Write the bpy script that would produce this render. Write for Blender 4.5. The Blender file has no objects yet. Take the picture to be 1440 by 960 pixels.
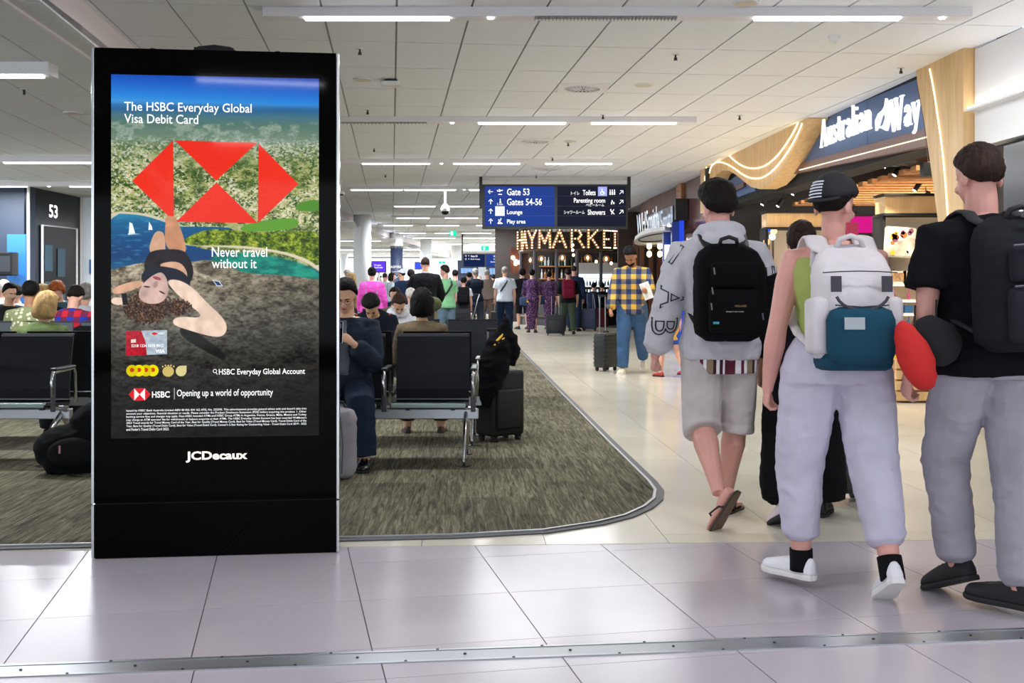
import bpy, bmesh, math, random
import numpy as np
from mathutils import Vector, Matrix, noise
from mathutils.bvhtree import BVHTree
R = math.radians
random.seed(7)
sc = bpy.context.scene
COL = sc.collection
# ---------------------------------------------------------------- camera, world, exposure
F, CH, HY = 1560.0, 1.24, 404.0          # focal length in pixels, eye height, horizon row
cam = bpy.data.cameras.new('camera'); camo = bpy.data.objects.new('camera', cam); COL.objects.link(camo)
cam.sensor_width = 36; cam.lens = 36 * F / 1440
camo.location = (0, 0, CH); camo.rotation_euler = (R(90), 0, 0)
cam.shift_y = -(480 - HY) / 1440
cam.clip_end = 300
sc.camera = camo
w = bpy.data.worlds.new('world'); sc.world = w; w.use_nodes = True
w.node_tree.nodes['Background'].inputs[0].default_value = (0.88, 0.94, 1.0, 1)
w.node_tree.nodes['Background'].inputs[1].default_value = 2.1
sc.view_settings.view_transform = 'Standard'; sc.view_settings.look = 'None'
sc.view_settings.exposure = 0.40; sc.view_settings.gamma = 1
def sun_area(name, loc, sx, sy, energy, col=(1, 1, 1), rot=(0, 0, 0)):
    l = bpy.data.lights.new(name, 'AREA'); l.shape = 'RECTANGLE'; l.size = sx; l.size_y = sy
    l.energy = energy; l.color = col
    o = bpy.data.objects.new(name, l); COL.objects.link(o); o.location = loc; o.rotation_euler = rot
    return o
CT, CL = 3.49, 3.09                      # ceiling heights: concourse, left bay
# ---------------------------------------------------------------- pixel to place (real depth from the ground contact)
def at(x, y, Y): return Vector(((x - 720) / F * Y, Y, CH + (HY - y) / F * Y))
def gnd(x, y):
    Y = CH * F / (y - HY); return Vector(((x - 720) / F * Y, Y, 0))
def gy(y): return CH * F / (y - HY)
def cei(x, y, z=CT):
    Y = (z - CH) * F / (HY - y); return Vector(((x - 720) / F * Y, Y, z))
# ---------------------------------------------------------------- materials
MC = {}
def srgb(c):
    if isinstance(c, str):
        c = [int(c[i:i + 2], 16) / 255 for i in (0, 2, 4)]
    return tuple((v / 12.92 if v <= .04045 else ((v + .055) / 1.055) ** 2.4) for v in c)
def mat(name, col='808080', rough=.6, metal=0, emit=None, es=1, var=0, vscale=8, bump=0, bscale=60, coat=0, trans=0, alpha=1, spec=.5, stretch=None):
    if name in MC: return MC[name]
    m = bpy.data.materials.new(name); m.use_nodes = True; MC[name] = m
    nt = m.node_tree; b = nt.nodes['Principled BSDF']
    c = srgb(col)
    b.inputs['Base Color'].default_value = (*c, 1); b.inputs['Roughness'].default_value = rough
    b.inputs['Metallic'].default_value = metal; b.inputs['Coat Weight'].default_value = coat
    b.inputs['Transmission Weight'].default_value = trans; b.inputs['Alpha'].default_value = alpha
    b.inputs['Specular IOR Level'].default_value = spec
    if emit is not None:
        b.inputs['Emission Color'].default_value = (*srgb(emit), 1); b.inputs['Emission Strength'].default_value = es
    tc = None
    if var or bump:
        tc = nt.nodes.new('ShaderNodeTexCoord'); mp = nt.nodes.new('ShaderNodeMapping')
        nt.links.new(tc.outputs['Object'], mp.inputs[0])
        if stretch: mp.inputs['Scale'].default_value = stretch
    if var:
        n = nt.nodes.new('ShaderNodeTexNoise'); n.inputs['Scale'].default_value = vscale; n.inputs['Detail'].default_value = 5
        nt.links.new(mp.outputs[0], n.inputs['Vector'])
        r = nt.nodes.new('ShaderNodeValToRGB'); r.color_ramp.elements[0].position = .3; r.color_ramp.elements[1].position = .7
        r.color_ramp.elements[0].color = (*[max(0, v * (1 - var)) for v in c], 1); r.color_ramp.elements[1].color = (*[min(1, v * (1 + var)) for v in c], 1)
        nt.links.new(n.outputs['Fac'], r.inputs[0]); nt.links.new(r.outputs[0], b.inputs['Base Color'])
    if bump:
        n2 = nt.nodes.new('ShaderNodeTexNoise'); n2.inputs['Scale'].default_value = bscale; n2.inputs['Detail'].default_value = 4
        nt.links.new(mp.outputs[0], n2.inputs['Vector'])
        bp = nt.nodes.new('ShaderNodeBump'); bp.inputs['Strength'].default_value = bump; bp.inputs['Distance'].default_value = .01
        nt.links.new(n2.outputs['Fac'], bp.inputs['Height']); nt.links.new(bp.outputs[0], b.inputs['Normal'])
    return m
def emis(name, col, s):
    if name in MC: return MC[name]
    m = bpy.data.materials.new(name); m.use_nodes = True; MC[name] = m
    nt = m.node_tree; nt.nodes.clear(); e = nt.nodes.new('ShaderNodeEmission'); o = nt.nodes.new('ShaderNodeOutputMaterial')
    e.inputs[0].default_value = (*srgb(col), 1); e.inputs[1].default_value = s; nt.links.new(e.outputs[0], o.inputs[0]); return m
# ---------------------------------------------------------------- object helpers
def link(o, parent=None):
    COL.objects.link(o)
    if parent is not None: o.parent = parent
    return o
def tomesh(bm, smooth=False):
    me = bpy.data.meshes.new('m'); bm.to_mesh(me); bm.free()
    if smooth:
        me.polygons.foreach_set('use_smooth', [True] * len(me.polygons))
    return me
def obj(name, g, m=None, parent=None, smooth=False, **props):
    me = g if isinstance(g, bpy.types.Mesh) else tomesh(g, smooth)
    if smooth and isinstance(g, bpy.types.Mesh): me.polygons.foreach_set('use_smooth', [True] * len(me.polygons))
    me.name = name
    if m is not None and len(me.materials) == 0:
        for q in (m if isinstance(m, (list, tuple)) else [m]): me.materials.append(q)
    o = bpy.data.objects.new(name, me)
    for k, v in props.items(): o[k] = v
    return link(o, parent)
def empty(name, loc=(0, 0, 0), rz=0, label=None, cat=None, group=None, kind=None, parent=None):
    o = bpy.data.objects.new(name, None); o.empty_display_size = .1; link(o, parent)
    o.location = loc; o.rotation_euler = (0, 0, rz)
    if label: o['label'] = label
    if cat: o['category'] = cat
    if group: o['group'] = group
    if kind: o['kind'] = kind
    return o
def tag(o, label=None, cat=None, group=None, kind=None):
    for k, v in (('label', label), ('category', cat), ('group', group), ('kind', kind)):
        if v: o[k] = v
    return o
def copy_tree(o, parent=None):
    c = o.copy(); link(c, parent)
    for ch in list(o.children): copy_tree(ch, c)
    return c
def box(bm, c, s, M=None, bev=0):
    c = Vector(c); vs = []
    x, y, z = s[0] / 2, s[1] / 2, s[2] / 2
    r = bmesh.ops.create_cube(bm, size=1)
    T = Matrix.Translation(c) @ Matrix.Diagonal((s[0], s[1], s[2], 1))
    bmesh.ops.transform(bm, matrix=T, verts=r['verts'])
    if bev:
        es = list({e for v in r['verts'] for e in v.link_edges})
        rb = bmesh.ops.bevel(bm, geom=es, offset=bev, segments=2, affect='EDGES', profile=.5)
        r['verts'] = list({v for f in rb['faces'] for v in f.verts})
    if M is not None: bmesh.ops.transform(bm, matrix=M, verts=r['verts'])
    return r['verts']
def bx(c, s, M=None, bev=0):
    bm = bmesh.new(); box(bm, c, s, M, bev); return bm
def tube(bm, pts, rad, n=8, closed=False, ref=None, cap=True):
    pts = [Vector(p) for p in pts]
    rad = rad if isinstance(rad, list) else [rad] * len(pts)
    rings = []; N = len(pts); u = None
    for i, p in enumerate(pts):
        if closed: t = pts[(i + 1) % N] - pts[i - 1]
        else: t = pts[min(i + 1, N - 1)] - pts[max(i - 1, 0)]
        if t.length < 1e-9: t = Vector((0, 0, 1))
        t.normalize()
        if ref is not None: a = Vector(ref)
        elif u is not None: a = u
        else: a = Vector((1, 0, 0)) if abs(t.x) < .9 else Vector((0, 1, 0))
        a = a - t * a.dot(t)
        if a.length < 1e-5: a = t.orthogonal()
        u = a.normalized(); v = t.cross(u)
        r = rad[i]; rx, ry = r if isinstance(r, (list, tuple)) else (r, r)
        rings.append([bm.verts.new(p + u * (math.cos(2 * math.pi * k / n) * rx) + v * (math.sin(2 * math.pi * k / n) * ry)) for k in range(n)])
    for i in range(N if closed else N - 1):
        A, B = rings[i], rings[(i + 1) % N]
        for k in range(n): bm.faces.new((A[k], A[(k + 1) % n], B[(k + 1) % n], B[k]))
    if not closed and cap:
        bm.faces.new(rings[0][::-1]); bm.faces.new(rings[-1])
    return rings
def tb(pts, rad, n=8, **k):
    bm = bmesh.new(); tube(bm, pts, rad, n, **k); return bm
def loftr(bm, rings, cap=True):
    vs = [[bm.verts.new(p) for p in r] for r in rings]; n = len(vs[0])
    for i in range(len(vs) - 1):
        for k in range(n): bm.faces.new((vs[i][k], vs[i][(k + 1) % n], vs[i + 1][(k + 1) % n], vs[i + 1][k]))
    if cap: bm.faces.new(vs[0][::-1]); bm.faces.new(vs[-1])
    return vs
def ell(bm, c, r, M=None, sub=2):
    q = bmesh.ops.create_icosphere(bm, subdivisions=sub, radius=1)
    T = (M if M is not None else Matrix.Identity(4)) @ Matrix.Translation(Vector(c)) @ Matrix.Diagonal((*r, 1))
    bmesh.ops.transform(bm, matrix=T, verts=q['verts']); return q['verts']
def cyl(bm, c, r, h, n=16, r2=None, M=None):
    q = bmesh.ops.create_cone(bm, cap_ends=True, segments=n, radius1=r, radius2=r if r2 is None else r2, depth=h)
    T = (M if M is not None else Matrix.Identity(4)) @ Matrix.Translation(Vector(c))
    bmesh.ops.transform(bm, matrix=T, verts=q['verts']); return q['verts']
def prism(bm, poly, d):
    """poly: list of 3D points; d: extrusion vector"""
    d = Vector(d); a = [bm.verts.new(Vector(p)) for p in poly]; b = [bm.verts.new(Vector(p) + d) for p in poly]
    n = len(a)
    for k in range(n): bm.faces.new((a[k], a[(k + 1) % n], b[(k + 1) % n], b[k]))
    bm.faces.new(a[::-1]); bm.faces.new(b)
    bmesh.ops.recalc_face_normals(bm, faces=bm.faces[:])
def quad(bm, pts): return bm.faces.new([bm.verts.new(Vector(p)) for p in pts])
# temporary scene to evaluate text and remesh
TS = bpy.data.scenes.new('workshop'); TVL = TS.view_layers[0]
def evalmesh(o):
    TS.collection.objects.link(o); TVL.update()
    dg = TVL.depsgraph
    me = bpy.data.meshes.new_from_object(o.evaluated_get(dg))
    TS.collection.objects.unlink(o); bpy.data.objects.remove(o)
    return me
def remesh(bm, vox, smooth=2):
    bmesh.ops.recalc_face_normals(bm, faces=bm.faces[:])
    me = bpy.data.meshes.new('t'); bm.to_mesh(me); bm.free()
    o = bpy.data.objects.new('t', me)
    m = o.modifiers.new('r', 'REMESH'); m.mode = 'VOXEL'; m.voxel_size = vox
    if smooth:
        s = o.modifiers.new('s', 'SMOOTH'); s.factor = .5; s.iterations = smooth
    r = evalmesh(o); bpy.data.meshes.remove(me)
    r.polygons.foreach_set('use_smooth', [True] * len(r.polygons)); return r
def text_mesh(s, bold=0, ext=0, outline=False):
    c = bpy.data.curves.new('t', 'FONT'); c.body = s; c.offset = bold; c.extrude = ext; c.resolution_u = 3
    if outline: c.fill_mode = 'NONE'; c.bevel_depth = .018; c.bevel_resolution = 0
    o = bpy.data.objects.new('t', c); me = evalmesh(o); bpy.data.curves.remove(c); return me
def fit(me, w, h=None):
    n = len(me.vertices); a = np.empty(n * 3); me.vertices.foreach_get('co', a); a = a.reshape(-1, 3)
    lo = a.min(0); hi = a.max(0); a -= lo
    sx = w / (hi[0] - lo[0]) if w else None; sy = h / (hi[1] - lo[1]) if h else sx
    if sx is None: sx = sy
    a[:, 0] *= sx; a[:, 1] *= sy; return a
def text(name, s, parent, m, o, xd, up, w=None, h=None, ext=0, bold=0, thick=0, flatten=False):
    """text with its bounding box from point o, width w along xd, height h along up"""
    me = text_mesh(s, bold, .1 if thick else 0); a = fit(me, w, h)
    xd = Vector(xd).normalized(); up = Vector(up).normalized(); nn = xd.cross(up)
    z = a[:, 2]; z = (z - z.min()) / max(1e-9, (z.max() - z.min())) * thick if thick else z * 0
    X = np.outer(a[:, 0], xd) + np.outer(a[:, 1], up) + np.outer(z, nn) + np.array(o)
    me.vertices.foreach_set('co', X.ravel()); me.update(); me.materials.clear()
    return obj(name, me, m, parent)
# ================================================================ SETTING
M_tileN = mat('near_floor_tile', 'BDB5BC', .22, var=.05, vscale=1.3, bump=.03, bscale=200)
M_tileF = mat('far_floor_tile', 'DCD6C4', .16, var=.05, vscale=1.1, bump=.02, bscale=200)
M_grout = mat('grout', '5A575A', .8)
M_ceil = mat('ceiling_tile', 'EEF0F6', .9, bump=.08, bscale=300)
M_rail = mat('ceiling_rail', '9C9DA2', .6)
M_white = mat('white_paint', 'ECEBEC', .6)
M_whiteg = mat('white_gloss', 'F0EFEF', .25)
M_chrome = mat('chrome', 'C8CACC', .18, 1)
M_alu = mat('brushed_aluminium', 'B4B8BE', .35, 1)
M_black = mat('black_plastic', '0B0B0D', .4)
M_blackg = mat('black_gloss', '040405', .06)
M_dark = mat('dark_matt', '141416', .8)
M_led = emis('led_white', 'FFFFFF', 9)
M_ledw = emis('led_warm', 'FFE3A8', 5)
M_dkgrey = mat('dark_grey', '2C2E33', .5)
M_cream = mat('cream_panel', 'D9D0BE', .7)
def clip(poly, n, d):
    """keep the part of a 2D polygon with n.p <= d"""
    out = []
    for i in range(len(poly)):
        a, b = poly[i], poly[(i + 1) % len(poly)]
        da = n[0] * a[0] + n[1] * a[1] - d; db = n[0] * b[0] + n[1] * b[1] - d
        if da <= 0: out.append(a)
        if (da < 0 < db) or (db < 0 < da):
            t = da / (da - db); out.append((a[0] + (b[0] - a[0]) * t, a[1] + (b[1] - a[1]) * t))
    return out
def slab2d(poly, z0, z1):
    bm = bmesh.new(); prism(bm, [(p[0], p[1], z0) for p in poly], (0, 0, z1 - z0)); return bm
floor = obj('floor', slab2d([(-14, -14), (9, -14), (9, 90), (-14, 90)], -.1, -.004), M_grout, kind='structure')
def grid(parent, name, m, th, u0, v0, du, dv, ulo, uhi, vlo, vhi, inset, z0, z1, clips, skip=None, limit=None, stag=0, stuffname=None, thick_u=None):
    s, c = math.sin(th), math.cos(th)
    full = None; stuff = bmesh.new(); cnt = 0
    cells = []
    for iu in range(int(ulo / du), int(uhi / du) + 1):
        for iv in range(int(vlo / dv) - 1, int(vhi / dv) + 1):
            u = u0 + iu * du; v = v0 + iv * dv + (stag * dv if iu % 2 else 0)
            cx, cy = (u + du / 2) * c - (v + dv / 2) * s, (u + du / 2) * s + (v + dv / 2) * c
            cells.append((cy, cx, u, v))
    cells.sort()
    for cy, cx, u, v in cells:
        iu_, iv_ = inset
        P = [(a * c - b * s, a * s + b * c) for a, b in ((u + iu_, v + iv_), (u + du - iu_, v + iv_), (u + du - iu_, v + dv - iv_), (u + iu_, v + dv - iv_))]
        if skip and all(skip(*p) for p in P): continue
        Q = P
        for n, d in clips: Q = clip(Q, n, d) if len(Q) > 2 else []
        if len(Q) < 3: continue
        vis = abs(cx) < .5 * abs(cy) + 1 and cy > 0
        if limit is None or (cnt < limit and vis):
            if Q == P:
                if full is None: full = tomesh(slab2d([(p[0] - cx, p[1] - cy) for p in P], z0, z1))
                o = obj(name, full, m, parent); o.location = (cx, cy, 0)
            else: obj(name, slab2d(Q, z0, z1), m, parent)
            cnt += 1
        else:
            prism(stuff, [(q[0], q[1], z0) for q in Q], (0, 0, z1 - z0)) if False else quadprism(stuff, Q, z0, z1)
    if len(stuff.verts): obj(stuffname or name, stuff, m, parent, kind='stuff')
    else: stuff.free()
def quadprism(bm, Q, z0, z1):
    a = [bm.verts.new((q[0], q[1], z0)) for q in Q]; b = [bm.verts.new((q[0], q[1], z1)) for q in Q]; n = len(Q)
    for k in range(n): bm.faces.new((a[k], a[(k + 1) % n], b[(k + 1) % n], b[k]))
    bm.faces.new(a[::-1]); bm.faces.new(b)
def cedge(Y): return 1.194 - .0486 * Y            # right edge of the carpet
BL = lambda X: 5.335 + .05 * X                      # seam between the two tile floors
thN = math.atan(318 / F); thF = math.atan(73 / F)
sN, cN = math.sin(thN), math.cos(thN); sF, cF = math.sin(thF), math.cos(thF)
u0N = .431 * cN + 5.34 * sN; v0N = 5.026
u0F = 1.15 * cF + 9.97 * sF; v0F = 7.33
# expansion joint line through (-1.68,3.58) and (1.86,3.97)
jd = Vector((3.54, .39)).normalized(); jn = Vector((-jd.y, jd.x)); j0 = Vector((0, 3.765))
jw = .062
nb = (-.05, 1.0); db = 5.335
grid(floor, 'floor_tile', M_tileN, thN, u0N % .6, v0N % .6, .6, .6, -4.2, 7.2, 4.0, 7.0, (.0022, .0014), -.02, 0,
     [(nb, db), ((-jn.x, -jn.y), -(jn.dot(j0) + jw))])
grid(floor, 'floor_tile', M_tileN, thN, (u0N + .02) % .6, (v0N + .3) % .6, .6, .6, -5, 5.2, -6.2, 4.6, (.0022, .0014), -.02, 0,
     [((jn.x, jn.y), jn.dot(j0) - jw)], limit=60)
grid(floor, 'floor_tile', M_tileF, thF, u0F % .6, v0F % 1.2, .6, 1.2, -11.5, 9, 4.5, 70, (.0016, .0012), -.02, 0,
     [((-nb[0], -nb[1]), -db - .012)], skip=lambda x, y: x < cedge(y) - .2 and 6.3 < y < 60, limit=215, stag=.5)
jt = empty('expansion_joint', (j0.x, j0.y, 0), math.atan2(jd.y, jd.x), kind='structure'); jt.parent = floor
obj('cover_strip', bx((0, 0, -.002), (9, .085, .008)), mat('joint_steel', 'A9ABB0', .35, .8), jt)
for s in (-1, 1):
    obj('edge_rail', bx((0, s * .053, -.001), (9, .016, .010)), M_alu, jt)
scr = bmesh.new(); cyl(scr, (0, 0, 0), .005, .004, 8); scrm = tomesh(scr)
for k in range(-10, 14):
    for s in ((-.053, 0), (.053, .11), (0, .2)):
        o = obj('screw', scrm, M_dkgrey, jt); o.location = (k * .36 + s[1], s[0], .004)
# carpet
cp = [(-13, 4.74), (-2.45, 5.29), (-.84, 5.47), (-.29, 5.53), (.155, 5.64), (.44, 5.83), (.60, 6.0), (.734, 6.24), (.82, 6.48), (.862, 6.75), (.86, 7.05)]
cp += [(cedge(Y), Y) for Y in (9, 12, 16, 22, 30, 45, 60)] + [(-13, 60)]
def carpet_mat():
    m = mat('carpet', '6A6656', .95, spec=.1)
    nt = m.node_tree; b = nt.nodes['Principled BSDF']; N = nt.nodes.new; L = nt.links.new
    tc = N('ShaderNodeTexCoord'); mp = N('ShaderNodeMapping'); mp.inputs['Rotation'].default_value = (0, 0, -thF)
    L(tc.outputs['Object'], mp.inputs[0])
    br = N('ShaderNodeTexBrick'); br.inputs['Scale'].default_value = 1; br.inputs['Brick Width'].default_value = .5; br.inputs['Row Height'].default_value = .5
    br.inputs['Mortar Size'].default_value = 0; br.inputs['Color1'].default_value = (.75, .75, .75, 1); br.inputs['Color2'].default_value = (1.15, 1.15, 1.15, 1)
    L(mp.outputs[0], br.inputs['Vector'])
    mp2 = N('ShaderNodeMapping'); mp2.inputs['Scale'].default_value = (26, 1.5, 1); L(mp.outputs[0], mp2.inputs[0])
    n = N('ShaderNodeTexNoise'); n.inputs['Scale'].default_value = 1.6; n.inputs['Detail'].default_value = 9; n.inputs['Roughness'].default_value = .72; n.inputs['Distortion'].default_value = 1.2
    L(mp2.outputs[0], n.inputs['Vector'])
    r = N('ShaderNodeValToRGB'); e = r.color_ramp.elements
    e[0].position = .36; e[0].color = (*srgb('3E3B35'), 1); e[1].position = .66; e[1].color = (*srgb('8F8A76'), 1)
    q = r.color_ramp.elements.new(.5); q.color = (*srgb('66624F'), 1)
    L(n.outputs['Fac'], r.inputs[0])
    mx = N('ShaderNodeMix'); mx.data_type = 'RGBA'; mx.blend_type = 'MULTIPLY'; mx.inputs[0].default_value = 1
    L(r.outputs[0], mx.inputs[6]); L(br.outputs[0], mx.inputs[7]); L(mx.outputs[2], b.inputs['Base Color'])
    n3 = N('ShaderNodeTexNoise'); n3.inputs['Scale'].default_value = 260; L(tc.outputs['Object'], n3.inputs['Vector'])
    bp = N('ShaderNodeBump'); bp.inputs['Strength'].default_value = .5; bp.inputs['Distance'].default_value = .004
    L(n3.outputs['Fac'], bp.inputs['Height']); L(bp.outputs[0], b.inputs['Normal'])
    return m
carpet = obj('carpet', slab2d(cp, -.003, .012), carpet_mat(), kind='structure')
tag(carpet, 'olive grey streaked carpet under the gate seating, rounded front corner', 'carpet')
def strip(pts, off, wd, z, h):
    bm = bmesh.new(); P = [Vector(p) for p in pts]; A, B = [], []
    for i, p in enumerate(P):
        t = (P[min(i + 1, len(P) - 1)] - P[max(0, i - 1)]).normalized(); n = Vector((t.y, -t.x))
        A.append(p + n * off); B.append(p + n * (off + wd))
    for i in range(len(P) - 1):
        quadprism(bm, [tuple(A[i]), tuple(A[i + 1]), tuple(B[i + 1]), tuple(B[i])][::-1], z, z + h)
    bmesh.ops.recalc_face_normals(bm, faces=bm.faces[:]); return bm
edge = cp[:-1]
obj('edge_trim', strip(edge, .018, .045, -.003, .011), mat('rubber_trim', '4A4A4C', .6), carpet)
obj('edge_trim', strip(edge, .0, .018, -.003, .018), mat('trim_metal', '9A9C9E', .35, .9), carpet, label='thin metal nosing strip')
# ceiling
cl = [(-3.0, 2.0), (-3.2, 6.5), (-3.37, 8.69), (-3.56, 10.6), (-4.25, 18), (-4.85, 26), (-5.1, 32.8), (-5.15, 40), (-5.0, 48.7), (-4.4, 58), (-3.6, 71), (-2.6, 82)]
def sfx(Y): return 4.85 - .0467 * Y
back = [(-3.0, -14)] + cl + [(9, 82), (9, 24), (sfx(24), 24), (sfx(3), 3), (6.5, 2), (6.5, -14)]
ceiling = obj('ceiling', slab2d(back, CT + .012, CT + .2), M_rail, kind='structure')
thC = math.atan(169 / F); sC, cC = math.sin(thC), math.cos(thC)
u0C = .908 * cC + 8.69 * sC; v0C = 1.09 * sC + 10.18 * cC
def inpoly(x, y):
    # left of the bulkhead or right of the shopfront
    for (x0, y0), (x1, y1) in zip(cl, cl[1:]):
        if y0 <= y < y1: return x > x0 + (x1 - x0) * (y - y0) / (y1 - y0) + .0
    return x > -3.0
grid(ceiling, 'ceiling_tile', M_ceil, thC, u0C % .6, v0C % 1.2, .6, 1.2, -5, 16, -10, 84, (.009, .008), CT, CT + .014,
     [((1, .0467), 4.86)], skip=lambda x, y: not inpoly(x, y), limit=290)
# bulkhead and left bay
bh = obj('trim_1', None if False else bmesh.new(), mat('bulkhead_paint', 'F2E8EA', .8), kind='structure')
bm = bmesh.new()
for (a, b) in zip(cl, cl[1:]):
    prism(bm, [(a[0], a[1], CL - .02), (b[0], b[1], CL - .02), (b[0], b[1], CT + .1), (a[0], a[1], CT + .1)], (-.25 if a[1] > 16 else -.02, 0, 0))
bm.to_mesh(bh.data); bm.free()
tag(bh, 'white bulkhead where the ceiling steps down to the left bay', 'bulkhead')
ce2 = obj('ceiling', slab2d([(-14, -14), (-3.0, -14)] + cl[:-1] + [(-14, 71)], CL + .012, CL + .2), M_rail, kind='structure')
grid(ce2, 'ceiling_tile', mat('ceiling_tile_left', 'E4E6EA', .9), thC, .15, .3, .6, 1.2, -14, 4, 4, 50, (.009, .006), CL, CL + .014, [],
     skip=lambda x, y: inpoly(x, y) or x < -13, limit=130)
# wrap-up walls far away
obj('wall_back', bx((-2, 84, 1.7), (24, .3, 3.6)), mat('far_wall', 'F2F4F6', .8), kind='structure')
obj('wall_left', bx((-13.8, 30, .2), (.15, 110, .4)), mat('left_wall', 'E6ECF2', .8), kind='structure')
added_win = empty('added_window_1', (-13.8, 0, 0), 0, kind='structure')  # unseen opening with mullions, added to let world light onto the ceilings
for k in range(28): obj('mullion', bx((0, -12 + k * 3.4, 1.7), (.1, .08, 2.8)), M_white, added_win)
# ---------------------------------------------------------------- ceiling light bars
M_lamp = emis('lamp_diffuser', 'F4F8FF', 6)
M_barw = mat('light_bar_white', 'E8E6EA', .5)
def light_bar(x0, x1, ytop, lamps, dots=(), louv=(), z=CT, group='long white ceiling light bars', label='', power=1.0, hh=.075, dd=.16):
    a = cei(x0, ytop, z); b = cei(x1, ytop, z)
    Y = a.y; t = empty('ceiling_light', ((a.x + b.x) / 2, Y, z - hh), 0, label, 'ceiling light', group)
    L = b.x - a.x
    bm = bmesh.new(); box(bm, (0, 0, hh / 2), (L, dd, hh)); obj('housing', bm, M_barw, t)
    def X(px): return (px - (x0 + x1) / 2) / F * Y
    for (p, q) in lamps:
        w_ = X(q) - X(p); c = (X(q) + X(p)) / 2
        obj('diffuser', bx((c, -.03, -.008), (w_, .085, .02)), M_lamp, t)
        l = sun_area('lamp', (0, 0, 0), w_, .08, 42 * w_ * power * (1.0 if Y < 27 else 1.8) * (1.8 if z < 3.3 else 1), (.93, .96, 1)); l.parent = t; l.location = (c, -.03, -.022)
    for p in dots:
        bm = bmesh.new(); cyl(bm, (X(p), -.03, -.004), .025, .012, 12); obj('downlight', bm, M_led, t)
    for (p, q) in louv:
        n = max(4, int((q - p) / 5)); bm = bmesh.new()
        for k in range(n + 1): box(bm, (X(p + (q - p) * k / n), -.03, -.006), (.006, .09, .02))
        box(bm, ((X(p) + X(q)) / 2, -.03, .001), (X(q) - X(p), .1, .004)); obj('louvre', bm, M_rail, t, kind='stuff')
    return t
light_bar(372, 1362, 13, [(430, 632), (1060, 1263)], (690, 1323), [(752, 950)], label='nearest long white light bar across the top of the concourse')
light_bar(478, 978, 165, [(673, 795), (832, 950)], (636,), [(478, 600)], label='second light bar from the front, ending over the right aisle')
light_bar(450, 876, 224, [(510, 604), (638, 731), (767, 860)], (621,), label='third light bar from the front, just ahead of the gate sign')
light_bar(491, 780, 262, [(494, 566), (569, 641), (660, 730)], (653,), label='fourth light bar, partly hidden by the gate sign')
light_bar(533, 800, 286, [(555, 612), (632, 690)], (), label='fifth light bar, behind the gate sign')
light_bar(550, 790, 303, [(558, 604), (626, 672)], (), label='sixth light bar, behind the dome camera')
light_bar(530, 740, 314, [(540, 580), (600, 645), (670, 720)], (), label='seventh light bar, reaching over the white column')
light_bar(555, 720, 325, [(562, 598), (612, 640), (650, 690)], (), label='eighth light bar, beside the near exit sign')
light_bar(573, 722, 332, [(580, 640), (650, 700)], (), label='ninth light bar, just beyond the near exit sign')
light_bar(600, 710, 341, [(606, 650), (660, 700)], (), label='tenth light bar, before the far exit sign', power=1.2)
light_bar(632, 720, 350, [(640, 700)], (), label='farthest light bar, just above the far exit sign', power=1.2)
for k, Y in enumerate((3.7, -1.5, -6.5)):
    a = Vector((0, Y, CT))
    t = empty('ceiling_light', (.8, Y, CT - .075), 0, 'white light bar behind the viewpoint', 'ceiling light', 'light bars behind the viewpoint')
    obj('housing', bx((0, 0, .0375), (5.6, .16, .075)), M_barw, t)
    for c in (-1.9, 1.9):
        obj('diffuser', bx((c, -.03, -.008), (1.3, .085, .02)), M_lamp, t)
        l = sun_area('lamp', (0, 0, 0), 1.3, .08, 27, (.95, .97, 1)); l.parent = t; l.location = (c, -.03, -.022)
light_bar(-200, 75, 90, [(-200, 62)], z=CL, label='chunky light bar in the left bay, top left corner', hh=.1, dd=.2, group='left bay light bars')
light_bar(-120, 240, 221, [(8, 210)], z=CL, label='long light bar in the left bay, level with the headline of the display', group='left bay light bars')
light_bar(-80, 300, 256, [(-60, 38), (100, 260)], (70,), z=CL, label='light bar in the left bay just above the gate number wall', group='left bay light bars')
for y_, a_, b_ in ((336, 440, 545), (349, 470, 595), (358, 480, 600)):
    light_bar(a_, b_, y_, [(a_ + 8, b_ - 10)], z=CL, label='far light bar seen under the bulkhead, %s' % {336: 'highest of three', 349: 'middle of three', 358: 'lowest of three'}[y_], group='far left bay light bars', power=1.2)
# ceiling fittings
def ceil_thing(name, x, y, kind, z=CT, label=''):
    p = cei(x, y, z); t = empty(name, p, 0, label, kind[0], kind[1]); return t
spots = [(506, 68), (950, 76), (517, 154), (848, 161), (526, 208), (542, 245), (799, 200), (754, 246), (1040, 97 + 65), (1267, 95), (777, 221)]
spl = ['above the display right top corner', 'behind the middle of the nearest light bar', 'just left of the second light bar start', 'between the round grille and the second light bar', 'between second and third light bars, left', 'just under the third light bar, left', 'right of the second round grille', 'above the gate sign centre', 'above the hoodie man, near the second bar end', 'near the ceiling edge above the shop sign', 'between third light bar and gate sign']
for (x, y), sl in zip(spots, spl):
    t = ceil_thing('sprinkler', x, y, ('sprinkler', 'small ceiling sprinklers'), label='metal sprinkler head ' + sl)
    bm = bmesh.new(); cyl(bm, (0, 0, -.004), .035, .008, 14); obj('rose', bm, M_whiteg, t)
    bm = bmesh.new(); cyl(bm, (0, 0, -.03), .009, .05, 8); cyl(bm, (0, 0, -.058), .02, .004, 10); box(bm, (0, 0, -.045), (.03, .006, .025)); obj('head', bm, M_dkgrey, t)
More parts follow.
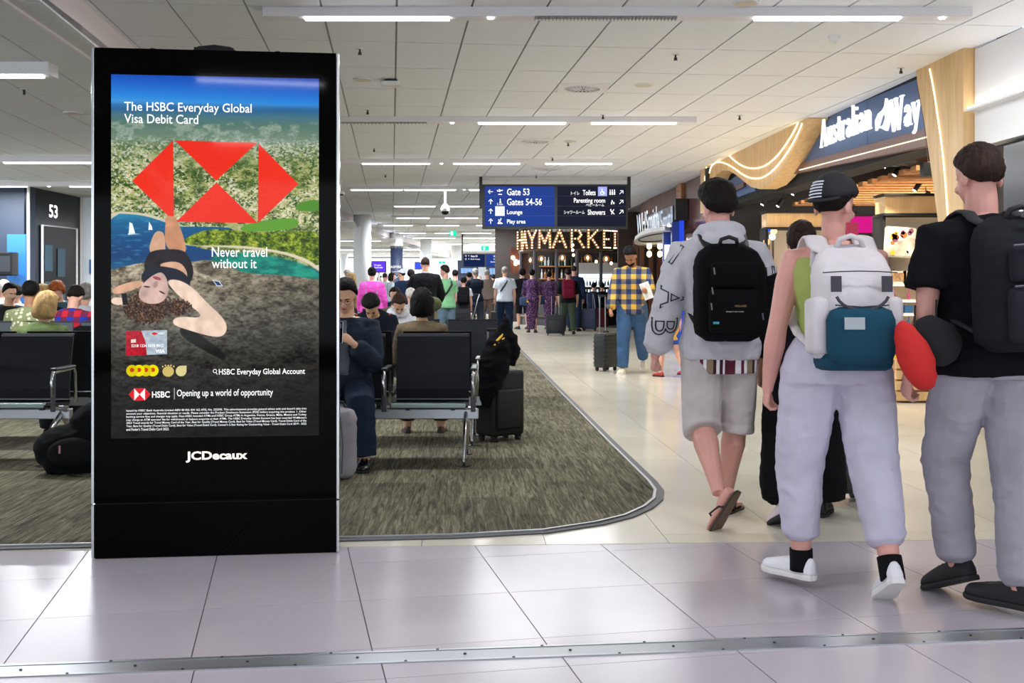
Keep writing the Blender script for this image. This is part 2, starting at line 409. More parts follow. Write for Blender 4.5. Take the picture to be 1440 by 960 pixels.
for x, y, l in ((820, 124, 'round air grille with radial slots, nearest one'), (753, 198, 'round air grille with radial slots, second one back'), (768, 237, 'round air grille with radial slots, farthest one')):
    t = ceil_thing('air_grille', x, y, ('air grille', 'round ceiling air grilles'), label=l)
    obj('plate', bx((0, 0, -.003), (.57, .57, .006)), M_barw, t)
    bm = bmesh.new(); tube(bm, [(.2 * math.cos(a), .2 * math.sin(a), -.01) for a in [k * math.pi / 16 for k in range(32)]], .012, 6, closed=True); obj('ring', bm, M_barw, t)
    bm = bmesh.new(); cyl(bm, (0, 0, -.006), .195, .004, 24); obj('opening', bm, M_dark, t)
    for k in range(20):
        bm = bmesh.new(); box(bm, (.105, 0, -.011), (.15, .018, .004), Matrix.Rotation(k * math.pi / 10, 4, 'Z')); obj('vane', bm, M_barw, t)
for x, y, l in ((1049, 3, 'round cream ceiling speaker at the top edge'), (510, 111, 'round cream ceiling speaker beside the white detector'), (905, 119, 'round cream ceiling speaker right of the nearest grille'), (802, 198, 'round cream ceiling speaker beside the second grille'), ):
    t = ceil_thing('ceiling_speaker', x, y, ('speaker', 'round ceiling speakers'), label=l)
    bm = bmesh.new(); cyl(bm, (0, 0, -.006), .105, .012, 28); obj('rim', bm, M_barw, t)
    bm = bmesh.new(); cyl(bm, (0, 0, -.012), .09, .006, 28); obj('mesh_cover', bm, M_cream, t)
t = ceil_thing('ceiling_speaker', 103, 158, ('speaker', 'round ceiling speakers'), z=CL, label='round cream speaker in the left bay ceiling')
bm = bmesh.new(); cyl(bm, (0, 0, -.006), .105, .012, 28); obj('rim', bm, M_barw, t)
bm = bmesh.new(); cyl(bm, (0, 0, -.012), .09, .006, 28); obj('mesh_cover', bm, M_cream, t)
t = ceil_thing('sprinkler', 34, 125, ('sprinkler', 'small ceiling sprinklers'), z=CL, label='sprinkler head under the left bay light bar')
bm = bmesh.new(); cyl(bm, (0, 0, -.004), .04, .008, 14); obj('rose', bm, M_whiteg, t)
bm = bmesh.new(); cyl(bm, (0, 0, -.03), .012, .05, 8); obj('head', bm, M_dkgrey, t)
t = ceil_thing('access_point', 550, 112, ('access point', None), label='white box shaped wireless access point on the ceiling')
obj('body', bx((0, 0, -.05), (.2, .2, .045), bev=.012), M_whiteg, t); bm = bmesh.new(); cyl(bm, (0, 0, -.014), .07, .03, 16); obj('mount', bm, M_dkgrey, t)
t = ceil_thing('smoke_detector', 1173, 50, ('smoke detector', None), label='white round smoke detector behind the nearest light bar')
bm = bmesh.new(); cyl(bm, (0, 0, -.01), .05, .02, 20); obj('base', bm, M_whiteg, t)
bm = bmesh.new(); cyl(bm, (0, 0, -.035), .04, .03, 20, r2=.045); cyl(bm, (0, 0, -.06), .022, .03, 12); obj('sensor', bm, M_white, t)
def camera_dome(x, y, yd, label, s=1, z=CT):
    Y = cei(x, y, z).y; t = empty('security_camera', cei(x, y, z), 0, label, 'camera', 'ceiling security cameras')
    h = (yd - y) / F * Y
    bm = bmesh.new(); cyl(bm, (0, 0, -.01), .07 * s, .02, 16); tube(bm, [(0, 0, 0), (0, 0, -h * .72)], .022 * s, 10); obj('pole', bm, M_white, t)
    bm = bmesh.new(); tube(bm, [(0, 0, -h * .62), (0, 0, -h * .7), (0, 0, -h * .8), (0, 0, -h * .9)], [.03 * s, .07 * s, .1 * s, .1 * s], 16); obj('cover', bm, M_white, t, True)
    bm = bmesh.new(); ell(bm, (0, 0, -h * .92), (.09 * s, .09 * s, h * .11)); obj('dome', bm, M_blackg, t, True)
camera_dome(626, 262, 301, 'white camera on a pole with black dome, beside the gate sign')
camera_dome(478, 255, 275, 'dome camera just right of the display top edge')
camera_dome(724, 326, 367, 'small black camera hanging near the far flight board', .8)
camera_dome(718, 338, 345, 'tiny black dome near the marquee letters', .8)
for x, y, s, l in ((637, 325, 18, 'green exit sign, nearer of two'), (682, 345, 20, 'green exit sign above the far flight board'), ):
    Y = cei(x, y - 6).y; t = empty('exit_sign', at(x, y + 7, Y), 0, l, 'exit sign', 'green exit signs')
    wd = s * .55 / F * Y
    obj('housing', bx((0, .03, .1), (wd, .05, .22)), M_white, t)
    obj('face', bx((0, 0, .1), (wd * .96, .02, .2)), emis('exit_green', '17B890', 1.6), t)
    obj('running_figure', bx((-.04, -.012, .1), (.08, .006, .13)), emis('exit_white', 'FFFFFF', 1.5), t)
    tube_ = tb([(0, .03, .2), (0, .03, CT - at(x, y + 7, Y).z)], .01, 6); obj('rod', tube_, M_white, t)
# ================================================================ ADVERTISING DISPLAY
# ground corners from the photograph: left (129,785), right (477,776)
KA = gnd(129, 786); KB = gnd(477, 776.5)
kx = (KB - KA).normalized(); ky = Vector((-kx.y, kx.x, 0)); KW = (KB - KA).length; KH = 2.335
kio = empty('advertising_display', (KA + KB) / 2, math.atan2(kx.y, kx.x), 'tall black freestanding digital display showing a red hexagon bank advert', 'display')
M_glass = mat('display_black_glass', '020101', .05, spec=.05)
hw = KW / 2
obj('housing', bx((0, .09, KH / 2), (KW - .03, .16, KH), bev=.004), mat('display_black', '040404', .3, spec=.2), kio)
for s in (-1, 1):
    for z0, z1 in ((.005, .285 * KH * .37 + .0), (.285 * KH * .37 + .006, KH - .002)):
        obj('side_trim', bx((s * (hw - .006), .05, (z0 + z1) / 2), (.012, .12, z1 - z0), bev=.002), M_chrome, kio)
obj('lower_panel', bx((0, .004, .125), (KW - .028, .014, .245)), M_glass, kio)
gl = obj('front_glass', bx((0, .004, (.253 + KH) / 2), (KW - .028, .014, KH - .253)), M_glass, kio)
bm = bmesh.new()
for x0, w0, h0 in ((-.02, .22, .028),):
    tube(bm, [(x0 - w0 / 2, .06, KH - .01), (x0 - w0 / 2 + .04, .06, KH + h0 * .7), (x0, .06, KH + h0), (x0 + w0 / 2 - .04, .06, KH + h0 * .7), (x0 + w0 / 2, .06, KH - .01)], .012, 8)
    box(bm, (x0, .06, KH + .006), (w0 - .04, .05, .03))
obj('top_hump', bm, M_blackg, kio)
for x0 in (-.30, .27):
    bm = bmesh.new(); cyl(bm, (x0, .06, KH + .004), .012, .02, 10); obj('lifting_eye', bm, M_black, kio)
# ----- the picture, painted into an image made here (x0..x1, y0..y1 = photo pixels 157..448, 105..616)
IW, IH = 873, 1533
yy, xx = np.mgrid[0:IH, 0:IW].astype(np.float32)
PX = 157 + xx / 3; PY = 105 + yy / 3
rs = np.random.RandomState(3)
def vnoise(cell, oct=4, ax=1.0, seed=0):
    r = np.random.RandomState(seed); out = np.zeros((IH, IW), np.float32); amp = 1; tot = 0
    for o in range(oct):
        cx = cell / 2 ** o * 3; gw = int(IW / (cx * ax)) + 3; gh = int(IH / cx) + 3
        g = r.rand(gh, gw).astype(np.float32); fx = xx / (cx * ax); fy = yy / cx
        ix = fx.astype(int); iy = fy.astype(int); tx = fx - ix; ty = fy - iy
        tx = tx * tx * (3 - 2 * tx); ty = ty * ty * (3 - 2 * ty)
        v = (g[iy, ix] * (1 - tx) + g[iy, ix + 1] * tx) * (1 - ty) + (g[iy + 1, ix] * (1 - tx) + g[iy + 1, ix + 1] * tx) * ty
        out += v * amp; tot += amp; amp *= .55
    return out / tot
def ramp(v, stops):
    xs = [s[0] for s in stops]
    return np.stack([np.interp(v, xs, [s[1][k] for s in stops]) for k in range(3)], -1).astype(np.float32)
def hx(s): return [int(s[i:i + 2], 16) / 255 for i in (0, 2, 4)]
def pmask(pts, soft=.5):
    """anti-aliased polygon mask (photo px)"""
    P = np.array(pts, np.float32); inside = np.zeros((IH, IW), bool); dmin = np.full((IH, IW), 1e9, np.float32)
    x0, y0 = P.min(0) - 3; x1, y1 = P.max(0) + 3
    a0, a1 = max(0, int((x0 - 157) * 3)), min(IW, int((x1 - 157) * 3) + 1); b0, b1 = max(0, int((y0 - 105) * 3)), min(IH, int((y1 - 105) * 3) + 1)
    out = np.zeros((IH, IW), np.float32)
    if a1 <= a0 or b1 <= b0: return out
    X = PX[b0:b1, a0:a1]; Y = PY[b0:b1, a0:a1]; ins = np.zeros(X.shape, bool); dm = np.full(X.shape, 1e9, np.float32)
    for i in range(len(P)):
        (ax, ay), (bx_, by) = P[i], P[(i + 1) % len(P)]
        if ay != by:
            cnd = ((ay > Y) != (by > Y)) & (X < (bx_ - ax) * (Y - ay) / (by - ay) + ax); ins ^= cnd
        t = np.clip(((X - ax) * (bx_ - ax) + (Y - ay) * (by - ay)) / max(1e-6, (bx_ - ax) ** 2 + (by - ay) ** 2), 0, 1)
        dm = np.minimum(dm, np.hypot(X - ax - t * (bx_ - ax), Y - ay - t * (by - ay)))
    sd = np.where(ins, dm, -dm)
    out[b0:b1, a0:a1] = np.clip(sd / soft + .5, 0, 1); return out
def emask(cx, cy, rx, ry, ang=0, soft=.08):
    c, s = math.cos(ang), math.sin(ang); X = PX - cx; Y = PY - cy
    d = np.hypot((X * c + Y * s) / rx, (-X * s + Y * c) / ry); return np.clip((1 - d) / soft + .5, 0, 1)
def smooth_poly(pts, k=3):
    for _ in range(k):
        q = []
        for i in range(len(pts)):
            a, b = pts[i], pts[(i + 1) % len(pts)]
            q += [(a[0] * .75 + b[0] * .25, a[1] * .75 + b[1] * .25), (a[0] * .25 + b[0] * .75, a[1] * .25 + b[1] * .75)]
        pts = q
    return pts
A = np.zeros((IH, IW, 3), np.float32)
def over(mask, col):
    global A
    col = np.array(col, np.float32); m = mask[..., None]; A[:] = A * (1 - m) + (col if col.ndim == 3 else col[None, None]) * m
n1 = vnoise(9, 5, 1.5, 1); n2 = vnoise(1.9, 3, 1.3, 2); n3 = vnoise(40, 4, 1.6, 3); n4 = vnoise(6, 4, 2.2, 4); n5 = vnoise(1.6, 2, 1.2, 5)
sky = ramp(PY + (PX - 300) * -.03, [(104, hx('1746AE')), (120, hx('2263C4')), (138, hx('2E86D8')), (150, hx('4C9FE0'))]); A[:] = sky
over(np.clip((PY - 140 - 3 * n3) / 6, 0, 1), ramp(PY + 8 * (n3 - .5), [(142, hx('3D7CB8')), (152, hx('2C6292')), (160, hx('3E6C80')), (175, hx('3F6657')), (192, hx('5C7452')), (205, hx('77845C'))]))
over(np.clip((n1 - .52) * 8, 0, 1) * np.clip((PY - 165) / 10, 0, 1), ramp(n2, [(0, hx('5D7B5A')), (1, hx('B7BEB0'))]))
town = ramp(n1 * .6 + n4 * .4, [(.25, hx('2F4A1E')), (.45, hx('5B7030')), (.55, hx('98A35A')), (.7, hx('C2B88C')), (.85, hx('E4DCC0'))])
over(np.clip((PY - 196 + 10 * (n3 - .5)) / 10, 0, 1), town)
spk = np.clip((n2 - .52) * 14, 0, 1) * np.clip((PY - 188) / 14, 0, 1) * np.clip((330 - PY) / 6, 0, 1) * np.clip((vnoise(25, 2, 1.5, 9) - .30) * 7, 0, 1)
over(spk * .75, hx('EFEBDC'))
over(np.clip((n5 - .62) * 12, 0, 1) * np.clip((PY - 200) / 14, 0, 1) * .7, hx('C9B79A'))
over(np.clip((vnoise(2.6, 3, 1.6, 11) - .62) * 12, 0, 1) * np.clip((PY - 190) / 10, 0, 1), hx('33501F'))
over(np.clip((250 - PY) / 60, 0, 1) * np.clip((PY - 150) / 30, 0, 1) * .45, hx('7F9690'))
over(pmask(smooth_poly([(418, 283), (450, 276), (450, 296), (412, 294)])), hx('4E8A2A'))
over(pmask(smooth_poly([(345, 312), (420, 302), (418, 322), (330, 326)])), hx('5E9A30'))
# left bay and the water
sea = ramp(PY + 6 * (n4 - .5), [(298, hx('2B8DB0')), (312, hx('17618F')), (335, hx('0E4C80')), (360, hx('123E72')), (380, hx('1C5C86'))])
sand = smooth_poly([(150, 297), (200, 298), (236, 309), (262, 318), (268, 330), (150, 330)], 2)
over(pmask(sand), hx('CFC6A8'))
over(pmask(smooth_poly([(150, 300), (198, 301), (234, 313), (250, 318), (262, 318), (320, 318), (330, 324), (262, 345), (300, 352), (330, 356), (380, 362), (448, 376), (460, 400), (140, 400)], 2)), sea)
over(np.clip((vnoise(2.4, 3, 5, 21) - .58) * 6, 0, 1) * .35 * (PY > 303) * (PX < 262), hx('4FA8CC'))
isl = smooth_poly([(255, 336), (285, 322), (320, 321), (350, 326), (400, 324), (452, 322), (452, 378), (430, 362), (396, 352), (350, 345), (300, 344), (262, 345)], 2)
over(pmask(smooth_poly([(256, 345), (300, 346), (360, 350), (400, 357), (430, 368), (452, 384), (452, 372), (420, 350), (256, 336)], 2), 2), hx('D8CDB2'))
over(pmask(isl, 1.5), ramp(n2 * .5 + vnoise(7, 3, 1.2, 31) * .5, [(.3, hx('26380F')), (.5, hx('5F7A1C')), (.7, hx('AEB93A'))]))
over(pmask(smooth_poly([(300, 356), (350, 354), (400, 362), (440, 376), (452, 390), (452, 402), (360, 396), (290, 372)], 2), 4), ramp(n4, [(.3, hx('0C6A63')), (.7, hx('1F9A82'))]))
over(pmask([(182, 312), (186, 314), (190, 328), (181, 328)]), hx('F4F6F8')); over(pmask([(180, 328), (198, 328.6), (180, 330)]), hx('E8F0F4'))
over(pmask([(209, 311), (213, 318), (214, 323), (208, 323)]), hx('EEF4F6'))
# rock
rk = ramp(vnoise(7, 6, 2.2, 41) * .5 + vnoise(2.4, 5, 1.8, 42) * .5, [(.3, hx('4B4338')), (.45, hx('847A66')), (.58, hx('ADA28A')), (.75, hx('CFC7B2'))])
dk = np.interp(PY + .25 * (PX - 157) * 0 + 30 * (n3 - .5), [380, 430, 470, 520, 560, 620], [1, .78, .55, .33, .22, .17])[..., None]
right = np.clip((PX - 250) / 160, 0, 1)[..., None]
cool = np.array(hx('7C8894'), np.float32)
rk = rk * dk * (1 - .25 * right); rk = rk * (1 - .35 * np.clip((PY - 400) / 120, 0, 1)[..., None]) + rk.mean(-1, keepdims=True) * cool / cool.mean() * .35 * np.clip((PY - 400) / 120, 0, 1)[..., None]
rock = smooth_poly([(150, 381), (185, 372), (205, 368), (222, 372), (270, 368), (290, 364), (320, 372), (340, 384), (400, 386), (455, 394), (470, 394), (470, 700), (470, 760), (130, 760), (130, 390)], 2)
over(pmask(rock, 1.2), rk)
over(pmask(smooth_poly([(275, 372), (300, 366), (312, 376), (300, 388), (275, 384)], 2), 3) * .5, hx('3A332B'))
over(pmask(smooth_poly([(250, 460), (266, 462), (300, 485), (318, 503), (312, 508), (280, 490), (255, 475)], 2), 2) * .8, hx('141414'))
over(emask(300, 398, 11, 3, .1) * .8, hx('33302C')); over(pmask([(297, 393), (307, 395), (312, 402), (303, 402)]), hx('D9DEE4')); over(pmask([(299, 394.5), (306, 396), (310, 401), (304, 401)]), hx('1F3A66'))
# reclining figure
def shade(c, lo=.86): return ramp(vnoise(14, 2, .8, 51), [(0, [v * lo for v in c]), (.6, c), (1, [min(1, v * 1.1) for v in c])])
sk = hx('D9A98A'); skl = hx('F0D2BC')
over(pmask(smooth_poly([(157, 404), (198, 392), (204, 402), (160, 416)], 2), 1), shade(sk))
over(pmask(smooth_poly([(157, 418), (172, 418), (186, 424), (180, 430), (157, 428)], 2), 1), shade(skl))
over(pmask(smooth_poly([(207, 356), (214, 330), (222, 323), (231, 328), (232, 353), (228, 360)], 2), 1), shade(sk))
over(pmask(smooth_poly([(231, 352), (231, 312), (236, 304), (246, 305), (252, 318), (258, 336), (262, 358)], 2), 1), shade(hx('C98F6C')))
over(pmask(smooth_poly([(200, 384), (206, 356), (222, 350), (256, 350), (266, 362), (272, 384), (264, 402), (252, 408), (236, 392)], 2), 1), shade(hx('262126'), .5))
over(pmask(smooth_poly([(222, 370), (250, 366), (262, 380), (262, 394), (246, 388), (228, 378)], 2), 1), shade(sk))
over(pmask(smooth_poly([(196, 392), (206, 374), (230, 374), (256, 380), (268, 398), (262, 412), (244, 412), (230, 396), (206, 398)], 2), 1), shade(hx('1F2533'), .7))
over(pmask(smooth_poly([(232, 394), (248, 392), (268, 402), (292, 428), (312, 446), (319, 462), (312, 474), (296, 474), (262, 464), (240, 456), (246, 444), (288, 448), (262, 426), (244, 410)], 2), 1), shade(skl))
hr = np.hypot((PX - 207) / 34, (PY - 431) / 25) + .35 * (vnoise(3, 3, 1, 61) - .5) * 2
over(np.clip((1 - hr) * 8, 0, 1), ramp(vnoise(1.6, 3, 1, 62), [(.25, hx('1C120D')), (.55, hx('4A3226')), (.8, hx('8A664E'))]))
hr = np.hypot((PX - 250) / 17, (PY - 432) / 12) + .4 * (vnoise(3, 3, 1, 63) - .5) * 2
over(np.clip((1 - hr) * 8, 0, 1), ramp(vnoise(1.6, 3, 1, 64), [(.25, hx('1C120D')), (.55, hx('4A3226')), (.8, hx('8A664E'))]))
over(pmask(smooth_poly([(194, 410), (204, 394), (222, 382), (230, 384), (236, 398), (235, 416), (226, 426), (210, 428), (196, 422)], 2), 1), shade(hx('D3B0A6'), .8))
over(emask(220, 391, 6, 2.2, .3), hx('A04A56')); over(emask(218, 400, 3, 5, .4, .5) * .5, hx('8C6A66')); over(emask(206, 403, 4.5, 1.2, .1, .4) * .9, hx('3C2A28')); over(emask(227, 411, 4.5, 1.2, .5, .4) * .9, hx('3C2A28'))
over(pmask([(171, 413), (178, 412), (180, 428), (173, 429)]), hx('16161A'))
# hexagon
red = hx('EE2B1E')
for tri in ([(186, 254), (242.5, 196.5), (243.5, 311)], [(418.5, 256), (362, 199), (361, 312.5)], [(245, 196.5), (360, 198), (302.5, 252.5)], [(247, 311), (361, 312.5), (303, 255)]):
    over(pmask(tri, .5) * .97, ramp(n3, [(0, hx('E8291C')), (1, hx('F4331F'))]))
over(pmask([(231, 312), (231, 306), (236, 303), (247, 304), (247, 312)], 1), shade(hx('C98F6C')))
# bank card, medals, foot logo
over(pmask([(177, 465), (234, 464), (234, 498), (177, 500)]), ramp(vnoise(5, 3, 1, 71), [(0, hx('8E9CAA')), (1, hx('C7D2DC'))]))
over(pmask([(177, 465), (198, 464.6), (204, 480), (206, 499), (177, 500)]), ramp(vnoise(4, 3, 1, 72), [(0, hx('8E0F1C')), (1, hx('D8243A'))]))
over(pmask([(184, 477), (191, 476.5), (191, 481.5), (184, 482)]), hx('E6D8C8')); over(pmask([(212, 469), (216.5, 466.8), (221.5, 469), (216.5, 471.2)]), hx('D3202E'))
for k in range(4): over(emask(185.5 + 9.6 * (3 - k), 521, 8, 8.2), hx('D8C800') if k % 2 else hx('F0E000')); over(emask(185.5 + 9.6 * (3 - k), 520, 3, 3, 0, .3), hx('C84018')); 
over(emask(235.5, 522.5, 8, 7.5), hx('CDB86A')); over(emask(253.5, 522, 7.5, 7.5), hx('D8CE90')); over(pmask([(254, 514.6), (261, 514.4), (261, 522)]), hx('D8CE90'))
for k in range(5): over(emask(228 + k * 3.8, 515.5 - 1.4 * (k in (1, 2, 3)), 1.2, 1.2), hx('D8C070'))
def hexlogo(cx, cy, w_, h_):
    over(pmask([(cx - w_, cy), (cx - w_ / 2, cy - h_), (cx + w_ / 2, cy - h_), (cx + w_, cy), (cx + w_ / 2, cy + h_), (cx - w_ / 2, cy + h_)]), hx('FFFFFF'))
    for tri in ([(cx - w_, cy), (cx - w_ / 2, cy - h_), (cx - w_ / 2, cy + h_)], [(cx + w_, cy), (cx + w_ / 2, cy - h_), (cx + w_ / 2, cy + h_)], [(cx - w_ / 2, cy - h_), (cx + w_ / 2, cy - h_), (cx, cy)], [(cx - w_ / 2, cy + h_), (cx + w_ / 2, cy + h_), (cx, cy)]):
        over(pmask(tri), hx('DE1F26'))
hexlogo(196, 554.5, 15, 8.5)
over(pmask([(243.6, 546), (244.5, 546), (244.5, 562), (243.6, 562)]), hx('D0D0D0'))
A = np.clip(A, 0, 1)
im = bpy.data.images.new('advert_picture', IW, IH); buf = np.ones((IH, IW, 4), np.float32); buf[..., :3] = A[::-1]
im.pixels.foreach_set(buf.ravel()); im.update(); im.pack()
mp_ = bpy.data.materials.new('advert_screen'); mp_.use_nodes = True; nt = mp_.node_tree; b = nt.nodes['Principled BSDF']
ti = nt.nodes.new('ShaderNodeTexImage'); ti.image = im
b.inputs['Base Color'].default_value = (0, 0, 0, 1); b.inputs['Roughness'].default_value = .05; b.inputs['Specular IOR Level'].default_value = .11
nt.links.new(ti.outputs[0], b.inputs['Emission Color']); b.inputs['Emission Strength'].default_value = .80
# screen plane in display coordinates: fraction of the width/height
def KX(px): return (px - 303) / (477 - 129) * KW     # approximate: face is nearly square to the lens
def kpt(px, py):
    """photo pixel -> point on the display's front plane"""
    d = Vector(((px - 720) / F, 1, (HY - py) / F)); o = Vector((0, 0, CH))
    n = ky; c0 = (KA + KB) / 2 + ky * -.003
    t = (c0 - o).dot(n) / d.dot(n); p = o + d * t - (KA + KB) / 2
    return p.dot(kx), p.z
sx0, sz1 = kpt(156.5, 104.5); sx1, _ = kpt(448.5, 111); _, sz0 = kpt(300, 614)
bm = bmesh.new(); f = quad(bm, [(sx0, -.006, sz0), (sx1, -.006, sz0), (sx1, -.006, sz1), (sx0, -.006, sz1)])
uvl = bm.loops.layers.uv.new('UVMap')
for l, uv in zip(f.loops, ((0, 0), (1, 0), (1, 1), (0, 1))): l[uvl].uv = uv
scrn = obj('screen', bm, mp_, kio)
M_txt = emis('advert_white_print', 'F4F6F8', 1.0)
def ktext(s, x0, y0, x1, y1, name='lettering', m=None, bold=0, par=None):
    a = kpt(x0, y1); b_ = kpt(x1, y0); c = kpt(x0, y0)
    return text(name, s, scrn if par is None else par, m or M_txt, (a[0], -.0075, a[1]), (1, 0, 0), (0, 0, 1), w=b_[0] - a[0], h=c[1] - a[1], bold=bold)
ktext('The HSBC Everyday Global', 175, 143, 354, 159.5, bold=.008); ktext('Visa Debit Card', 175, 160, 279, 173, bold=.008)
ktext('Never travel', 298, 347, 376, 361, bold=.008); ktext('without it', 298, 364, 361, 377, bold=.008)
ktext('HSBC Everyday Global Account', 308, 518.5, 429, 529, bold=.01); ktext('HSBC', 214, 550, 239, 559, bold=.02); ktext('Opening up a world of opportunity', 249, 547.5, 384, 560, bold=.006)
ktext('VISA', 219, 491, 232, 496, bold=.02); ktext('5218 1234 5678 9012', 185, 484, 230, 488, bold=.01); ktext('HSBC', 223, 467, 232, 470)
bm = bmesh.new(); a = kpt(302.5, 522); tube(bm, [(a[0] + .008 * math.cos(q * math.pi / 6), -.0085, a[1] + .002 + .008 * math.sin(q * math.pi / 6)) for q in range(12)], .0013, 5, closed=True)
tube(bm, [(a[0] + .004, -.0085, a[1] - .004), (a[0] + .011, -.0085, a[1] - .014)], .0015, 5); obj('search_icon', bm, M_txt, scrn)
small = ["Issued by HSBC Bank Australia Limited ABN 48 006 434 162 AFSL No. 232595. This advertisement provides general advice only and doesn't take into",
 "account your objectives, financial situation or needs. Please consider the Product Disclosure Statement (PDS) before acquiring this product. 1. Other",
 "banking service fees and charges may apply. Non-HSBC branded ATMs and HSBC Group ATMs in Argentina, France, Greece, Malta, Mexico and Turkey",
 "may charge an ATM operator fee for withdrawals or balance enquiries at their ATMs. The HSBC Everyday Global Account has been awarded WeMoney's",
 "2023 Travel awards for Travel Money Card of the Year, Best for Quality (Travel Money Card), Best for Value (Travel Money Card), Travel Debit Card of the",
 "Year, Best for Quality (Travel Debit Card), Best for Value (Travel Debit Card), Canstar's 5-Star Rating for Outstanding Value - Travel Debit Card 2019 - 2022",
 "and Finder's Travel Debit Card 2023."]
for k, s in enumerate(small):
    ktext(s, 178, 575.5 + k * 4.35 - (0), 431 if k < 6 else 238, 579.3 + k * 4.35, name='small_print', bold=.004)
ktext('JCDecaux', 261.5, 634.5, 348, 650, name='maker_lettering', m=emis('maker_white', 'FFF4E4', 1.2), bold=.03, par=gl)

# ================================================================ SHOPFRONT ON THE RIGHT
def SFY(x): return 7566.0 / (x - 647.0)
def SP(x, y, off=0):
    Y = SFY(x); X = sfx(Y); return Vector((X + off, Y, CH + (HY - y) / F * Y))
sfd = Vector((-.0467, 1, 0)).normalized(); sfn = Vector((-1, -.0467, 0)).normalized()   # along, toward the concourse
def spoly(pts, off, th):
    bm = bmesh.new(); prism(bm, [SP(*p) - sfn * 0 + sfn * off for p in pts], sfn * -th); return bm
def wood_mat(name, a, b_, scale=(1, 1, .12), rough=.45):
    m = mat(name, a, rough); nt = m.node_tree; N = nt.nodes.new; L = nt.links.new; b = nt.nodes['Principled BSDF']
    tc = N('ShaderNodeTexCoord'); mp = N('ShaderNodeMapping'); mp.inputs['Scale'].default_value = scale
    n = N('ShaderNodeTexNoise'); n.inputs['Scale'].default_value = 14; n.inputs['Detail'].default_value = 6; n.inputs['Distortion'].default_value = .6
    r = N('ShaderNodeValToRGB'); r.color_ramp.elements[0].position = .32; r.color_ramp.elements[1].position = .68
    r.color_ramp.elements[0].color = (*srgb(a), 1); r.color_ramp.elements[1].color = (*srgb(b_), 1)
    L(tc.outputs['Object'], mp.inputs[0]); L(mp.outputs[0], n.inputs[0]); L(n.outputs['Fac'], r.inputs[0]); L(r.outputs[0], b.inputs['Base Color']); return m
M_ply = wood_mat('light_plywood', 'D2AA74', 'E4C08C')
M_oak = wood_mat('oak_slats', 'A8703E', 'C98D55', (1, .12, 1))
M_walnut = wood_mat('walnut_panel', '5A2E1E', '7A4530')
M_navy = mat('navy_sign_board', '46608C', .5)
M_brown = mat('bronze_trim', '6B4A44', .35, .3)
fas = obj('wall_right', bmesh.new(), M_dark, kind='structure')
def add(m, bm): bm.to_mesh(m); bm.free()
bm = bmesh.new()       # the dark fascia core behind the cladding, above the opening
prism(bm, [(sfx(10.5) + .06, 10.5, 2.72), (sfx(24) + .06, 24, 2.72), (sfx(24) + .06, 24, CT + .05), (sfx(10.5) + .06, 10.5, CT + .05)], (.35, 0, 0)); add(fas.data, bm)
signb = empty('shop_sign', (0, 0, 0), 0, 'blue shop fascia with glowing white lettering and kangaroo mark', 'shop sign')
obj('navy_board', spoly([(1303, 106), (1220, 140), (1220, 203), (1316, 178)], .0, .06), M_navy, signb)
obj('navy_board', spoly([(1219.4, 140.3), (1168, 163), (1128, 232), (1219.4, 203.3)], .0, .06), M_navy, signb)
obj('bronze_band', spoly([(1316, 178), (1120, 232), (1112, 246), (1320, 202)], .03, .1), M_brown, signb)
obj('bronze_band', spoly([(1048, 262), (1004, 285), (1004, 280), (1048, 256)], .03, .1), M_brown, signb)
bm = bmesh.new(); tube(bm, [SP(1319, 190, -.04) , SP(1128, 239, -.04)], .006, 6); obj('edge_light', bm, emis('led_edge', 'FFE6C0', 2.2), signb)
obj('navy_board', spoly([(1060, 262), (1046, 250), (1034, 247), (1022, 256), (1014, 285), (1060, 268)], -.02, .05), M_navy, signb)
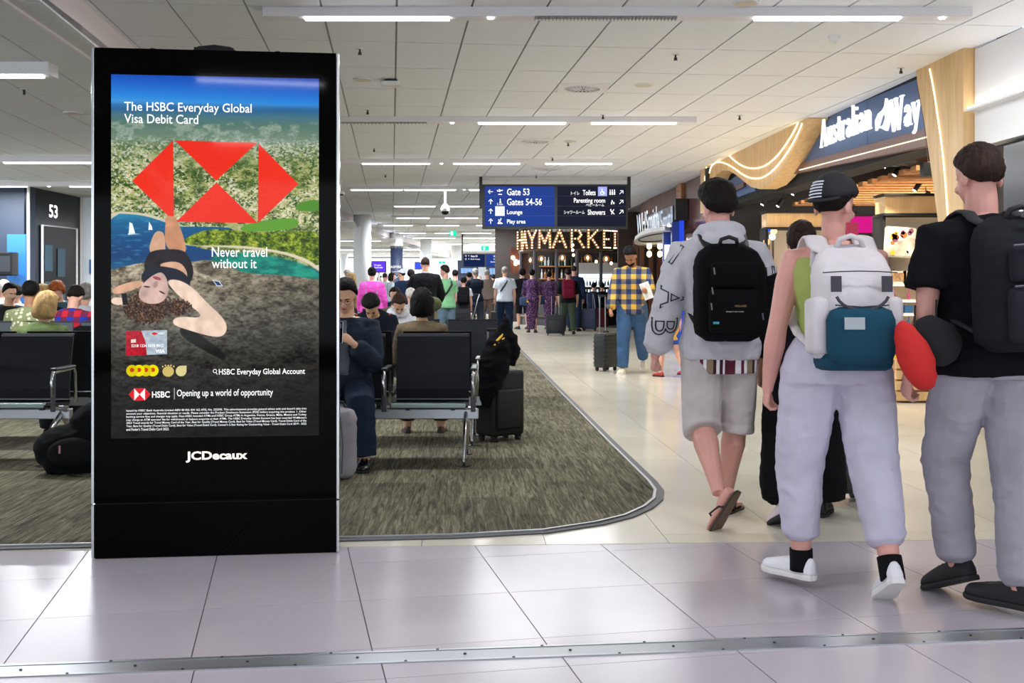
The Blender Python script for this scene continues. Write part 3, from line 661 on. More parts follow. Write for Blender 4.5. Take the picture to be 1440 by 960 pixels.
# lettering: custom serif strokes, (x,y) in letter units, height 1 = capital
def stroke(bm, a, b_, w0):
    a, b_ = Vector((*a, 0)), Vector((*b_, 0)); t = (b_ - a).normalized(); n = Vector((-t.y, t.x, 0)) * w0 * .42
    return [a + n, b_ + n, b_ - n, a - n]
SERIF = {
 'A': ([((.02, 0), (.27, 1), .06), ((.27, 1), (.5, 0), .13), ((.12, .33), (.42, .33), .05), ((-.04, .02), (.14, .02), .05), ((.38, .02), (.62, .02), .05)], .62),
 'W': ([((.04, 1), (.24, 0), .13), ((.24, 0), (.42, .95), .06), ((.36, 1), (.56, 0), .13), ((.56, 0), (.76, 1), .06), ((-.06, .98), (.16, .98), .05), ((.28, .98), (.46, .98), .05), ((.66, .98), (.86, .98), .05)], .86),
 'u': ([((.08, .62), (.08, .12), .12), ((.08, .1), (.2, .03), .09), ((.2, .03), (.36, .12), .06), ((.38, .64), (.38, 0), .12), ((0, .63), (.1, .63), .05), ((.28, .63), (.4, .63), .05), ((.38, .02), (.48, .02), .05)], .48),
 's': ([((.32, .62), (.3, .48), .05), ((.3, .58), (.12, .62), .06), ((.12, .62), (.06, .48), .1), ((.06, .46), (.3, .22), .13), ((.3, .2), (.22, .04), .09), ((.22, .03), (.05, .06), .06), ((.03, .0), (.03, .2), .05)], .36),
 't': ([((.14, .86), (.14, .1), .12), ((0, .62), (.3, .62), .06), ((.14, .08), (.26, .02), .08), ((.24, .02), (.32, .1), .04)], .33),
 'r': ([((.1, .64), (.1, 0), .12), ((0, .63), (.1, .63), .05), ((0, .02), (.22, .02), .05), ((.12, .48), (.24, .62), .06), ((.24, .62), (.34, .54), .11)], .37),
 'a': ([((.32, .5), (.32, .06), .12), ((.32, .52), (.2, .63), .07), ((.2, .63), (.06, .54), .08), ((.06, .5), (.1, .48), .1), ((.3, .38), (.12, .3), .06), ((.1, .3), (.06, .12), .11), ((.07, .08), (.2, .02), .07), ((.2, .02), (.32, .14), .05), ((.32, .04), (.44, .04), .06)], .45),
 'l': ([((.1, 1.02), (.1, 0), .12), ((0, 1), (.1, 1), .05), ((0, .02), (.22, .02), .05)], .24),
 'i': ([((.1, .64), (.1, 0), .12), ((0, .63), (.1, .63), .05), ((0, .02), (.22, .02), .05), ((.04, .86), (.16, .86), .12)], .24),
 'n': ([((.1, .64), (.1, 0), .12), ((0, .63), (.1, .63), .05), ((0, .02), (.2, .02), .05), ((.12, .5), (.26, .63), .06), ((.26, .62), (.38, .52), .09), ((.38, .54), (.38, 0), .12), ((.28, .02), (.5, .02), .05)], .5),
 'y': ([((.04, .64), (.22, .04), .12), ((.4, .64), (.18, -.18), .05), ((.18, -.18), (.06, -.26), .07), ((-.02, .63), (.14, .63), .05), ((.3, .63), (.46, .63), .05)], .44)}
def serif_word(word, o, xd, up, h, wscale, m, parent, names='letter', sp=.05, depth=.03):
    nn = xd.cross(up); x = 0
    for ch in word:
        st, adv = SERIF[ch]; bm = bmesh.new()
        for a, b_, w0 in st:
            P = stroke(None, a, b_, w0); pts = [o + xd * ((p.x + x) * h * wscale) + up * (p.y * h) for p in P]
            bm2 = bmesh.new(); prism(bm2, pts, nn * depth); me = tomesh(bm2); bm.from_mesh(me); bpy.data.meshes.remove(me)
        obj(names, bm, m, parent); x += adv + sp
    return x * h * wscale
M_sign = emis('sign_white', 'F6FAFF', 1.05)
zu = Vector((0, 0, 1))
def sign_word(word, xa, xb, ybase, h):
    """word on the shopfront from photo column xa (left, far) to xb (right, near)"""
    a = SP(xa, ybase); b_ = SP(xb, ybase); L = abs(b_.y - a.y) / abs(sfd.y)
    tot = sum(SERIF[c][1] + .05 for c in word) - .05
    serif_word(word, Vector((a.x, a.y, a.z)) + sfn * .05, -sfd, zu, h, L / tot / h, M_sign, signb)
Ysg = SFY(1160); ha = (209 - 171) / F * Ysg
sign_word('Australian', 1161, 1233, 208, ha)
sign_word('Way', 1260, 1302, 186.5, ha)
bm = bmesh.new()       # leaping animal mark
km = [(1234, 186), (1240, 172), (1237, 158), (1243, 150), (1250, 138), (1252, 152), (1254, 162), (1252, 176), (1247, 186), (1238, 181)]
km = [(1233.5, 184), (1233, 170), (1237, 160), (1243, 155), (1246, 149), (1247.5, 138), (1251, 146), (1252.5, 160), (1252, 172), (1248.5, 184), (1242, 180.5), (1236.5, 180), (1244, 176), (1247, 167), (1246.5, 157), (1241, 163), (1238.5, 172), (1236.5, 178)]
prism(bm, [SP(p[0] + 3, p[1]) + sfn * .05 for p in km], sfn * -.03); obj('animal_mark', bm, M_sign, signb)
# timber wave
wv = [(1168, 160), (1162, 168), (1150, 190), (1139, 212), (1129, 230), (1117, 247), (1104, 260), (1090, 266), (1077, 263), (1065, 254), (1055, 246), (1045, 240), (1035, 240), (1026, 245), (1020, 256), (1016, 270), (1013, 300), (1002, 300), (1000, 238)]
wave = empty('timber_wave', (0, 0, 0), 0, 'light plywood wave shaped cladding left of the blue shop sign', 'cladding')
bm = bmesh.new()
low = wv[1:-1]; 
def topz(x): return SP(x, HY - (CT + .0 - CH) * F / SFY(x))
for a, b_ in zip(low, low[1:]):
    if b_[0] >= a[0]: continue
    P = [SP(*a), SP(*b_), topz(b_[0]), topz(a[0])]; prism(bm, [p + sfn * .24 for p in P], sfn * -.26)
obj('plywood_panel', bm, M_ply, wave)
def led(pts, name='light_line', r=.008, off=.245, parent=None, k=2):
    for _ in range(k):
        q = [pts[0]]
        for a, b_ in zip(pts, pts[1:]): q += [(a[0] * .75 + b_[0] * .25, a[1] * .75 + b_[1] * .25), (a[0] * .25 + b_[0] * .75, a[1] * .25 + b_[1] * .75)]
        pts = q + [pts[-1]]
    obj(name, tb([SP(*p) + sfn * off for p in pts], r, 5), M_ledw, parent or wave)
led([(1147, 173), (1139, 188), (1128, 205), (1114, 222), (1098, 234), (1080, 238), (1062, 233), (1048, 222), (1040, 214)])
led([(1153, 174), (1146, 190), (1133, 212), (1118, 232), (1100, 248), (1084, 252), (1068, 248), (1052, 236), (1036, 228), (1024, 228), (1017, 236), (1014, 254), (1012, 275)])
led([(1014, 228), (1010, 240), (1009, 262)])
# timber pillar at the shop's near corner
pil = empty('timber_pillar', (0, 0, 0), 0, 'light plywood pillar with glowing line at the right end of the blue sign', 'pillar')
L_ = [(1304, 108), (1306, 118), (1311, 145), (1318, 185), (1326, 240), (1334, 300), (1342, 360), (1347, 420), (1350, 480), (1352, 540), (1353, 596)]
bm = bmesh.new(); yb = SFY(1372); 
for a, b_ in zip(L_, L_[1:]):
    A0, B0 = SP(*a), SP(*b_)
    C0 = Vector((sfx(yb), yb, B0.z)); D0 = Vector((sfx(yb), yb, A0.z if a is not L_[0] else CT))
    prism(bm, [p + sfn * .12 for p in ((A0 if a is not L_[0] else Vector((A0.x, A0.y, CT))), B0, C0, D0)], sfn * -.3)
obj('plywood_panel', bm, M_ply, pil)
led([(1324, 97), (1329, 120), (1336, 165), (1343, 215), (1348, 270), (1352, 330)], off=.125, parent=pil, r=.005)
led([(1306, 118), (1309, 135), (1316, 175), (1322, 230)], off=.122, parent=pil, r=.003, name='shadow_gap', k=0)
for o in pil.children:
    if o.name.startswith('shadow_gap'): o.data.materials[0] = M_brown
# white fascia and dark wall right of the pillar
yb = SFY(1372)
wr = empty('white_fascia', (0, 0, 0), 0, 'white fascia box with a strip light, right of the plywood pillar', 'fascia')
def sbox(Y0, Y1, z0, z1, o0, o1):
    bm = bmesh.new(); P = [Vector((sfx(Y0), Y0, z0)), Vector((sfx(Y1), Y1, z0)), Vector((sfx(Y1), Y1, z1)), Vector((sfx(Y0), Y0, z1))]
    prism(bm, [p + sfn * o0 for p in P], sfn * (o1 - o0)); return bm
obj('upper_panel', sbox(3, yb - .02, 2.95, CT - .02, .02, -.2), M_white, wr)
obj('lower_panel', sbox(3, yb - .02, 2.55, 2.885, .02, -.2), M_white, wr)
obj('strip_light', sbox(3, yb - .02, 2.905, 2.93, .09, -.0), emis('strip_light', 'FFF8F0', 4), wr)
obj('ledge', sbox(3, yb - .02, 2.885, 2.905, .12, -.1), M_white, wr)
obj('wall_right', sbox(2.5, yb - .03, 0, 2.545, -.1, -.3), mat('dark_stone', '2E2F33', .35, var=.4, vscale=6), kind='structure')
pn = empty('dark_stone_panel', (0, 0, 0), 0, 'dark glossy wall panel with a white zigzag line, far right edge', 'panel')
obj('panel', sbox(4, 9.9, .85, 2.5, -.0, -.09), mat('dark_slate', '24262C', .2, var=.35, vscale=9), pn)
rz_ = random.Random(4); zz = [(9.75, 1.92)]
for k in range(26): zz.append((zz[-1][0] - .06, 1.92 - .004 * k + rz_.uniform(-.025, .02)))
bm = bmesh.new(); tube(bm, [Vector((sfx(Y), Y, z)) + sfn * .006 for Y, z in zz], .006, 5); obj('zigzag_line', bm, emis('zigzag', 'FFFFFF', 1.5), pn)
cb = empty('counter_cabinet', (0, 0, 0), 0, 'low dark cabinet at the right edge beyond the man in black', 'cabinet')
obj('body', sbox(5, 9.4, .05, .78, .28, -.0), M_dkgrey, cb); obj('worktop', sbox(4.9, 9.45, .78, .82, .31, -.0), M_alu, cb)
obj('grey_inset', sbox(8.7, 9.3, .1, .7, .285, .2), mat('mid_grey', '6A6C70', .5), cb)
# ---- shop interior
obj('wall_right', bx((7.6, 20.6, 1.7), (8.0, .2, 3.5)), mat('shop_black', '18171A', .7), kind='structure')
obj('wall_right', bx((11.4, 15, 1.7), (.2, 12, 3.5)), MC['shop_black'], kind='structure')
obj('wall_right', bx((8.1, 9.9, 1.7), (6.4, .15, 3.5)), MC['shop_black'], kind='structure')
obj('ceiling', slab2d([(sfx(9.9) + .1, 9.9), (11.3, 9.9), (11.3, 20.7), (sfx(20.7) + .1, 20.7)], 3.46, 3.56), MC['shop_black'], kind='structure')
tim = empty('timber_slat_ceiling', (0, 0, 0), 0, 'suspended oak slat ceiling raft inside the shop', 'ceiling raft')
for k in range(16):
    obj('slat', bx((7.0, 13.4 + k * .42, 2.72 - 0), (4.0, .2, .06)), M_oak, tim)
tim.location = (0, 0, .0)
tr = empty('bulkhead_beam', (0, 0, 0), 0, 'black beam over the slat ceiling front edge', 'beam')
obj('beam', bx((6.9, 13.0, 2.62), (4.2, .12, .16)), M_black, tr)
# duct
dk_ = empty('air_duct', (0, 0, 0), 0, 'black flexible air duct hanging behind the shop sign', 'duct')
dpts = [(4.7, 14.2, 2.98), (5.1, 14.0, 2.98), (5.5, 13.8, 3.0), (5.8, 13.4, 3.08), (6.1, 13.0, 3.2)]
bm = bmesh.new(); seg = []
for a, b_ in zip(dpts, dpts[1:]):
    for q in range(6): seg.append(Vector(a).lerp(Vector(b_), q / 6))
tube(bm, seg, [.2 + (.014 if k % 2 else -.008) for k in range(len(seg))], 16)
obj('flexible_hose', bm, mat('duct_foil', '3A3A3E', .35, .6), dk_, True)
for k, (x, y, z) in enumerate(((1183, 268, 14), (1097, 285, 15), (1075, 283, 16), (1205, 222, 13.4), (1247, 228, 13.8), (1290, 262, 15.5), (1302, 275, 16), (1118, 268, 17), (1262, 240, 14.4))):
    z = max(z, 5.3 / ((x - 720) / F + .0467)); p = at(x, y, z); t = empty('spotlight', p, 0, 'black track spotlight ' + ('between cap and wave, bright lens', 'just left of the black cap, under the wave tip', 'under the lowest point of the plywood wave', 'under the lettering, above the cap', 'left of the air duct', 'on the slat ceiling, upper right', 'on the slat ceiling beside the pillar', 'under the wave, right of its tip', 'below the air duct')[k], 'spotlight', 'black shop track spotlights')
    Mt = Matrix.Rotation(R(35), 4, 'Y'); bm = bmesh.new(); cyl(bm, (0, 0, 0), .035, .14, 12, M=Mt); obj('can', bm, M_black, t)
    bm = bmesh.new(); cyl(bm, (0, 0, -.071), .028, .006, 12, M=Mt); obj('lens', bm, emis('spot_lens', 'FFF4E0', 12), t)
    obj('stem', tb([(0, 0, .03), (0, 0, 3.44 - p.z)], .008, 6), M_black, t)
    l = bpy.data.lights.new('spot', 'SPOT'); l.energy = 90; l.spot_size = R(80); l.color = (1, .86, .68); l.shadow_soft_size = .05
    o = bpy.data.objects.new('spot', l); link(o, t); o.location = (-.02, 0, -.09); o.rotation_euler = (R(20), 0, 0)
sun_area('shop_light', (6.8, 16.5, 3.38), 3.0, 4.0, 300, (1, .88, .72))
sun_area('shop_front_light', (5.6, 12.4, 3.38), 1.6, 2.0, 110, (1, .9, .76))
# shelving bays
M_shelfback = mat('shelf_back', 'EADCC8', .7); M_shelf = mat('shelf_white', 'F2ECE2', .5)
M_ledstrip = emis('shelf_led', 'FFE9C8', 5)
def shelf_unit(x0, x1, Y, yt, yb_, rows, label, hdr=True):
    a = at(x0, yb_, Y); b_ = at(x1, yt, Y); W = b_.x - a.x; z1 = b_.z; z0 = max(0, a.z)
    t = empty('display_shelving', ((a.x + b_.x) / 2, Y, 0), 0, label, 'shelving', 'lit shop shelving bays')
    obj('back_panel', bx((0, .4, z1 / 2), (W, .03, z1)), M_shelfback, t)
    for s in (-1, 1): obj('side_panel', bx((s * W / 2, .2, z1 / 2), (.04, .42, z1)), M_dark, t)
    if hdr:
        obj('header_box', bx((0, .15, z1 + .14), (W, .4, .22)), M_ply, t); obj('header_frame', bx((0, .13, z1 + .012), (W + .06, .44, .03)), M_dark, t); obj('header_frame', bx((0, .13, z1 + .268), (W + .06, .44, .03)), M_dark, t)
    zs = []
    for y in rows:
        z = CH + (HY - y) / F * Y
        obj('shelf', bx((0, .19, z - .012), (W - .04, .4, .024)), M_shelf, t); zs.append(z)
        obj('shelf_light', bx((0, .02, z - .03), (W - .06, .012, .01)), M_ledstrip, t)
    obj('plinth', bx((0, .2, .06), (W, .4, .12)), M_dark, t)
    return (a.x + b_.x) / 2, W, zs
prod = [('E8C22A', 'yellow'), ('D8402A', 'red'), ('E7DDC8', 'cream'), ('C9628A', 'pink'), ('3A6EA5', 'blue'), ('8A5A34', 'brown'), ('F2F0EA', 'white'), ('2E2E30', 'black'), ('D98A2E', 'orange')]
pm = {c: mat('packaging_' + n, c, .45) for c, n in prod}
pmesh = {}
def pack(kind, c):
    if (kind, c) in pmesh: return pmesh[(kind, c)]
    bm = bmesh.new()
    if kind == 'gift_box': box(bm, (0, 0, .05), (.12, .07, .1), bev=.004); box(bm, (0, 0, .101), (.125, .072, .012))
    elif kind == 'jar': cyl(bm, (0, 0, .045), .035, .09, 12); cyl(bm, (0, 0, .1), .03, .02, 12)
    elif kind == 'bottle': tube(bm, [(0, 0, 0), (0, 0, .1), (0, 0, .14), (0, 0, .19)], [.03, .03, .012, .012], 10)
    else: tube(bm, [(0, 0, 0), (0, 0, .02), (0, .01, .08), (0, .02, .14)], [(.05, .03), (.06, .035), (.055, .02), (.05, .006)], 8)
    me = tomesh(bm); me.materials.append(pm[c]); pmesh[(kind, c)] = me; return me
rp = random.Random(11)
def fill(xc, W, Y, z, hmax, tagw, pal=None, kinds=('gift_box', 'jar', 'pouch', 'bottle'), n=None):
    n = n or max(3, int(W / .17)); kinds = list(kinds)
    runs = 0
    while runs < n:
        kd = rp.choice(kinds); c, cn = rp.choice(pal or prod); k = rp.randint(1, 3)
        for q in range(k):
            if runs >= n: break
            x = xc - W / 2 + (runs + .6) * W / (n + .3)
            o = obj(kd, pack(kd, c), None, None); o.location = (x, Y + .1 + rp.uniform(-.02, .03), z); s = rp.uniform(.8, 1.15) * min(1, hmax / .2) * 1.1
            o.scale = (s, s, s); o.rotation_euler.z = rp.uniform(-.2, .2)
            tag(o, '%s %s on the %s' % (cn, kd.replace('_', ' '), tagw), kd.replace('_', ' '), '%s %s packs on the %s' % (cn, kd.replace('_', ' '), tagw)); runs += 1
ords = ['top', 'second', 'third', 'fourth', 'fifth', 'sixth', 'seventh', 'lowest']
rows = [398, 421, 461, 484, 506, 528, 548][0:7]
xc, W, zs = shelf_unit(1243, 1344, 14.5, 303, 566, [358 + 40, 421, 440, 461, 484, 506, 530], 'shelving bay of coloured packs between the white backpack and the man in black')
for k, z in enumerate(zs):
    pal = [prod[2], prod[6], prod[5]] if k == 0 else [prod[0], prod[2], prod[3]] if k == 1 else [prod[3], prod[4], prod[7]] if k < 4 else [prod[0], prod[8], prod[1]]
    fill(xc, W - .1, 14.5, z, .16, ords[k] + ' shelf of the bay near the pillar', pal)
xc, W, zs = shelf_unit(1078, 1190, 17.6, 322, 560, [396, 425, 455, 485, 515], 'shelving bay with globe lamps behind the hoodie man')
for k, z in enumerate(zs[1:]): fill(xc, W - .1, 17.6, z, .2, ords[k + 1] + ' shelf of the bay with globe lamps', [prod[2], prod[6], prod[4]])
# globe lamps
gb = at(1086, 396, 17.75)
for k, (x, y, c) in enumerate(((1075, 314, 'F0B8A0'), (1078, 323, '1C4FD0'), (1085, 330, 'F2CFA6'), (1084, 337, 'CFE0EA'), (1076, 344, 'F0B070'))):
    pass
lampd = empty('globe_lamp', (gb.x, 17.7, gb.z), 0, 'cluster lamp of mosaic glass globes on black stems', 'lamp')
for k, (x, y, c) in enumerate(((1074, 314, 'F0A88C'), (1077, 321, '2050E0'), (1085, 325, 'F4D0A0'), (1083, 333, 'CFE4F0'), (1075, 340, 'F2B070'))):
    p = at(x + 3, y, 17.7) - Vector((gb.x, 17.7, gb.z)); p.z = p.z
    g_ = obj('glass_globe', (lambda b: (ell(b, p, (.055, .055, .055), sub=3), b)[1])(bmesh.new()), emis('globe_' + c, c, 1.4), lampd, True)
    obj('stem', tb([(0, 0, .0), (p.x * .6, p.y, p.z * .4), (p.x, p.y, p.z - .05)], .007, 6), M_black, lampd)
bm = bmesh.new(); cyl(bm, (0, 0, .01), .07, .02, 16); obj('base', bm, M_black, lampd)
# cushion, boxes, pink screen, plinth
cu = empty('patterned_cushion', at(1264, 362, 14.5), 0, 'square cushion with yellow and orange circles, standing on the top shelf', 'cushion')
bm = bmesh.new(); box(bm, (0, 0, .2), (.42, .09, .4), Matrix.Rotation(.06, 4, 'Y'), bev=.035); obj('cover', bm, mat('cushion_cloth', 'E8D6C2', .8, var=.5, vscale=7), cu, True)
for k in range(14):
    bm = bmesh.new(); cyl(bm, (rp.uniform(-.15, .15), -.052, .2 + rp.uniform(-.14, .15)), .028, .004, 12, M=None)
    bmesh.ops.rotate(bm, verts=bm.verts[:], cent=(0, 0, 0), matrix=Matrix.Identity(3)); bm.free()
    cx_, cz_ = rp.uniform(-.15, .15), .2 + rp.uniform(-.14, .15)
    bm = bmesh.new(); cyl(bm, (0, 0, 0), rp.uniform(.02, .045), .004, 14, M=Matrix.Translation((cx_, -.047, cz_)) @ Matrix.Rotation(R(90), 4, 'X')); obj('printed_circle', bm, mat(*rp.choice([('print_yellow', 'E9B22A', .8), ('print_orange', 'D9703A', .8), ('print_plum', '8A4A6A', .8), ('print_white', 'F4EEE4', .8)])), cu)
for k, (x, y, wd, c, l) in enumerate(((1260, 400, .24, 'F0E6D8', 'open white gift box left on the top shelf'), (1282, 400, .26, 'E8DCCB', 'open pale gift box right on the top shelf'))):
    p = at(x, y - 2, 14.62); t = empty('window_box', p, 0, l, 'box', None)
    obj('tray', bx((0, 0, .08), (wd, .1, .16)), mat('card_' + str(k), c, .6), t); obj('contents', bx((0, -.052, .08), (wd * .7, .006, .11)), mat('boxfill' + str(k), 'B08A62', .6, var=.5, vscale=30), t)
sr = empty('wall_screen', at(1209, 316, 17.0), 0, 'magenta wall screen above the green top and cap', 'screen')
obj('panel', bx((0, 0, 0), (.52, .05, .3)), M_black, sr); obj('picture', bx((0, -.028, 0), (.47, .004, .25)), emis('magenta', 'C01878', 1.0), sr)
pl = empty('timber_plinth', (0, 0, 0), 0, 'slatted light timber display plinth at the shop entrance', 'plinth')
g0 = gnd(1258, 566); obj('core', bx((g0.x + .28, g0.y + .25, .23), (.5, .45, .44)), M_oak, pl)
for k in range(4): obj('slat', bx((g0.x + .28, g0.y + .0, .07 + k * .115), (.54, .04, .095)), M_ply, pl)
bm = bmesh.new(); cyl(bm, (g0.x + .5, g0.y - .02, .03), .03, .03, 12, M=None); obj('caster', bm, M_black, pl)
# ---------------------------------------------------------------- walnut panel and newsagent
wp = empty('walnut_wall_panel', (0, 0, 0), 0, 'glossy dark walnut wall panel between the newsagent and the plywood wave', 'wall panel')
M_walg = wood_mat('walnut_gloss', '5E3A36', '754C46', (1, 1, .2), .18)
obj('panel', sbox(SFY(1003), SFY(964), 0, CT - .01, .04, -.1), M_walg, wp)
obj('oak_edge', sbox(SFY(964), SFY(957), 0, CT - .01, .1, -.1), M_oak, wp)
obj('wall_right', sbox(SFY(964), 46, 0, CT, -.9, -1.1), mat('newsagent_black', '1C1B1E', .7), kind='structure')
ns = empty('newsagent_front', (0, 0, 0), 0, 'curved newsagent front with walnut slats, glowing name and white canopy', 'shopfront')
def nsp(x, Y, z, off=0): return Vector(((x - 720) / F * Y + off, Y, z))
# curved timber fascia, px 899..957
curve = [(957, 24.4), (948, 25.0), (938, 25.8), (926, 26.8), (914, 28.0), (904, 29.4), (900, 31)]
k = 0
for a, b_ in zip(curve, curve[1:]):
    for q in range(5):
        t0, t1 = q / 5 + .012, (q + 1) / 5 - .012
        pa = nsp(a[0] + (b_[0] - a[0]) * t0, a[1] + (b_[1] - a[1]) * t0, 2.95); pb = nsp(a[0] + (b_[0] - a[0]) * t1, a[1] + (b_[1] - a[1]) * t1, 2.95)
        bm = bmesh.new(); prism(bm, [pa, pb, pb + zu * .53, pa + zu * .53], (.12, .05, 0)); obj('timber_slat', bm, M_walnut, ns)
M_mirror = mat('mirror_steel', 'A9B4C8', .08, 1)
bm = bmesh.new()
crv2 = [(946, 23.6), (938, 24.2), (926, 25.3), (914, 26.6), (903, 28.4), (897, 30)]
for a, b_ in zip(crv2, crv2[1:]):
    pa, pb = nsp(a[0], a[1], 2.5), nsp(b_[0], b_[1], 2.5); prism(bm, [pa, pb, pb + zu * .48, pa + zu * .48], (.15, .06, 0))
obj('mirror_fascia', bm, M_mirror, ns)
bm = bmesh.new()
can = [nsp(948, 23.4, 2.42), nsp(935, 22.9, 2.42), nsp(915, 23.8, 2.42), nsp(901, 25.2, 2.42), nsp(893, 27.5, 2.42), nsp(892, 30, 2.42), nsp(905, 33, 2.42), nsp(960, 33, 2.42)]
prism(bm, can, (0, 0, .08)); obj('canopy', bm, M_white, ns)
bm = bmesh.new(); cc = nsp(928, 26, 2.41); tube(bm, [cc + Vector((.42 * math.cos(a), 2.4 * math.sin(a), 0)) for a in [q * math.pi / 12 for q in range(24)]], .02, 6, closed=True); obj('groove_ring', bm, M_dkgrey, ns)
pa, pb = nsp(902, 27.6, 0), nsp(933, 24.3, 0)
text('shop_lettering', 'WHSmith', ns, emis('cool_sign', 'E8F2FF', 1.05), (pa.x - .12, pa.y - .05, 2.52), (pb - pa), zu, w=(pb - pa).length, h=.52, bold=.0)
obj('black_box_sign', bx(at(955, 294, 23.4) + Vector((.05, .1, 0)), (.26, .3, .44)), M_black, ns)
pt = empty('blue_portal', (0, 0, 0), 0, 'blue doorway frame with lit white panel under the newsagent canopy', 'portal')
M_blue = mat('portal_blue', '22409A', .25)
def pbox(x0, x1, y0, y1, Y, d=.2, m=M_blue, name='frame'):
    a, b_ = at(x0, y1, Y), at(x1, y0, Y); obj(name, bx(((a.x + b_.x) / 2, Y + d / 2, (a.z + b_.z) / 2), (b_.x - a.x, d, b_.z - a.z)), m, pt)
pbox(945, 962, 312, 488, 23.0); pbox(933, 945, 326, 486, 23.6); pbox(956, 962, 310, 488, 22.9, .1, emis('blue_edge', '2C4BE0', .8), 'edge_light')
pbox(935, 942, 344, 400, 23.5, .05, emis('white_panel', 'F4F6FF', 2.0), 'light_panel')
for k, (x, y) in enumerate(((913, 346), (928, 346), (913, 357), (928, 357))):
    p = at(x, y, 30); t = empty('wall_lamp', p, 0, 'small warm lantern on the dark wall, %s' % ('upper left', 'upper right', 'lower left', 'lower right')[k], 'lamp', 'wall lanterns by the newsagent')
    bm = bmesh.new(); ell(bm, (0, 0, 0), (.07, .07, .09)); obj('globe', bm, emis('lantern', 'FFE4B0', 5), t, True); obj('bracket', bx((0, .08, 0), (.03, .14, .03)), M_black, t)
obj('wall_back', bx((4.6, 32.5, 1.7), (3.0, .2, 3.5)), mat('walnut_dark', '3C2B24', .5), kind='structure')
for k in range(4): obj('timber_column', bx(at((906, 919, 931, 897)[k], 380, 31) * Vector((1, 1, 0)) + Vector((0, 0, 1.3)) if False else (at((906, 919, 931, 897)[k], 380, 31).x, 31.6, 1.3), (.12, .12, 2.6)), M_walnut, ns)
# ---------------------------------------------------------------- marquee bar
HYY = 36.0
hc = Vector(((806 - 720) / F * HYY, HYY + 1.6, 0)); HR = 1.72
bar = empty('corner_bar', hc, 0, 'round fronted bar with bulb lit marquee letters, pendants and dark mullions', 'bar')
M_bz = mat('bar_bronze', '4A3A32', .5, .3)
def arc(a0, a1, r, z, n=16): return [Vector((r * math.sin(R(a0 + (a1 - a0) * k / n)), -r * math.cos(R(a0 + (a1 - a0) * k / n)), z)) for k in range(n + 1)]
zt = CH + (HY - 323) / F * HYY; zb_ = CH + (HY - 351) / F * HYY
for z, r_ in ((zt + .1, .05), (zb_ - .03, .06), (CH - .02, .05), (CH - (446 - HY) / F * HYY * .98, .05)):
    obj('curved_rail', tb(arc(-100, 92, HR, z), r_, 6), M_bz, bar)
for k in range(24): 
    a = arc(-96 + k * 8, -96 + k * 8 + 1, HR - .03, 0, 1)[0]; obj('grille_bar', tb([a + zu * zb_, a + zu * (zt + .1)], .008, 4), M_bz, bar)
for z in [zb_ + .1 * q for q in range(1, 8)]: obj('grille_hoop', tb(arc(-100, 92, HR - .03, z), .007, 4), M_bz, bar)
for a_ in (-78, -46, -18, 4, 32, 68):
    a = arc(a_, a_ + 1, HR, 0, 1)[0]; obj('mullion', tb([a, a + zu * zb_], .055, 6), mat('mullion', '4E4A58', .5), bar)
bm = bmesh.new(); P = arc(-100, 92, HR - .02, 0, 20)
for a, b_ in zip(P, P[1:]): prism(bm, [a, b_, b_ + zu * 1.02, a + zu * 1.02], (a + b_).normalized() * -.08)
obj('lower_wall', bm, mat('bar_grey', '4A4A4C', .7), bar)
obj('bar_top', tb(arc(-60, 92, HR + .02, 1.05), .04, 6), M_oak, bar)
SL = {'A': [((.02, 0), (.4, 1)), ((.4, 1), (.78, 0)), ((.2, .34), (.62, .34))], 'Y': [((.02, 1), (.35, .48)), ((.7, 1), (.35, .48)), ((.35, .48), (.35, 0))], 'H': [((.1, 0), (.1, 1)), ((.7, 0), (.7, 1)), ((.1, .5), (.7, .5))],
      'M': [((.08, 0), (.1, 1)), ((.1, 1), (.45, .25)), ((.45, .25), (.8, 1)), ((.8, 1), (.82, 0))], 'R': [((.12, 0), (.12, 1)), ((.12, 1), (.5, .96)), ((.5, .96), (.6, .72)), ((.6, .72), (.45, .5)), ((.12, .5), (.45, .5)), ((.45, .5), (.72, 0))],
      'K': [((.12, 0), (.12, 1)), ((.68, 1), (.14, .45)), ((.3, .58), (.72, 0))], 'E': [((.12, 0), (.12, 1)), ((.12, 1), (.6, 1)), ((.12, .5), (.48, .5)), ((.12, 0), (.6, 0))], 'T': [((.35, 0), (.35, 1)), ((.02, 1), (.68, 1))]}
lets = [('H', 727, 735), ('A', 735, 742), ('Y', 743, 755), ('M', 757, 775), ('A', 777, 797), ('R', 800, 822), ('K', 824, 842), ('E', 847, 860), ('T', 861, 872)]
M_bulb = emis('bulb', 'FFE2B4', 4); M_let = mat('marquee_metal', 'B07A4C', .5, .2)
blb = bmesh.new(); ell(blb, (0, 0, 0), (.024, .024, .024), sub=1); blb = tomesh(blb); blb.materials.append(M_bulb)
def bend(u, z, off=0):
    """u: photo column -> point on the curved front"""
    Xw = (u - 720) / F * (HYY + .15); s = max(-.999, min(.999, (Xw - hc.x) / (HR + off)))
    return Vector(((HR + off) * s, -(HR + off) * math.sqrt(1 - s * s), z))
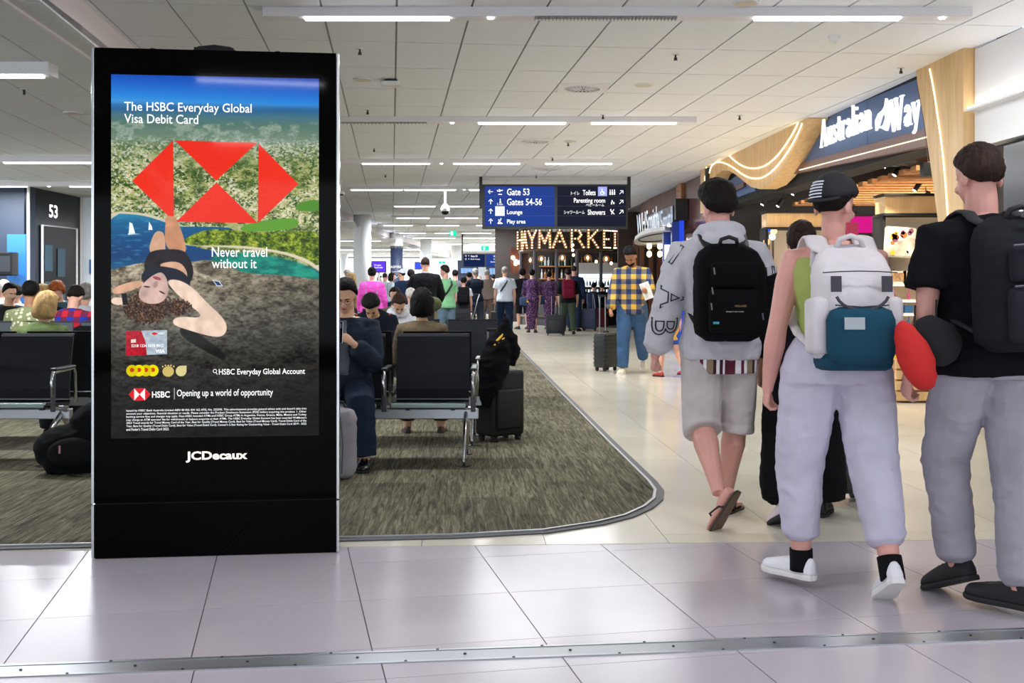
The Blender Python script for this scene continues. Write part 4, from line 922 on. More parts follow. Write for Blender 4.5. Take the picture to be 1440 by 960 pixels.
for ch, xa, xb in lets:
    lo, hi = zb_ + .07, zt - .02; bm = bmesh.new(); wd = max(p[0] for st in SL[ch] for p in st) + .08
    Lp = empty('marquee_letter', (0, 0, 0), parent=bar)
    def lp(p, off): return bend(xa + (xb - xa) * p[0] / wd, lo + (hi - lo) * p[1], off)
    feet = [((p[0] - .09, p[1]), (p[0] + .09, p[1])) for st in SL[ch] for p in st if p[1] in (0, 1) and ch not in 'ET'] + ([((.24, 0), (.46, 0))] if ch == 'T' else [])
    for a, b_ in SL[ch] + feet: tube(bm, [lp(a, .06), lp(((a[0] + b_[0]) / 2, (a[1] + b_[1]) / 2), .06), lp(b_, .06)], (.05, .03), 6)
    obj('channel', bm, M_let, Lp)
    done = []
    for a, b_ in SL[ch] + feet:
        L = math.hypot(a[0] - b_[0], a[1] - b_[1]); n = max(1, round(L / .17))
        for q in range(n + 1):
            p = (a[0] + (b_[0] - a[0]) * q / n, a[1] + (b_[1] - a[1]) * q / n)
            if all(math.hypot(p[0] - d[0], p[1] - d[1]) > .1 for d in done):
                done.append(p)
    for p in done: o = obj('bulb', blb, None, Lp); o.location = lp(p, .12)
for k, (x, y) in enumerate(((791, 362), (827, 362), (855, 363), (745, 364), (762, 363))):
    p = bend(x, CH + (HY - y) / F * HYY, -.35); t = empty('pendant_lamp', hc + p, 0, 'round glass pendant lamp under the marquee letters, number %s from the left' % ('three', 'four', 'five', 'one', 'two')[k], 'lamp', 'pendant lamps in the corner bar')
    t['label'] = ('glass pendant under the letter A of the marquee', 'glass pendant under the letter K of the marquee', 'glass pendant under the last letters of the marquee', 'leftmost glass pendant of the corner bar', 'glass pendant under the letter M of the marquee')[k]
    bm = bmesh.new(); ell(bm, (0, 0, 0), (.13, .13, .12)); obj('glass_shade', bm, mat('amber_glass', 'C89A6A', .2, alpha=.45), t, True)
    bm = bmesh.new(); ell(bm, (0, 0, 0), (.045, .045, .07)); obj('bulb', bm, M_bulb, t, True); obj('cord', tb([(0, 0, .1), (0, 0, CT - p.z)], .01, 5), M_black, t)
for k, (x, y) in enumerate(((804, 345), (804, 352), (805, 359), (837, 368), (859, 370))):
    p = bend(x, CH + (HY - y) / F * HYY, .3); t = empty('bare_bulb', hc + p, 0, 'small bare bulb hanging by the marquee, %s' % ('first of three under the letter R', 'second of three under the letter R', 'third of three under the letter R', 'between two pendants', 'at the right end')[k], 'light bulb', 'bare bulbs by the marquee')
    bm = bmesh.new(); ell(bm, (0, 0, 0), (.045, .045, .055)); obj('glass', bm, M_bulb, t, True); bm = bmesh.new(); cyl(bm, (0, 0, .06), .02, .05, 8); obj('cap', bm, M_bz, t); obj('cord', tb([(0, 0, .08), (0, 0, zt + .1 - p.z)], .006, 4), M_black, t)
# interior of the bar: back wall, shelves, fridge, bottles
ib = empty('back_bar', hc + Vector((0, 2.2, 0)), 0, 'dark back bar with bottle shelves behind the mullions', 'bar shelving')
obj('back_wall', bx((0, .5, 1.7), (5.2, .1, 3.4)), mat('bar_back', '2A211D', .7), ib)
for z in (1.55, 2.0): obj('shelf', bx((.6, .3, z), (3.2, .3, .04)), M_oak, ib)
bot = [mat('bottle_' + n, c, .2) for n, c in (('amber', '9A6428'), ('green', '2C5A38'), ('clear', 'C8D4DA'), ('dark', '20242A'))]
btm = bmesh.new(); tube(btm, [(0, 0, 0), (0, 0, .18), (0, 0, .23), (0, 0, .32)], [.04, .04, .015, .015], 8); btm = tomesh(btm)
bts = []
for q in bot: m2 = btm.copy(); m2.materials.append(q); bts.append(m2)
for z, nm in ((1.57, 'lower'), (2.02, 'upper')):
    for k in range(26):
        c = rp.randrange(4); o = obj('bottle', bts[c]); o.location = hc + Vector((-.9 + k * .12, 2.5, z))
        tag(o, '%s glass bottle on the %s shelf of the back bar' % (('amber', 'green', 'clear', 'dark')[c], nm), 'bottle', '%s bottles on the %s back bar shelf' % (('amber', 'green', 'clear', 'dark')[c], nm))
fr = empty('drinks_fridge', hc + Vector((1.0, 1.2, 0)), 0, 'white lit drinks fridge full of bottles in the corner bar', 'fridge')
obj('cabinet', bx((0, .2, 1.1), (1.6, .5, 2.0)), M_white, fr); obj('lit_interior', bx((0, -.06, 1.15), (1.5, .02, 1.1)), emis('fridge_light', 'DDEEFF', 1.6), fr)
for z in (.8, 1.05, 1.3, 1.55): obj('shelf', bx((0, -.12, z), (1.5, .12, .015)), M_alu, fr)
for z in (.81, 1.06, 1.31):
    for k in range(14):
        o = obj('bottle', bts[(k * 7 + int(z * 100)) % 2 + 2]); o.location = hc + Vector((.32 + k * .105, 1.08, z)); o.scale = (.9, .9, .62)
        tag(o, 'small bottle in the lit drinks fridge', 'bottle', 'bottles in the drinks fridge')
obj('wall_right', bx((hc.x + 3.2, HYY + .4, 1.7), (2.6, .2, 3.5)), mat('bar_side', '2E2420', .6), kind='structure')
tcn = empty('timber_column', at(737, 460, 37.5) * Vector((1, 1, 0)), 0, 'warm brown timber column at the left end of the corner bar', 'column')
obj('shaft', bx((0, 0, 1.2), (.28, .28, 2.4)), M_walnut, tcn)
lb = empty('lantern_cluster', at(730, 366, 38), 0, 'cluster of warm globe lights left of the timber column', 'lamp')
for k in range(7):
    bm = bmesh.new(); ell(bm, (rp.uniform(-.22, .2), rp.uniform(-.1, .1), rp.uniform(-.3, .25)), (.07, .07, .07)); obj('globe', bm, emis('lantern', 'FFE4B0', 5), lb, True)
obj('frame', bx((0, .2, 0), (.6, .06, .9)), M_walnut, lb)
sun_area('bar_light', (hc.x, HYY + 3, 3.3), 2.5, 1.5, 60, (1, .8, .58))
# soffit over the bar
sf_ = obj('trim_2', slab2d([(.6, 33.9), (1.0, 33.2), (3.2, 33.0), (3.2, 60), (.9, 60)], zt + .14, CT + .0), M_white, kind='structure')
# ---------------------------------------------------------------- gate sign
def icon(kind, p, u, parent, m, s):
    """small pictogram made of flat pieces; p lower-left, s size, u right direction (x axis)"""
    bm = bmesh.new(); r = .075 * s
    def L(*pts, rr=r): tube(bm, [p + Vector((a * s, 0, b_ * s)) for a, b_ in pts], rr, 5)
    def D(a, b_, rad): 
        cyl(bm, (0, 0, 0), rad * s, .006, 12, M=Matrix.Translation(p + Vector((a * s, 0, b_ * s))) @ Matrix.Rotation(R(90), 4, 'X'))
    if kind == 'left': L((.1, .5), (.9, .5), rr=r * .8); L((.4, .85), (.08, .5), (.4, .15), rr=r * .8)
    if kind == 'up': L((.5, .05), (.5, .92), rr=r * .8); L((.15, .55), (.5, .95), (.85, .55), rr=r * .8)
    if kind == 'ne': L((.15, .15), (.85, .85), rr=r * .8); L((.3, .88), (.88, .88), (.88, .3), rr=r * .8)
    if kind == 'plane': L((.02, .62), (.95, .78), rr=r * 1.1); L((.3, .95), (.6, .72), (.4, .5)); L((.02, .8), (.1, .62)); L((.2, .1), (.8, .1))
    if kind == 'walk': D(.5, .92, .1); L((.5, .78), (.5, .48), rr=r * 1.3); L((.5, .5), (.38, .28)); L((.5, .5), (.64, .28)); 
    if kind == 'play': D(.3, .7, .1); D(.65, .9, .09); L((.1, .1), (.35, .45), (.9, .1)); L((.5, .55), (.65, .78)); L((.3, .6), (.35, .3)); L((.1, .1), (.9, .1))
    if kind == 'wheel': D(.42, .9, .09); L((.42, .75), (.45, .45), (.7, .45), (.82, .15)); tube(bm, [p + Vector(((.45 + .27 * math.cos(a)) * s, 0, (.3 + .27 * math.sin(a)) * s)) for a in [q * math.pi / 8 + 2.2 for q in range(11)]], r * .7, 5)
    if kind == 'people':
        for a in (.12, .5, .88): D(a, .9, .1); L((a, .72), (a, .4), rr=r * 1.6); L((a - .07, .4), (a - .07, .08), rr=r * .7); L((a + .07, .4), (a + .07, .08), rr=r * .7)
    if kind == 'baby': D(.4, .9, .1); L((.4, .75), (.25, .45), (.25, .1), rr=r * 1.3); L((.4, .7), (.75, .45)); D(.8, .4, .08); L((.55, .25), (.85, .25))
    if kind == 'shower': L((.15, .9), (.35, .6), (.7, .3), rr=r * 1.3); L((.8, .95), (.5, .6)); D(.25, .95, .08); L((.5, .45), (.35, .1)); L((.7, .3), (.85, .1))
    obj('pictogram', bm, m, parent)
def flight_sign(x0, x1, y0, y1, Y, label, blue_first=True):
    a, b_ = at(x0, y1, Y), at(x1, y0, Y); W, H = b_.x - a.x, b_.z - a.z
    t = empty('hanging_sign', (a.x, Y, a.z), 0, label, 'sign', 'hanging direction signs')
    obj('frame', bx((W / 2, .1, H / 2), (W, .16, H)), M_black, t)
    for x in (-.03, W + .03): obj('hanger', bx((x, .1, (H + CT - a.z) / 2 - .02), (.06, .12, CT - a.z + .02)), M_black, t)
    obj('top_beam', bx((W / 2, .16, CT - a.z - .03), (W, .05, .06)), M_white, t)
    return t, W, H
GY = 22.5
t, W, H = flight_sign(678, 883, 259, 321.5, GY, 'hanging double sign to gates and toilets, nearest to the viewer')
s_ = GY / F
def g(x, y): return Vector(((x - 678) * s_, 0, (321.5 - y) * s_))
Mb = emis('sign_blue', '27408C', .85); Mk = emis('sign_black', '1F2130', .85); Mw = emis('sign_text', 'FFFFFF', 1.15); Mlil = emis('sign_lilac', '9AA2EA', 1.0)
def panel(x0, x1, y0, y1, m, nm='screen'):
    a, b_ = g(x0, y1), g(x1, y0); return obj(nm, bx(((a.x + b_.x) / 2, .012, (a.z + b_.z) / 2), (b_.x - a.x, .01, b_.z - a.z)), m, t)
pL = panel(682, 780, 262, 318, Mb); pR = panel(784, 880, 262, 318, Mk)
M_gl = emis('sign_grid', '4056A0', .9)
for y in (275.8, 289.8, 303.5):
    a = g(682, y); obj('divider', bx((a.x + 49 * s_, .006, a.z), (98 * s_, .003, .4 * s_)), M_gl, pL)
    a = g(784, y); obj('divider', bx((a.x + 48 * s_, .006, a.z), (96 * s_, .003, .4 * s_)), mat('sign_grid_dark', '34364A', .5), pR)
for x in (696, 709.5):
    a = g(x, 318); obj('divider', bx((a.x, .006, a.z + 28 * s_), (.4 * s_, .003, 56 * s_)), M_gl, pL)
def gt(s, x0, x1, y0, y1, par, bold=.01): text('lettering', s, par, Mw, g(x0, y1) + Vector((0, 0, 0)), (1, 0, 0), zu, w=(x1 - x0) * s_, h=(y1 - y0) * s_, bold=bold)
gt('Gate 53', 713, 744.5, 265, 274.5, pL); gt('Gates 54-56', 713, 762, 279, 288.5, pL); gt('Lounge', 713, 734.5, 295, 303, pL); gt('Play area', 713, 739, 308.5, 316, pL)
gt('Toilets', 819.5, 837.5, 267, 274.5, pR); gt('Parenting room', 807, 851, 278.5, 287, pR); gt('Showers', 826.5, 851, 294.5, 302, pR)
gt('トイレ', 803, 815, 269, 274, pR, 0); gt('ベビールーム', 824, 849.5, 286, 290, pR, 0); gt('シャワールーム', 793, 822, 296, 301, pR, 0)
for k_, x, y, w_, par in (('left', 686, 273.5, 8, pL), ('up', 686, 287.5, 8, pL), ('up', 686, 301, 8, pL), ('up', 686, 315, 8, pL), ('plane', 699, 274, 8.5, pL), ('walk', 699.5, 287.5, 8, pL), ('play', 699, 315, 8.5, pL),
                     ('people', 857, 274.5, 8, pR), ('baby', 858, 288, 7, pR), ('shower', 857, 302, 8, pR), ('ne', 870, 274, 7, pR), ('ne', 870, 287.5, 7, pR), ('ne', 870, 301.5, 7, pR)):
    icon(k_, g(x, y) + Vector((0, -.004, 0)), None, par, Mw, w_ * s_)
gt('5 min', 699, 707, 285.5, 288.5, pL, 0)
a = g(696.5, 303.3); obj('lounge_tile', bx((a.x + 6.5 * s_, .004, a.z + 6.6 * s_), (13 * s_, .004, 13.2 * s_)), emis('white_tile', 'F4F4FA', 1.1), pL)
text('lettering', 'ASPIRE', pL, mat('pale_grey_ink', 'A0A0A8', .6), g(698, 297) + Vector((0, -.003, 0)), (1, 0, 0), zu, w=10.5 * s_, h=1.6 * s_)
a = g(841, 275.5); obj('lilac_tile', bx((a.x + 6.3 * s_, .004, a.z + 6.5 * s_), (12.6 * s_, .004, 13 * s_)), Mlil, pR); icon('wheel', g(843, 273.8) + Vector((0, -.006, 0)), None, pR, Mw, 8.5 * s_)
# far flight board
FY = 47.0
t, W, H = flight_sign(651, 714, 356.5, 375.5, FY, 'far hanging double sign beyond the standing queue')
s_ = FY / F
def g(x, y): return Vector(((x - 651) * s_, 0, (375.5 - y) * s_))
pL = panel(652, 681.5, 357.5, 374.5, emis('sign_navy', '18264E', .8)); pR = panel(684, 713, 357.5, 374.5, Mb)
gt('Gate 55', 662, 671.5, 358.8, 361.2, pL); gt('Mobile Charging', 662, 675, 363.5, 365.3, pL)
gt('Gate 56', 694, 702, 358.8, 361.2, pR); gt('Toilets', 694, 700, 363.5, 365.3, pR); gt('Parenting Room', 690, 703.5, 367.3, 369.3, pR); gt('Play Area', 696, 703.5, 371.6, 373.4, pR)
for q, (x, y) in enumerate(((654, 361), (658, 361), (654, 365.5), (658, 365.5), (706, 361), (710, 361), (710, 365.5), (706, 369.5), (710, 369.5))): icon('up' if q % 2 else 'plane', g(x, y) + Vector((0, -.004, 0)), None, pL if x < 680 else pR, Mw, 2.4 * s_)
# screens low behind the queue
for k, (x0, x1, y0, y1, c, l) in enumerate(((648, 668, 377, 384, '8FB4E8', 'row of pale blue flight screens under the far sign, left'), (688, 707, 377, 386, 'A9C6EC', 'row of pale blue flight screens under the far sign, right'))):
    a, b_ = at(x0, y1, 52), at(x1, y0, 52); t = empty('flight_screens', (a.x, 52, a.z), 0, l, 'screens', 'flight information screens')
    n = 4; wd = (b_.x - a.x) / n
    for q in range(n): obj('screen', bx((wd * (q + .5), 0, (b_.z - a.z) / 2), (wd * .92, .08, b_.z - a.z)), emis('flight_scr', c, .9), t)
    obj('backing', bx(((b_.x - a.x) / 2, .1, (.6 - a.z) / 2), (b_.x - a.x + .3, .05, a.z + .6)), mat('navy_kiosk', '1E2A44', .6), t)
# ---------------------------------------------------------------- columns, beam and signs on the left
M_col = mat('column_white', 'EEF0F4', .5)
def column(x, w_, Y, label, m=M_col, top=CT, name='column', ytop=None):
    c = at(x, 400, Y); r = w_ / 2 / F * Y; t = empty(name, (c.x, Y, 0), 0, label, 'column', 'round columns along the bulkhead')
    bm = bmesh.new(); cyl(bm, (0, 0, top / 2 if ytop is None else (CH + (HY - ytop) / F * Y) / 2), r, top if ytop is None else CH + (HY - ytop) / F * Y, 32); obj('shaft', bm, m, t, True)
    bm = bmesh.new(); cyl(bm, (0, 0, .06), r + .02, .12, 32); obj('base_ring', bm, M_alu, t)
    return t, c, r
for o_ in (column(509.5, 25, 34.5, 'thick white round column just right of the display'),): pass
t, c, r = column(558, 18, 46, 'navy wrapped round column with lounge lettering and a left arrow', mat('navy_wrap', '25304C', .5), ytop=346)
bm = bmesh.new(); cyl(bm, (0, 0, 3.2), r, .7, 32); obj('white_top', bm, M_col, t, True)
s_ = 46 / F
text('lettering', 'ASPIRE', t, Mw, (-8 * s_, -r - .03, CH + (HY - 377) * s_), (1, 0, 0), zu, w=15 * s_, h=3.4 * s_)
text('lettering', 'Lounge', t, Mw, (-5 * s_, -r - .03, CH + (HY - 383) * s_), (1, 0, 0), zu, w=9 * s_, h=1.8 * s_)
icon('left', Vector((-2.5 * s_, -r - .03, CH + (HY - 392.5) * s_)), None, t, Mw, 5.5 * s_); icon('up', Vector((-1 * s_, -r - .03, CH + (HY - 401) * s_)), None, t, Mw, 4.5 * s_)
column(599, 16, 52, 'white round column behind the man in the black jumper')
column(642, 15, 60, 'farthest white round column, left of the far sign')
column(484, 10, 62, 'slim distant white column at the display edge')
for k, (x0, x1, y0, y1, Y, c, l) in enumerate(((523, 542, 368, 382, 38, '5B35D8', 'purple screen on a stand right of the thick white column'), (584, 596, 369, 378, 48, '3C50D8', 'blue screen on a stand behind the black jumper'))):
    a, b_ = at(x0, y1, Y), at(x1, y0, Y); W = b_.x - a.x; H = b_.z - a.z; t = empty('gate_screen', ((a.x + b_.x) / 2, Y, 0), 0, l, 'screen', 'gate screens on stands')
    obj('casing', bx((0, .04, a.z + H / 2), (W + .05, .07, H + .05)), M_black, t); obj('picture', bx((0, 0, a.z + H / 2), (W, .01, H)), emis('scr' + c, c, 1.1), t)
    obj('stand', tb([(0, .05, 0), (0, .05, a.z)], .035, 8), M_white, t); bm = bmesh.new(); cyl(bm, (0, .05, .015), .25, .03, 20); obj('foot', bm, M_white, t)
    if k == 0:
        text('lettering', 'Virgin', t, Mw, (-.16, -.012, a.z + H * .55), (1, 0, 0), zu, w=.24, h=.07); text('lettering', 'Australia', t, Mw, (-.16, -.012, a.z + H * .35), (1, 0, 0), zu, w=.3, h=.06)
for k, (x, y) in enumerate(((609, 349), (624, 354), (616, 351))):
    Y = (55, 60, 64)[k]; t = empty('uplight', at(x, y, Y), 0, 'warm wall wash lamp on the far bulkhead, %s of three' % ('left', 'middle', 'right')[k], 'lamp', 'wall wash lamps on the far bulkhead')
    bm = bmesh.new(); cyl(bm, (0, 0, 0), .3, .35, 16, r2=.02); obj('glow_cone', bm, emis('wash', 'FFF6DC', 3), t); bm = bmesh.new(); cyl(bm, (0, 0, -.22), .32, .06, 16); obj('shade', bm, M_white, t); obj('stem', tb([(0, 0, .1), (0, 0, CT - t.location.z)], .02, 6), M_white, t)
for k, x in enumerate((619, 624)):
    t = empty('exit_sign', at(x, 369, 58), 0, 'small distant green exit sign, %s of a pair' % ('left', 'right')[k], 'exit sign', 'green exit signs')
    obj('face', bx((0, 0, 0), (.14, .04, .12)), MC['exit_green'], t); obj('rod', tb([(0, 0, .06), (0, 0, 1)], .006, 4), M_white, t)
# left bay wall with gate 53
gp = (at(0, 300, 20.3).x)
obj('wall_left', bx((-10.9, 20.45, 1.55), (4.1 - .0, .3, 3.1)), mat('gate_wall_navy', '2A3648', .55, var=.15, vscale=1), kind='structure')
wl_x = at(40, 300, 20.3).x
gw = empty('gate_portal', (wl_x, 20.3, 0), 0, 'dark glass gate portal with the white number 53', 'gate portal')
Lg = 2.5
M_gw = mat('gate_glass', '161D28', .25, spec=.15)
obj('glass_wall', bx((-.05, Lg / 2, CL / 2), (.06, Lg, CL)), M_gw, gw)
for y0 in (0, Lg): obj('white_edge', bx((0, y0, CL / 2), (.04, .04, CL)), M_white, gw)
zt_ = CH + (HY - 316) / F * 20.7
obj('door_frame', tb([(.02, .55, 0), (.02, .55, zt_), (.02, Lg - .3, zt_ + .02), (.02, Lg - .3, 0)], .025, 6), M_white, gw)
obj('door_leaf', bx((0, (.55 + Lg - .3) / 2, zt_ / 2), (.03, Lg - .9, zt_)), mat('door_black', '07080B', .3, spec=.1), gw)
for (y0, y1, z0, z1) in ((.65, 1.0, 1.55, 2.05), (.65, 1.0, 1.1, 1.35), (1.25, 1.6, 1.45, 2.0), (1.25, 1.6, .9, 1.3)):
    obj('poster_panel', bx((.025, (y0 + y1) / 2, (z0 + z1) / 2), (.01, y1 - y0, z1 - z0)), mat('poster_teal', '2E5568', .5), gw)
text('gate_number', '53', gw, emis('num', 'FFFFFF', 1.6), (-.018, .95, CH + (HY - 306) / F * 21.4), (0, 1, 0), zu, w=.4, h=.25, bold=.02)
obj('blue_panel', bx((-.2, -.02, 1.1), (.34, .06, 2.22)), mat('panel_blue', '2F6CB4', .4), gw)
tvp = empty('wall_box', at(8, 371, 19.9), 0, 'black box monitor on the navy wall at the left edge', 'monitor')
obj('casing', bx((0, 0, 0), (.34, .3, .42), bev=.02), M_black, tvp); obj('screen', bx((.06, -.152, 0), (.18, .01, .28)), mat('tv_grey', '2C3038', .2), tvp); obj('bracket', bx((0, .2, 0), (.06, .2, .06)), M_black, tvp)
cw = at(106, 300, 22.8).x
obj('wall_left', bx((cw + .0, 24.0, CL / 2), (.6, 2.0, CL)), mat('gate_pier', 'E4EAF0', .7), kind='structure')
gf = at(120, 360, 22.9); t = empty('wall_plate', at(119, 374, 22.6), 0, 'small blue plate on the white pier left of the display', 'plate'); obj('plate', bx((0, .36, 0), (.05, .1, .28)), mat('plate_blue', '3C6EA8', .4), t)
t = empty('ceiling_bracket', cei(119, 70, CL + .35), 0, 'small beige bracket above the top left corner of the display', 'bracket')
obj('plate', bx((0, 0, -.01), (.05, .03, .2)), M_cream, t)
for q in range(4): obj('slot', bx((0, -.017, -.07 + q * .04), (.02, .005, .02)), M_dark, t)
# ================================================================ PEOPLE: builder
def sstep(a, b, x):
    t = max(0, min(1, (x - a) / (b - a))); return t * t * (3 - 2 * t)
SKIN = {'fair': mat('skin_fair', 'D9A58E', .5, var=.06), 'mid': mat('skin_mid', 'C68F70', .5, var=.06), 'asian': mat('skin_light', 'D8A888', .5, var=.06), 'tan': mat('skin_tan', 'A87454', .5, var=.06), 'pink': mat('skin_pink', 'D69C8E', .5, var=.06)}
M_lip = mat('lips', 'A8584F', .5); M_eyew = mat('eye_white', 'E8E4E0', .3); M_iris = mat('iris', '1E1410', .2); M_brow = mat('brow', '1C1614', .8)
def cloth(name, col, bump=.5, var=.08, rough=.9, bs=420, vs=5): return mat(name, col, rough, var=var, vscale=vs, bump=bump, bscale=bs, spec=.15)
def hairm(name, col): return mat('hair_' + name, col, .7, spec=.18, var=.35, vscale=30, bump=1.0, bscale=55, stretch=(1, 1, .18))
HAIRM = {'black': hairm('black', '0B0807'), 'dark': hairm('dark', '160E0B'), 'brown': hairm('brown', '2E211A'), 'grey': hairm('grey', '8C8884'), 'white': hairm('white', 'D2CEC8'), 'blond': hairm('blond', 'B08F5E'), 'ginger': hairm('ginger', 'A0552A')}
def plaid(name, a, b_, c, s=9):
    m = mat(name, a, .9, spec=.15); nt = m.node_tree; N = nt.nodes.new; L = nt.links.new; b = nt.nodes['Principled BSDF']
    tc = N('ShaderNodeTexCoord'); sp = N('ShaderNodeSeparateXYZ'); L(tc.outputs['Object'], sp.inputs[0])
    def sq(o, mul):
        q = N('ShaderNodeMath'); q.operation = 'MULTIPLY'; q.inputs[1].default_value = mul; L(o, q.inputs[0])
        s_ = N('ShaderNodeMath'); s_.operation = 'SINE'; L(q.outputs[0], s_.inputs[0])
        g_ = N('ShaderNodeMath'); g_.operation = 'GREATER_THAN'; g_.inputs[1].default_value = 0; L(s_.outputs[0], g_.inputs[0]); return g_.outputs[0]
    ad = N('ShaderNodeMath'); ad.operation = 'ADD'; L(sq(sp.outputs[0], s * 6.28), ad.inputs[0]); L(sq(sp.outputs[2], s * 6.28), ad.inputs[1])
    dv = N('ShaderNodeMath'); dv.operation = 'DIVIDE'; dv.inputs[1].default_value = 2; L(ad.outputs[0], dv.inputs[0])
    r = N('ShaderNodeValToRGB'); r.color_ramp.interpolation = 'CONSTANT'; e = r.color_ramp.elements
    e[0].color = (*srgb(a), 1); e[1].position = .34; e[1].color = (*srgb(b_), 1); q = r.color_ramp.elements.new(.75); q.color = (*srgb(c), 1)
    L(dv.outputs[0], r.inputs[0]); L(r.outputs[0], b.inputs['Base Color']); return m
def speckle(name, a, b_, s=60, th=.55):
    m = mat(name, a, .9, spec=.15); nt = m.node_tree; N = nt.nodes.new; L = nt.links.new; b = nt.nodes['Principled BSDF']
    tc = N('ShaderNodeTexCoord'); v = N('ShaderNodeTexVoronoi'); v.inputs['Scale'].default_value = s; L(tc.outputs['Object'], v.inputs['Vector'])
    r = N('ShaderNodeValToRGB'); r.color_ramp.interpolation = 'CONSTANT'; r.color_ramp.elements[0].color = (*srgb(b_), 1); r.color_ramp.elements[1].position = th * .5; r.color_ramp.elements[1].color = (*srgb(a), 1)
    L(v.outputs['Distance'], r.inputs[0]); L(r.outputs[0], b.inputs['Base Color']); return m
def wrinkle(me, amp, freq=9, seed=0, zr=None):
    n = len(me.vertices); co = np.empty(n * 3); no = np.empty(n * 3)
    me.vertices.foreach_get('co', co); me.vertices.foreach_get('normal', no); co = co.reshape(-1, 3); no = no.reshape(-1, 3)
    for i in range(n):
        p = co[i]; v = noise.noise(Vector((p[0] * freq + seed, p[1] * freq, p[2] * freq * 1.6 + seed * 2.3))); v2 = noise.noise(Vector((p[0] * freq * 2.2 + seed, p[1] * freq * 2.2, p[2] * freq * 3.4)))
        a = amp * (zr(p) if zr else 1)
        co[i] += no[i] * a * ((1 - abs(v) * 2.4) * .8 + v2 * .6)
    me.vertices.foreach_set('co', co.ravel()); me.update()
class Person:
    """Human figure. Local axes: +Y is where the figure faces, +X its right, Z up."""
    def __init__(s, loc, yaw, H=1.75, sex='m', g=1.0, lean=0, curve=0, twist=0, legs=None, arms=None, head=(0, 0, 0), curl=(.35, .35), footp=(0, 0), seat=None, sh=1.0, hip=1.0):
        s.H, s.sex, s.g = H, sex, g; s.loc = Vector(loc); s.yaw = yaw; s.curl = curl
        s.legs = legs or [(0, 3, 0), (0, 3, 0)]; s.arms = arms or [(0, 8, 12, 0), (0, 8, 12, 0)]; s.head = head; s.footp = footp
        s.lean, s.curve, s.twist = R(lean), R(curve), R(twist)
        s.sw = (.108 if sex == 'm' else .094) * sh; s.hipw = (.052 if sex == 'm' else .056) * hip; s.hg = hip; s.sg = sh
        # spine samples
        s.sp_ = {}; p = Vector((0, 0, .52)); z = .52
        s.zs = [z]; s.ps = [p.copy()]; s.as_ = [s.lean * .5]
        while z < .90:
            a = s.lean * (.5 + .5 * sstep(.52, .64, z)) + s.curve * sstep(.66, .86, z)
            p = p + Vector((0, math.sin(a), math.cos(a))) * .01; z += .01; s.zs.append(z); s.ps.append(p.copy()); s.as_.append(a)
        # legs
        s.L = []
        for k, sd in ((0, -1), (1, 1)):
            f, ab, kn = s.legs[k][:3]; f, ab, kn = R(f), R(ab), R(kn); tw = R(s.legs[k][3]) if len(s.legs[k]) > 3 else 0
            hipj = Vector((sd * s.hipw, 0, .52)); d = Vector((sd * math.sin(ab), math.sin(f) * math.cos(ab), -math.cos(f) * math.cos(ab)))
            knee = hipj + d * .245; f2 = f - kn; ab2 = ab * .3 - tw
            d2 = Vector((sd * math.sin(ab2), math.sin(f2) * math.cos(ab2), -math.cos(f2) * math.cos(ab2))); ank = knee + d2 * .235
            fp = R(s.footp[k]); yawf = R(8) * sd + (R(s.legs[k][4]) if len(s.legs[k]) > 4 else 0)
            fd = Vector((math.sin(yawf) * math.cos(fp), math.cos(yawf) * math.cos(fp), -math.sin(fp)))
            up = Vector((math.sin(yawf) * math.sin(fp), math.cos(yawf) * math.sin(fp), math.cos(fp)))
            s.L.append((hipj, knee, ank, fd, up))
        # ground
        low = min(min((ank - up * .036 - fd * .035).z, (ank - up * .036 + fd * .10).z) for (_, _, ank, fd, up) in s.L)
        s.dz = -low if seat is None else (seat / H + .045 - .52)
        s.zoff = s.dz
        s.A = []
        for k, sd in ((0, -1), (1, 1)):
            f, ab, el, inw = s.arms[k][:4]; f, ab, el, inw = R(f), R(ab), R(el), R(inw)
            sj = s.spt(.792) + s.T(Vector((sd * s.sw, 0, 0)))
            d = Vector((sd * math.sin(ab), math.sin(f) * math.cos(ab), -math.cos(f) * math.cos(ab))); el_ = sj + s.T(d) * .172
            f2 = f + el; d2 = Vector((sd * (math.sin(ab * .5) - math.sin(inw)), math.sin(f2), -math.cos(f2))).normalized(); wr = el_ + s.T(d2) * .148
            s.A.append((sj, el_, wr, s.T(d2)))
    def T(s, v): return Matrix.Rotation(s.twist, 3, 'Z') @ v
    def spt(s, z):
        z = max(.52, min(.90, z)); i = min(len(s.zs) - 1, int(round((z - .52) / .01))); return s.ps[i]
    def spa(s, z): z = max(.52, min(.90, z)); return s.as_[min(len(s.as_) - 1, int(round((z - .52) / .01)))]
    def P(s, v): return (v + Vector((0, 0, s.dz))) * s.H
    def ring(s, z, rx, ry, dy=0, n=20, pw=2.3):
        a = s.spa(z) if z >= .52 else s.lean * .3; c = s.spt(z) if z >= .52 else Vector((0, 0, z))
        tz = s.twist * sstep(.55, .7, z); out = []
        fw = Vector((0, math.cos(a), -math.sin(a)))
        for k in range(n):
            t = 2 * math.pi * k / n; cx, cy = math.cos(t), math.sin(t)
            ex = math.copysign(abs(cx) ** (2 / pw), cx) * rx; ey = math.copysign(abs(cy) ** (2 / pw), cy) * ry + dy
            v = Vector((1, 0, 0)) * ex + fw * ey; out.append(s.P(c + Matrix.Rotation(tz, 3, 'Z') @ v))
        return out
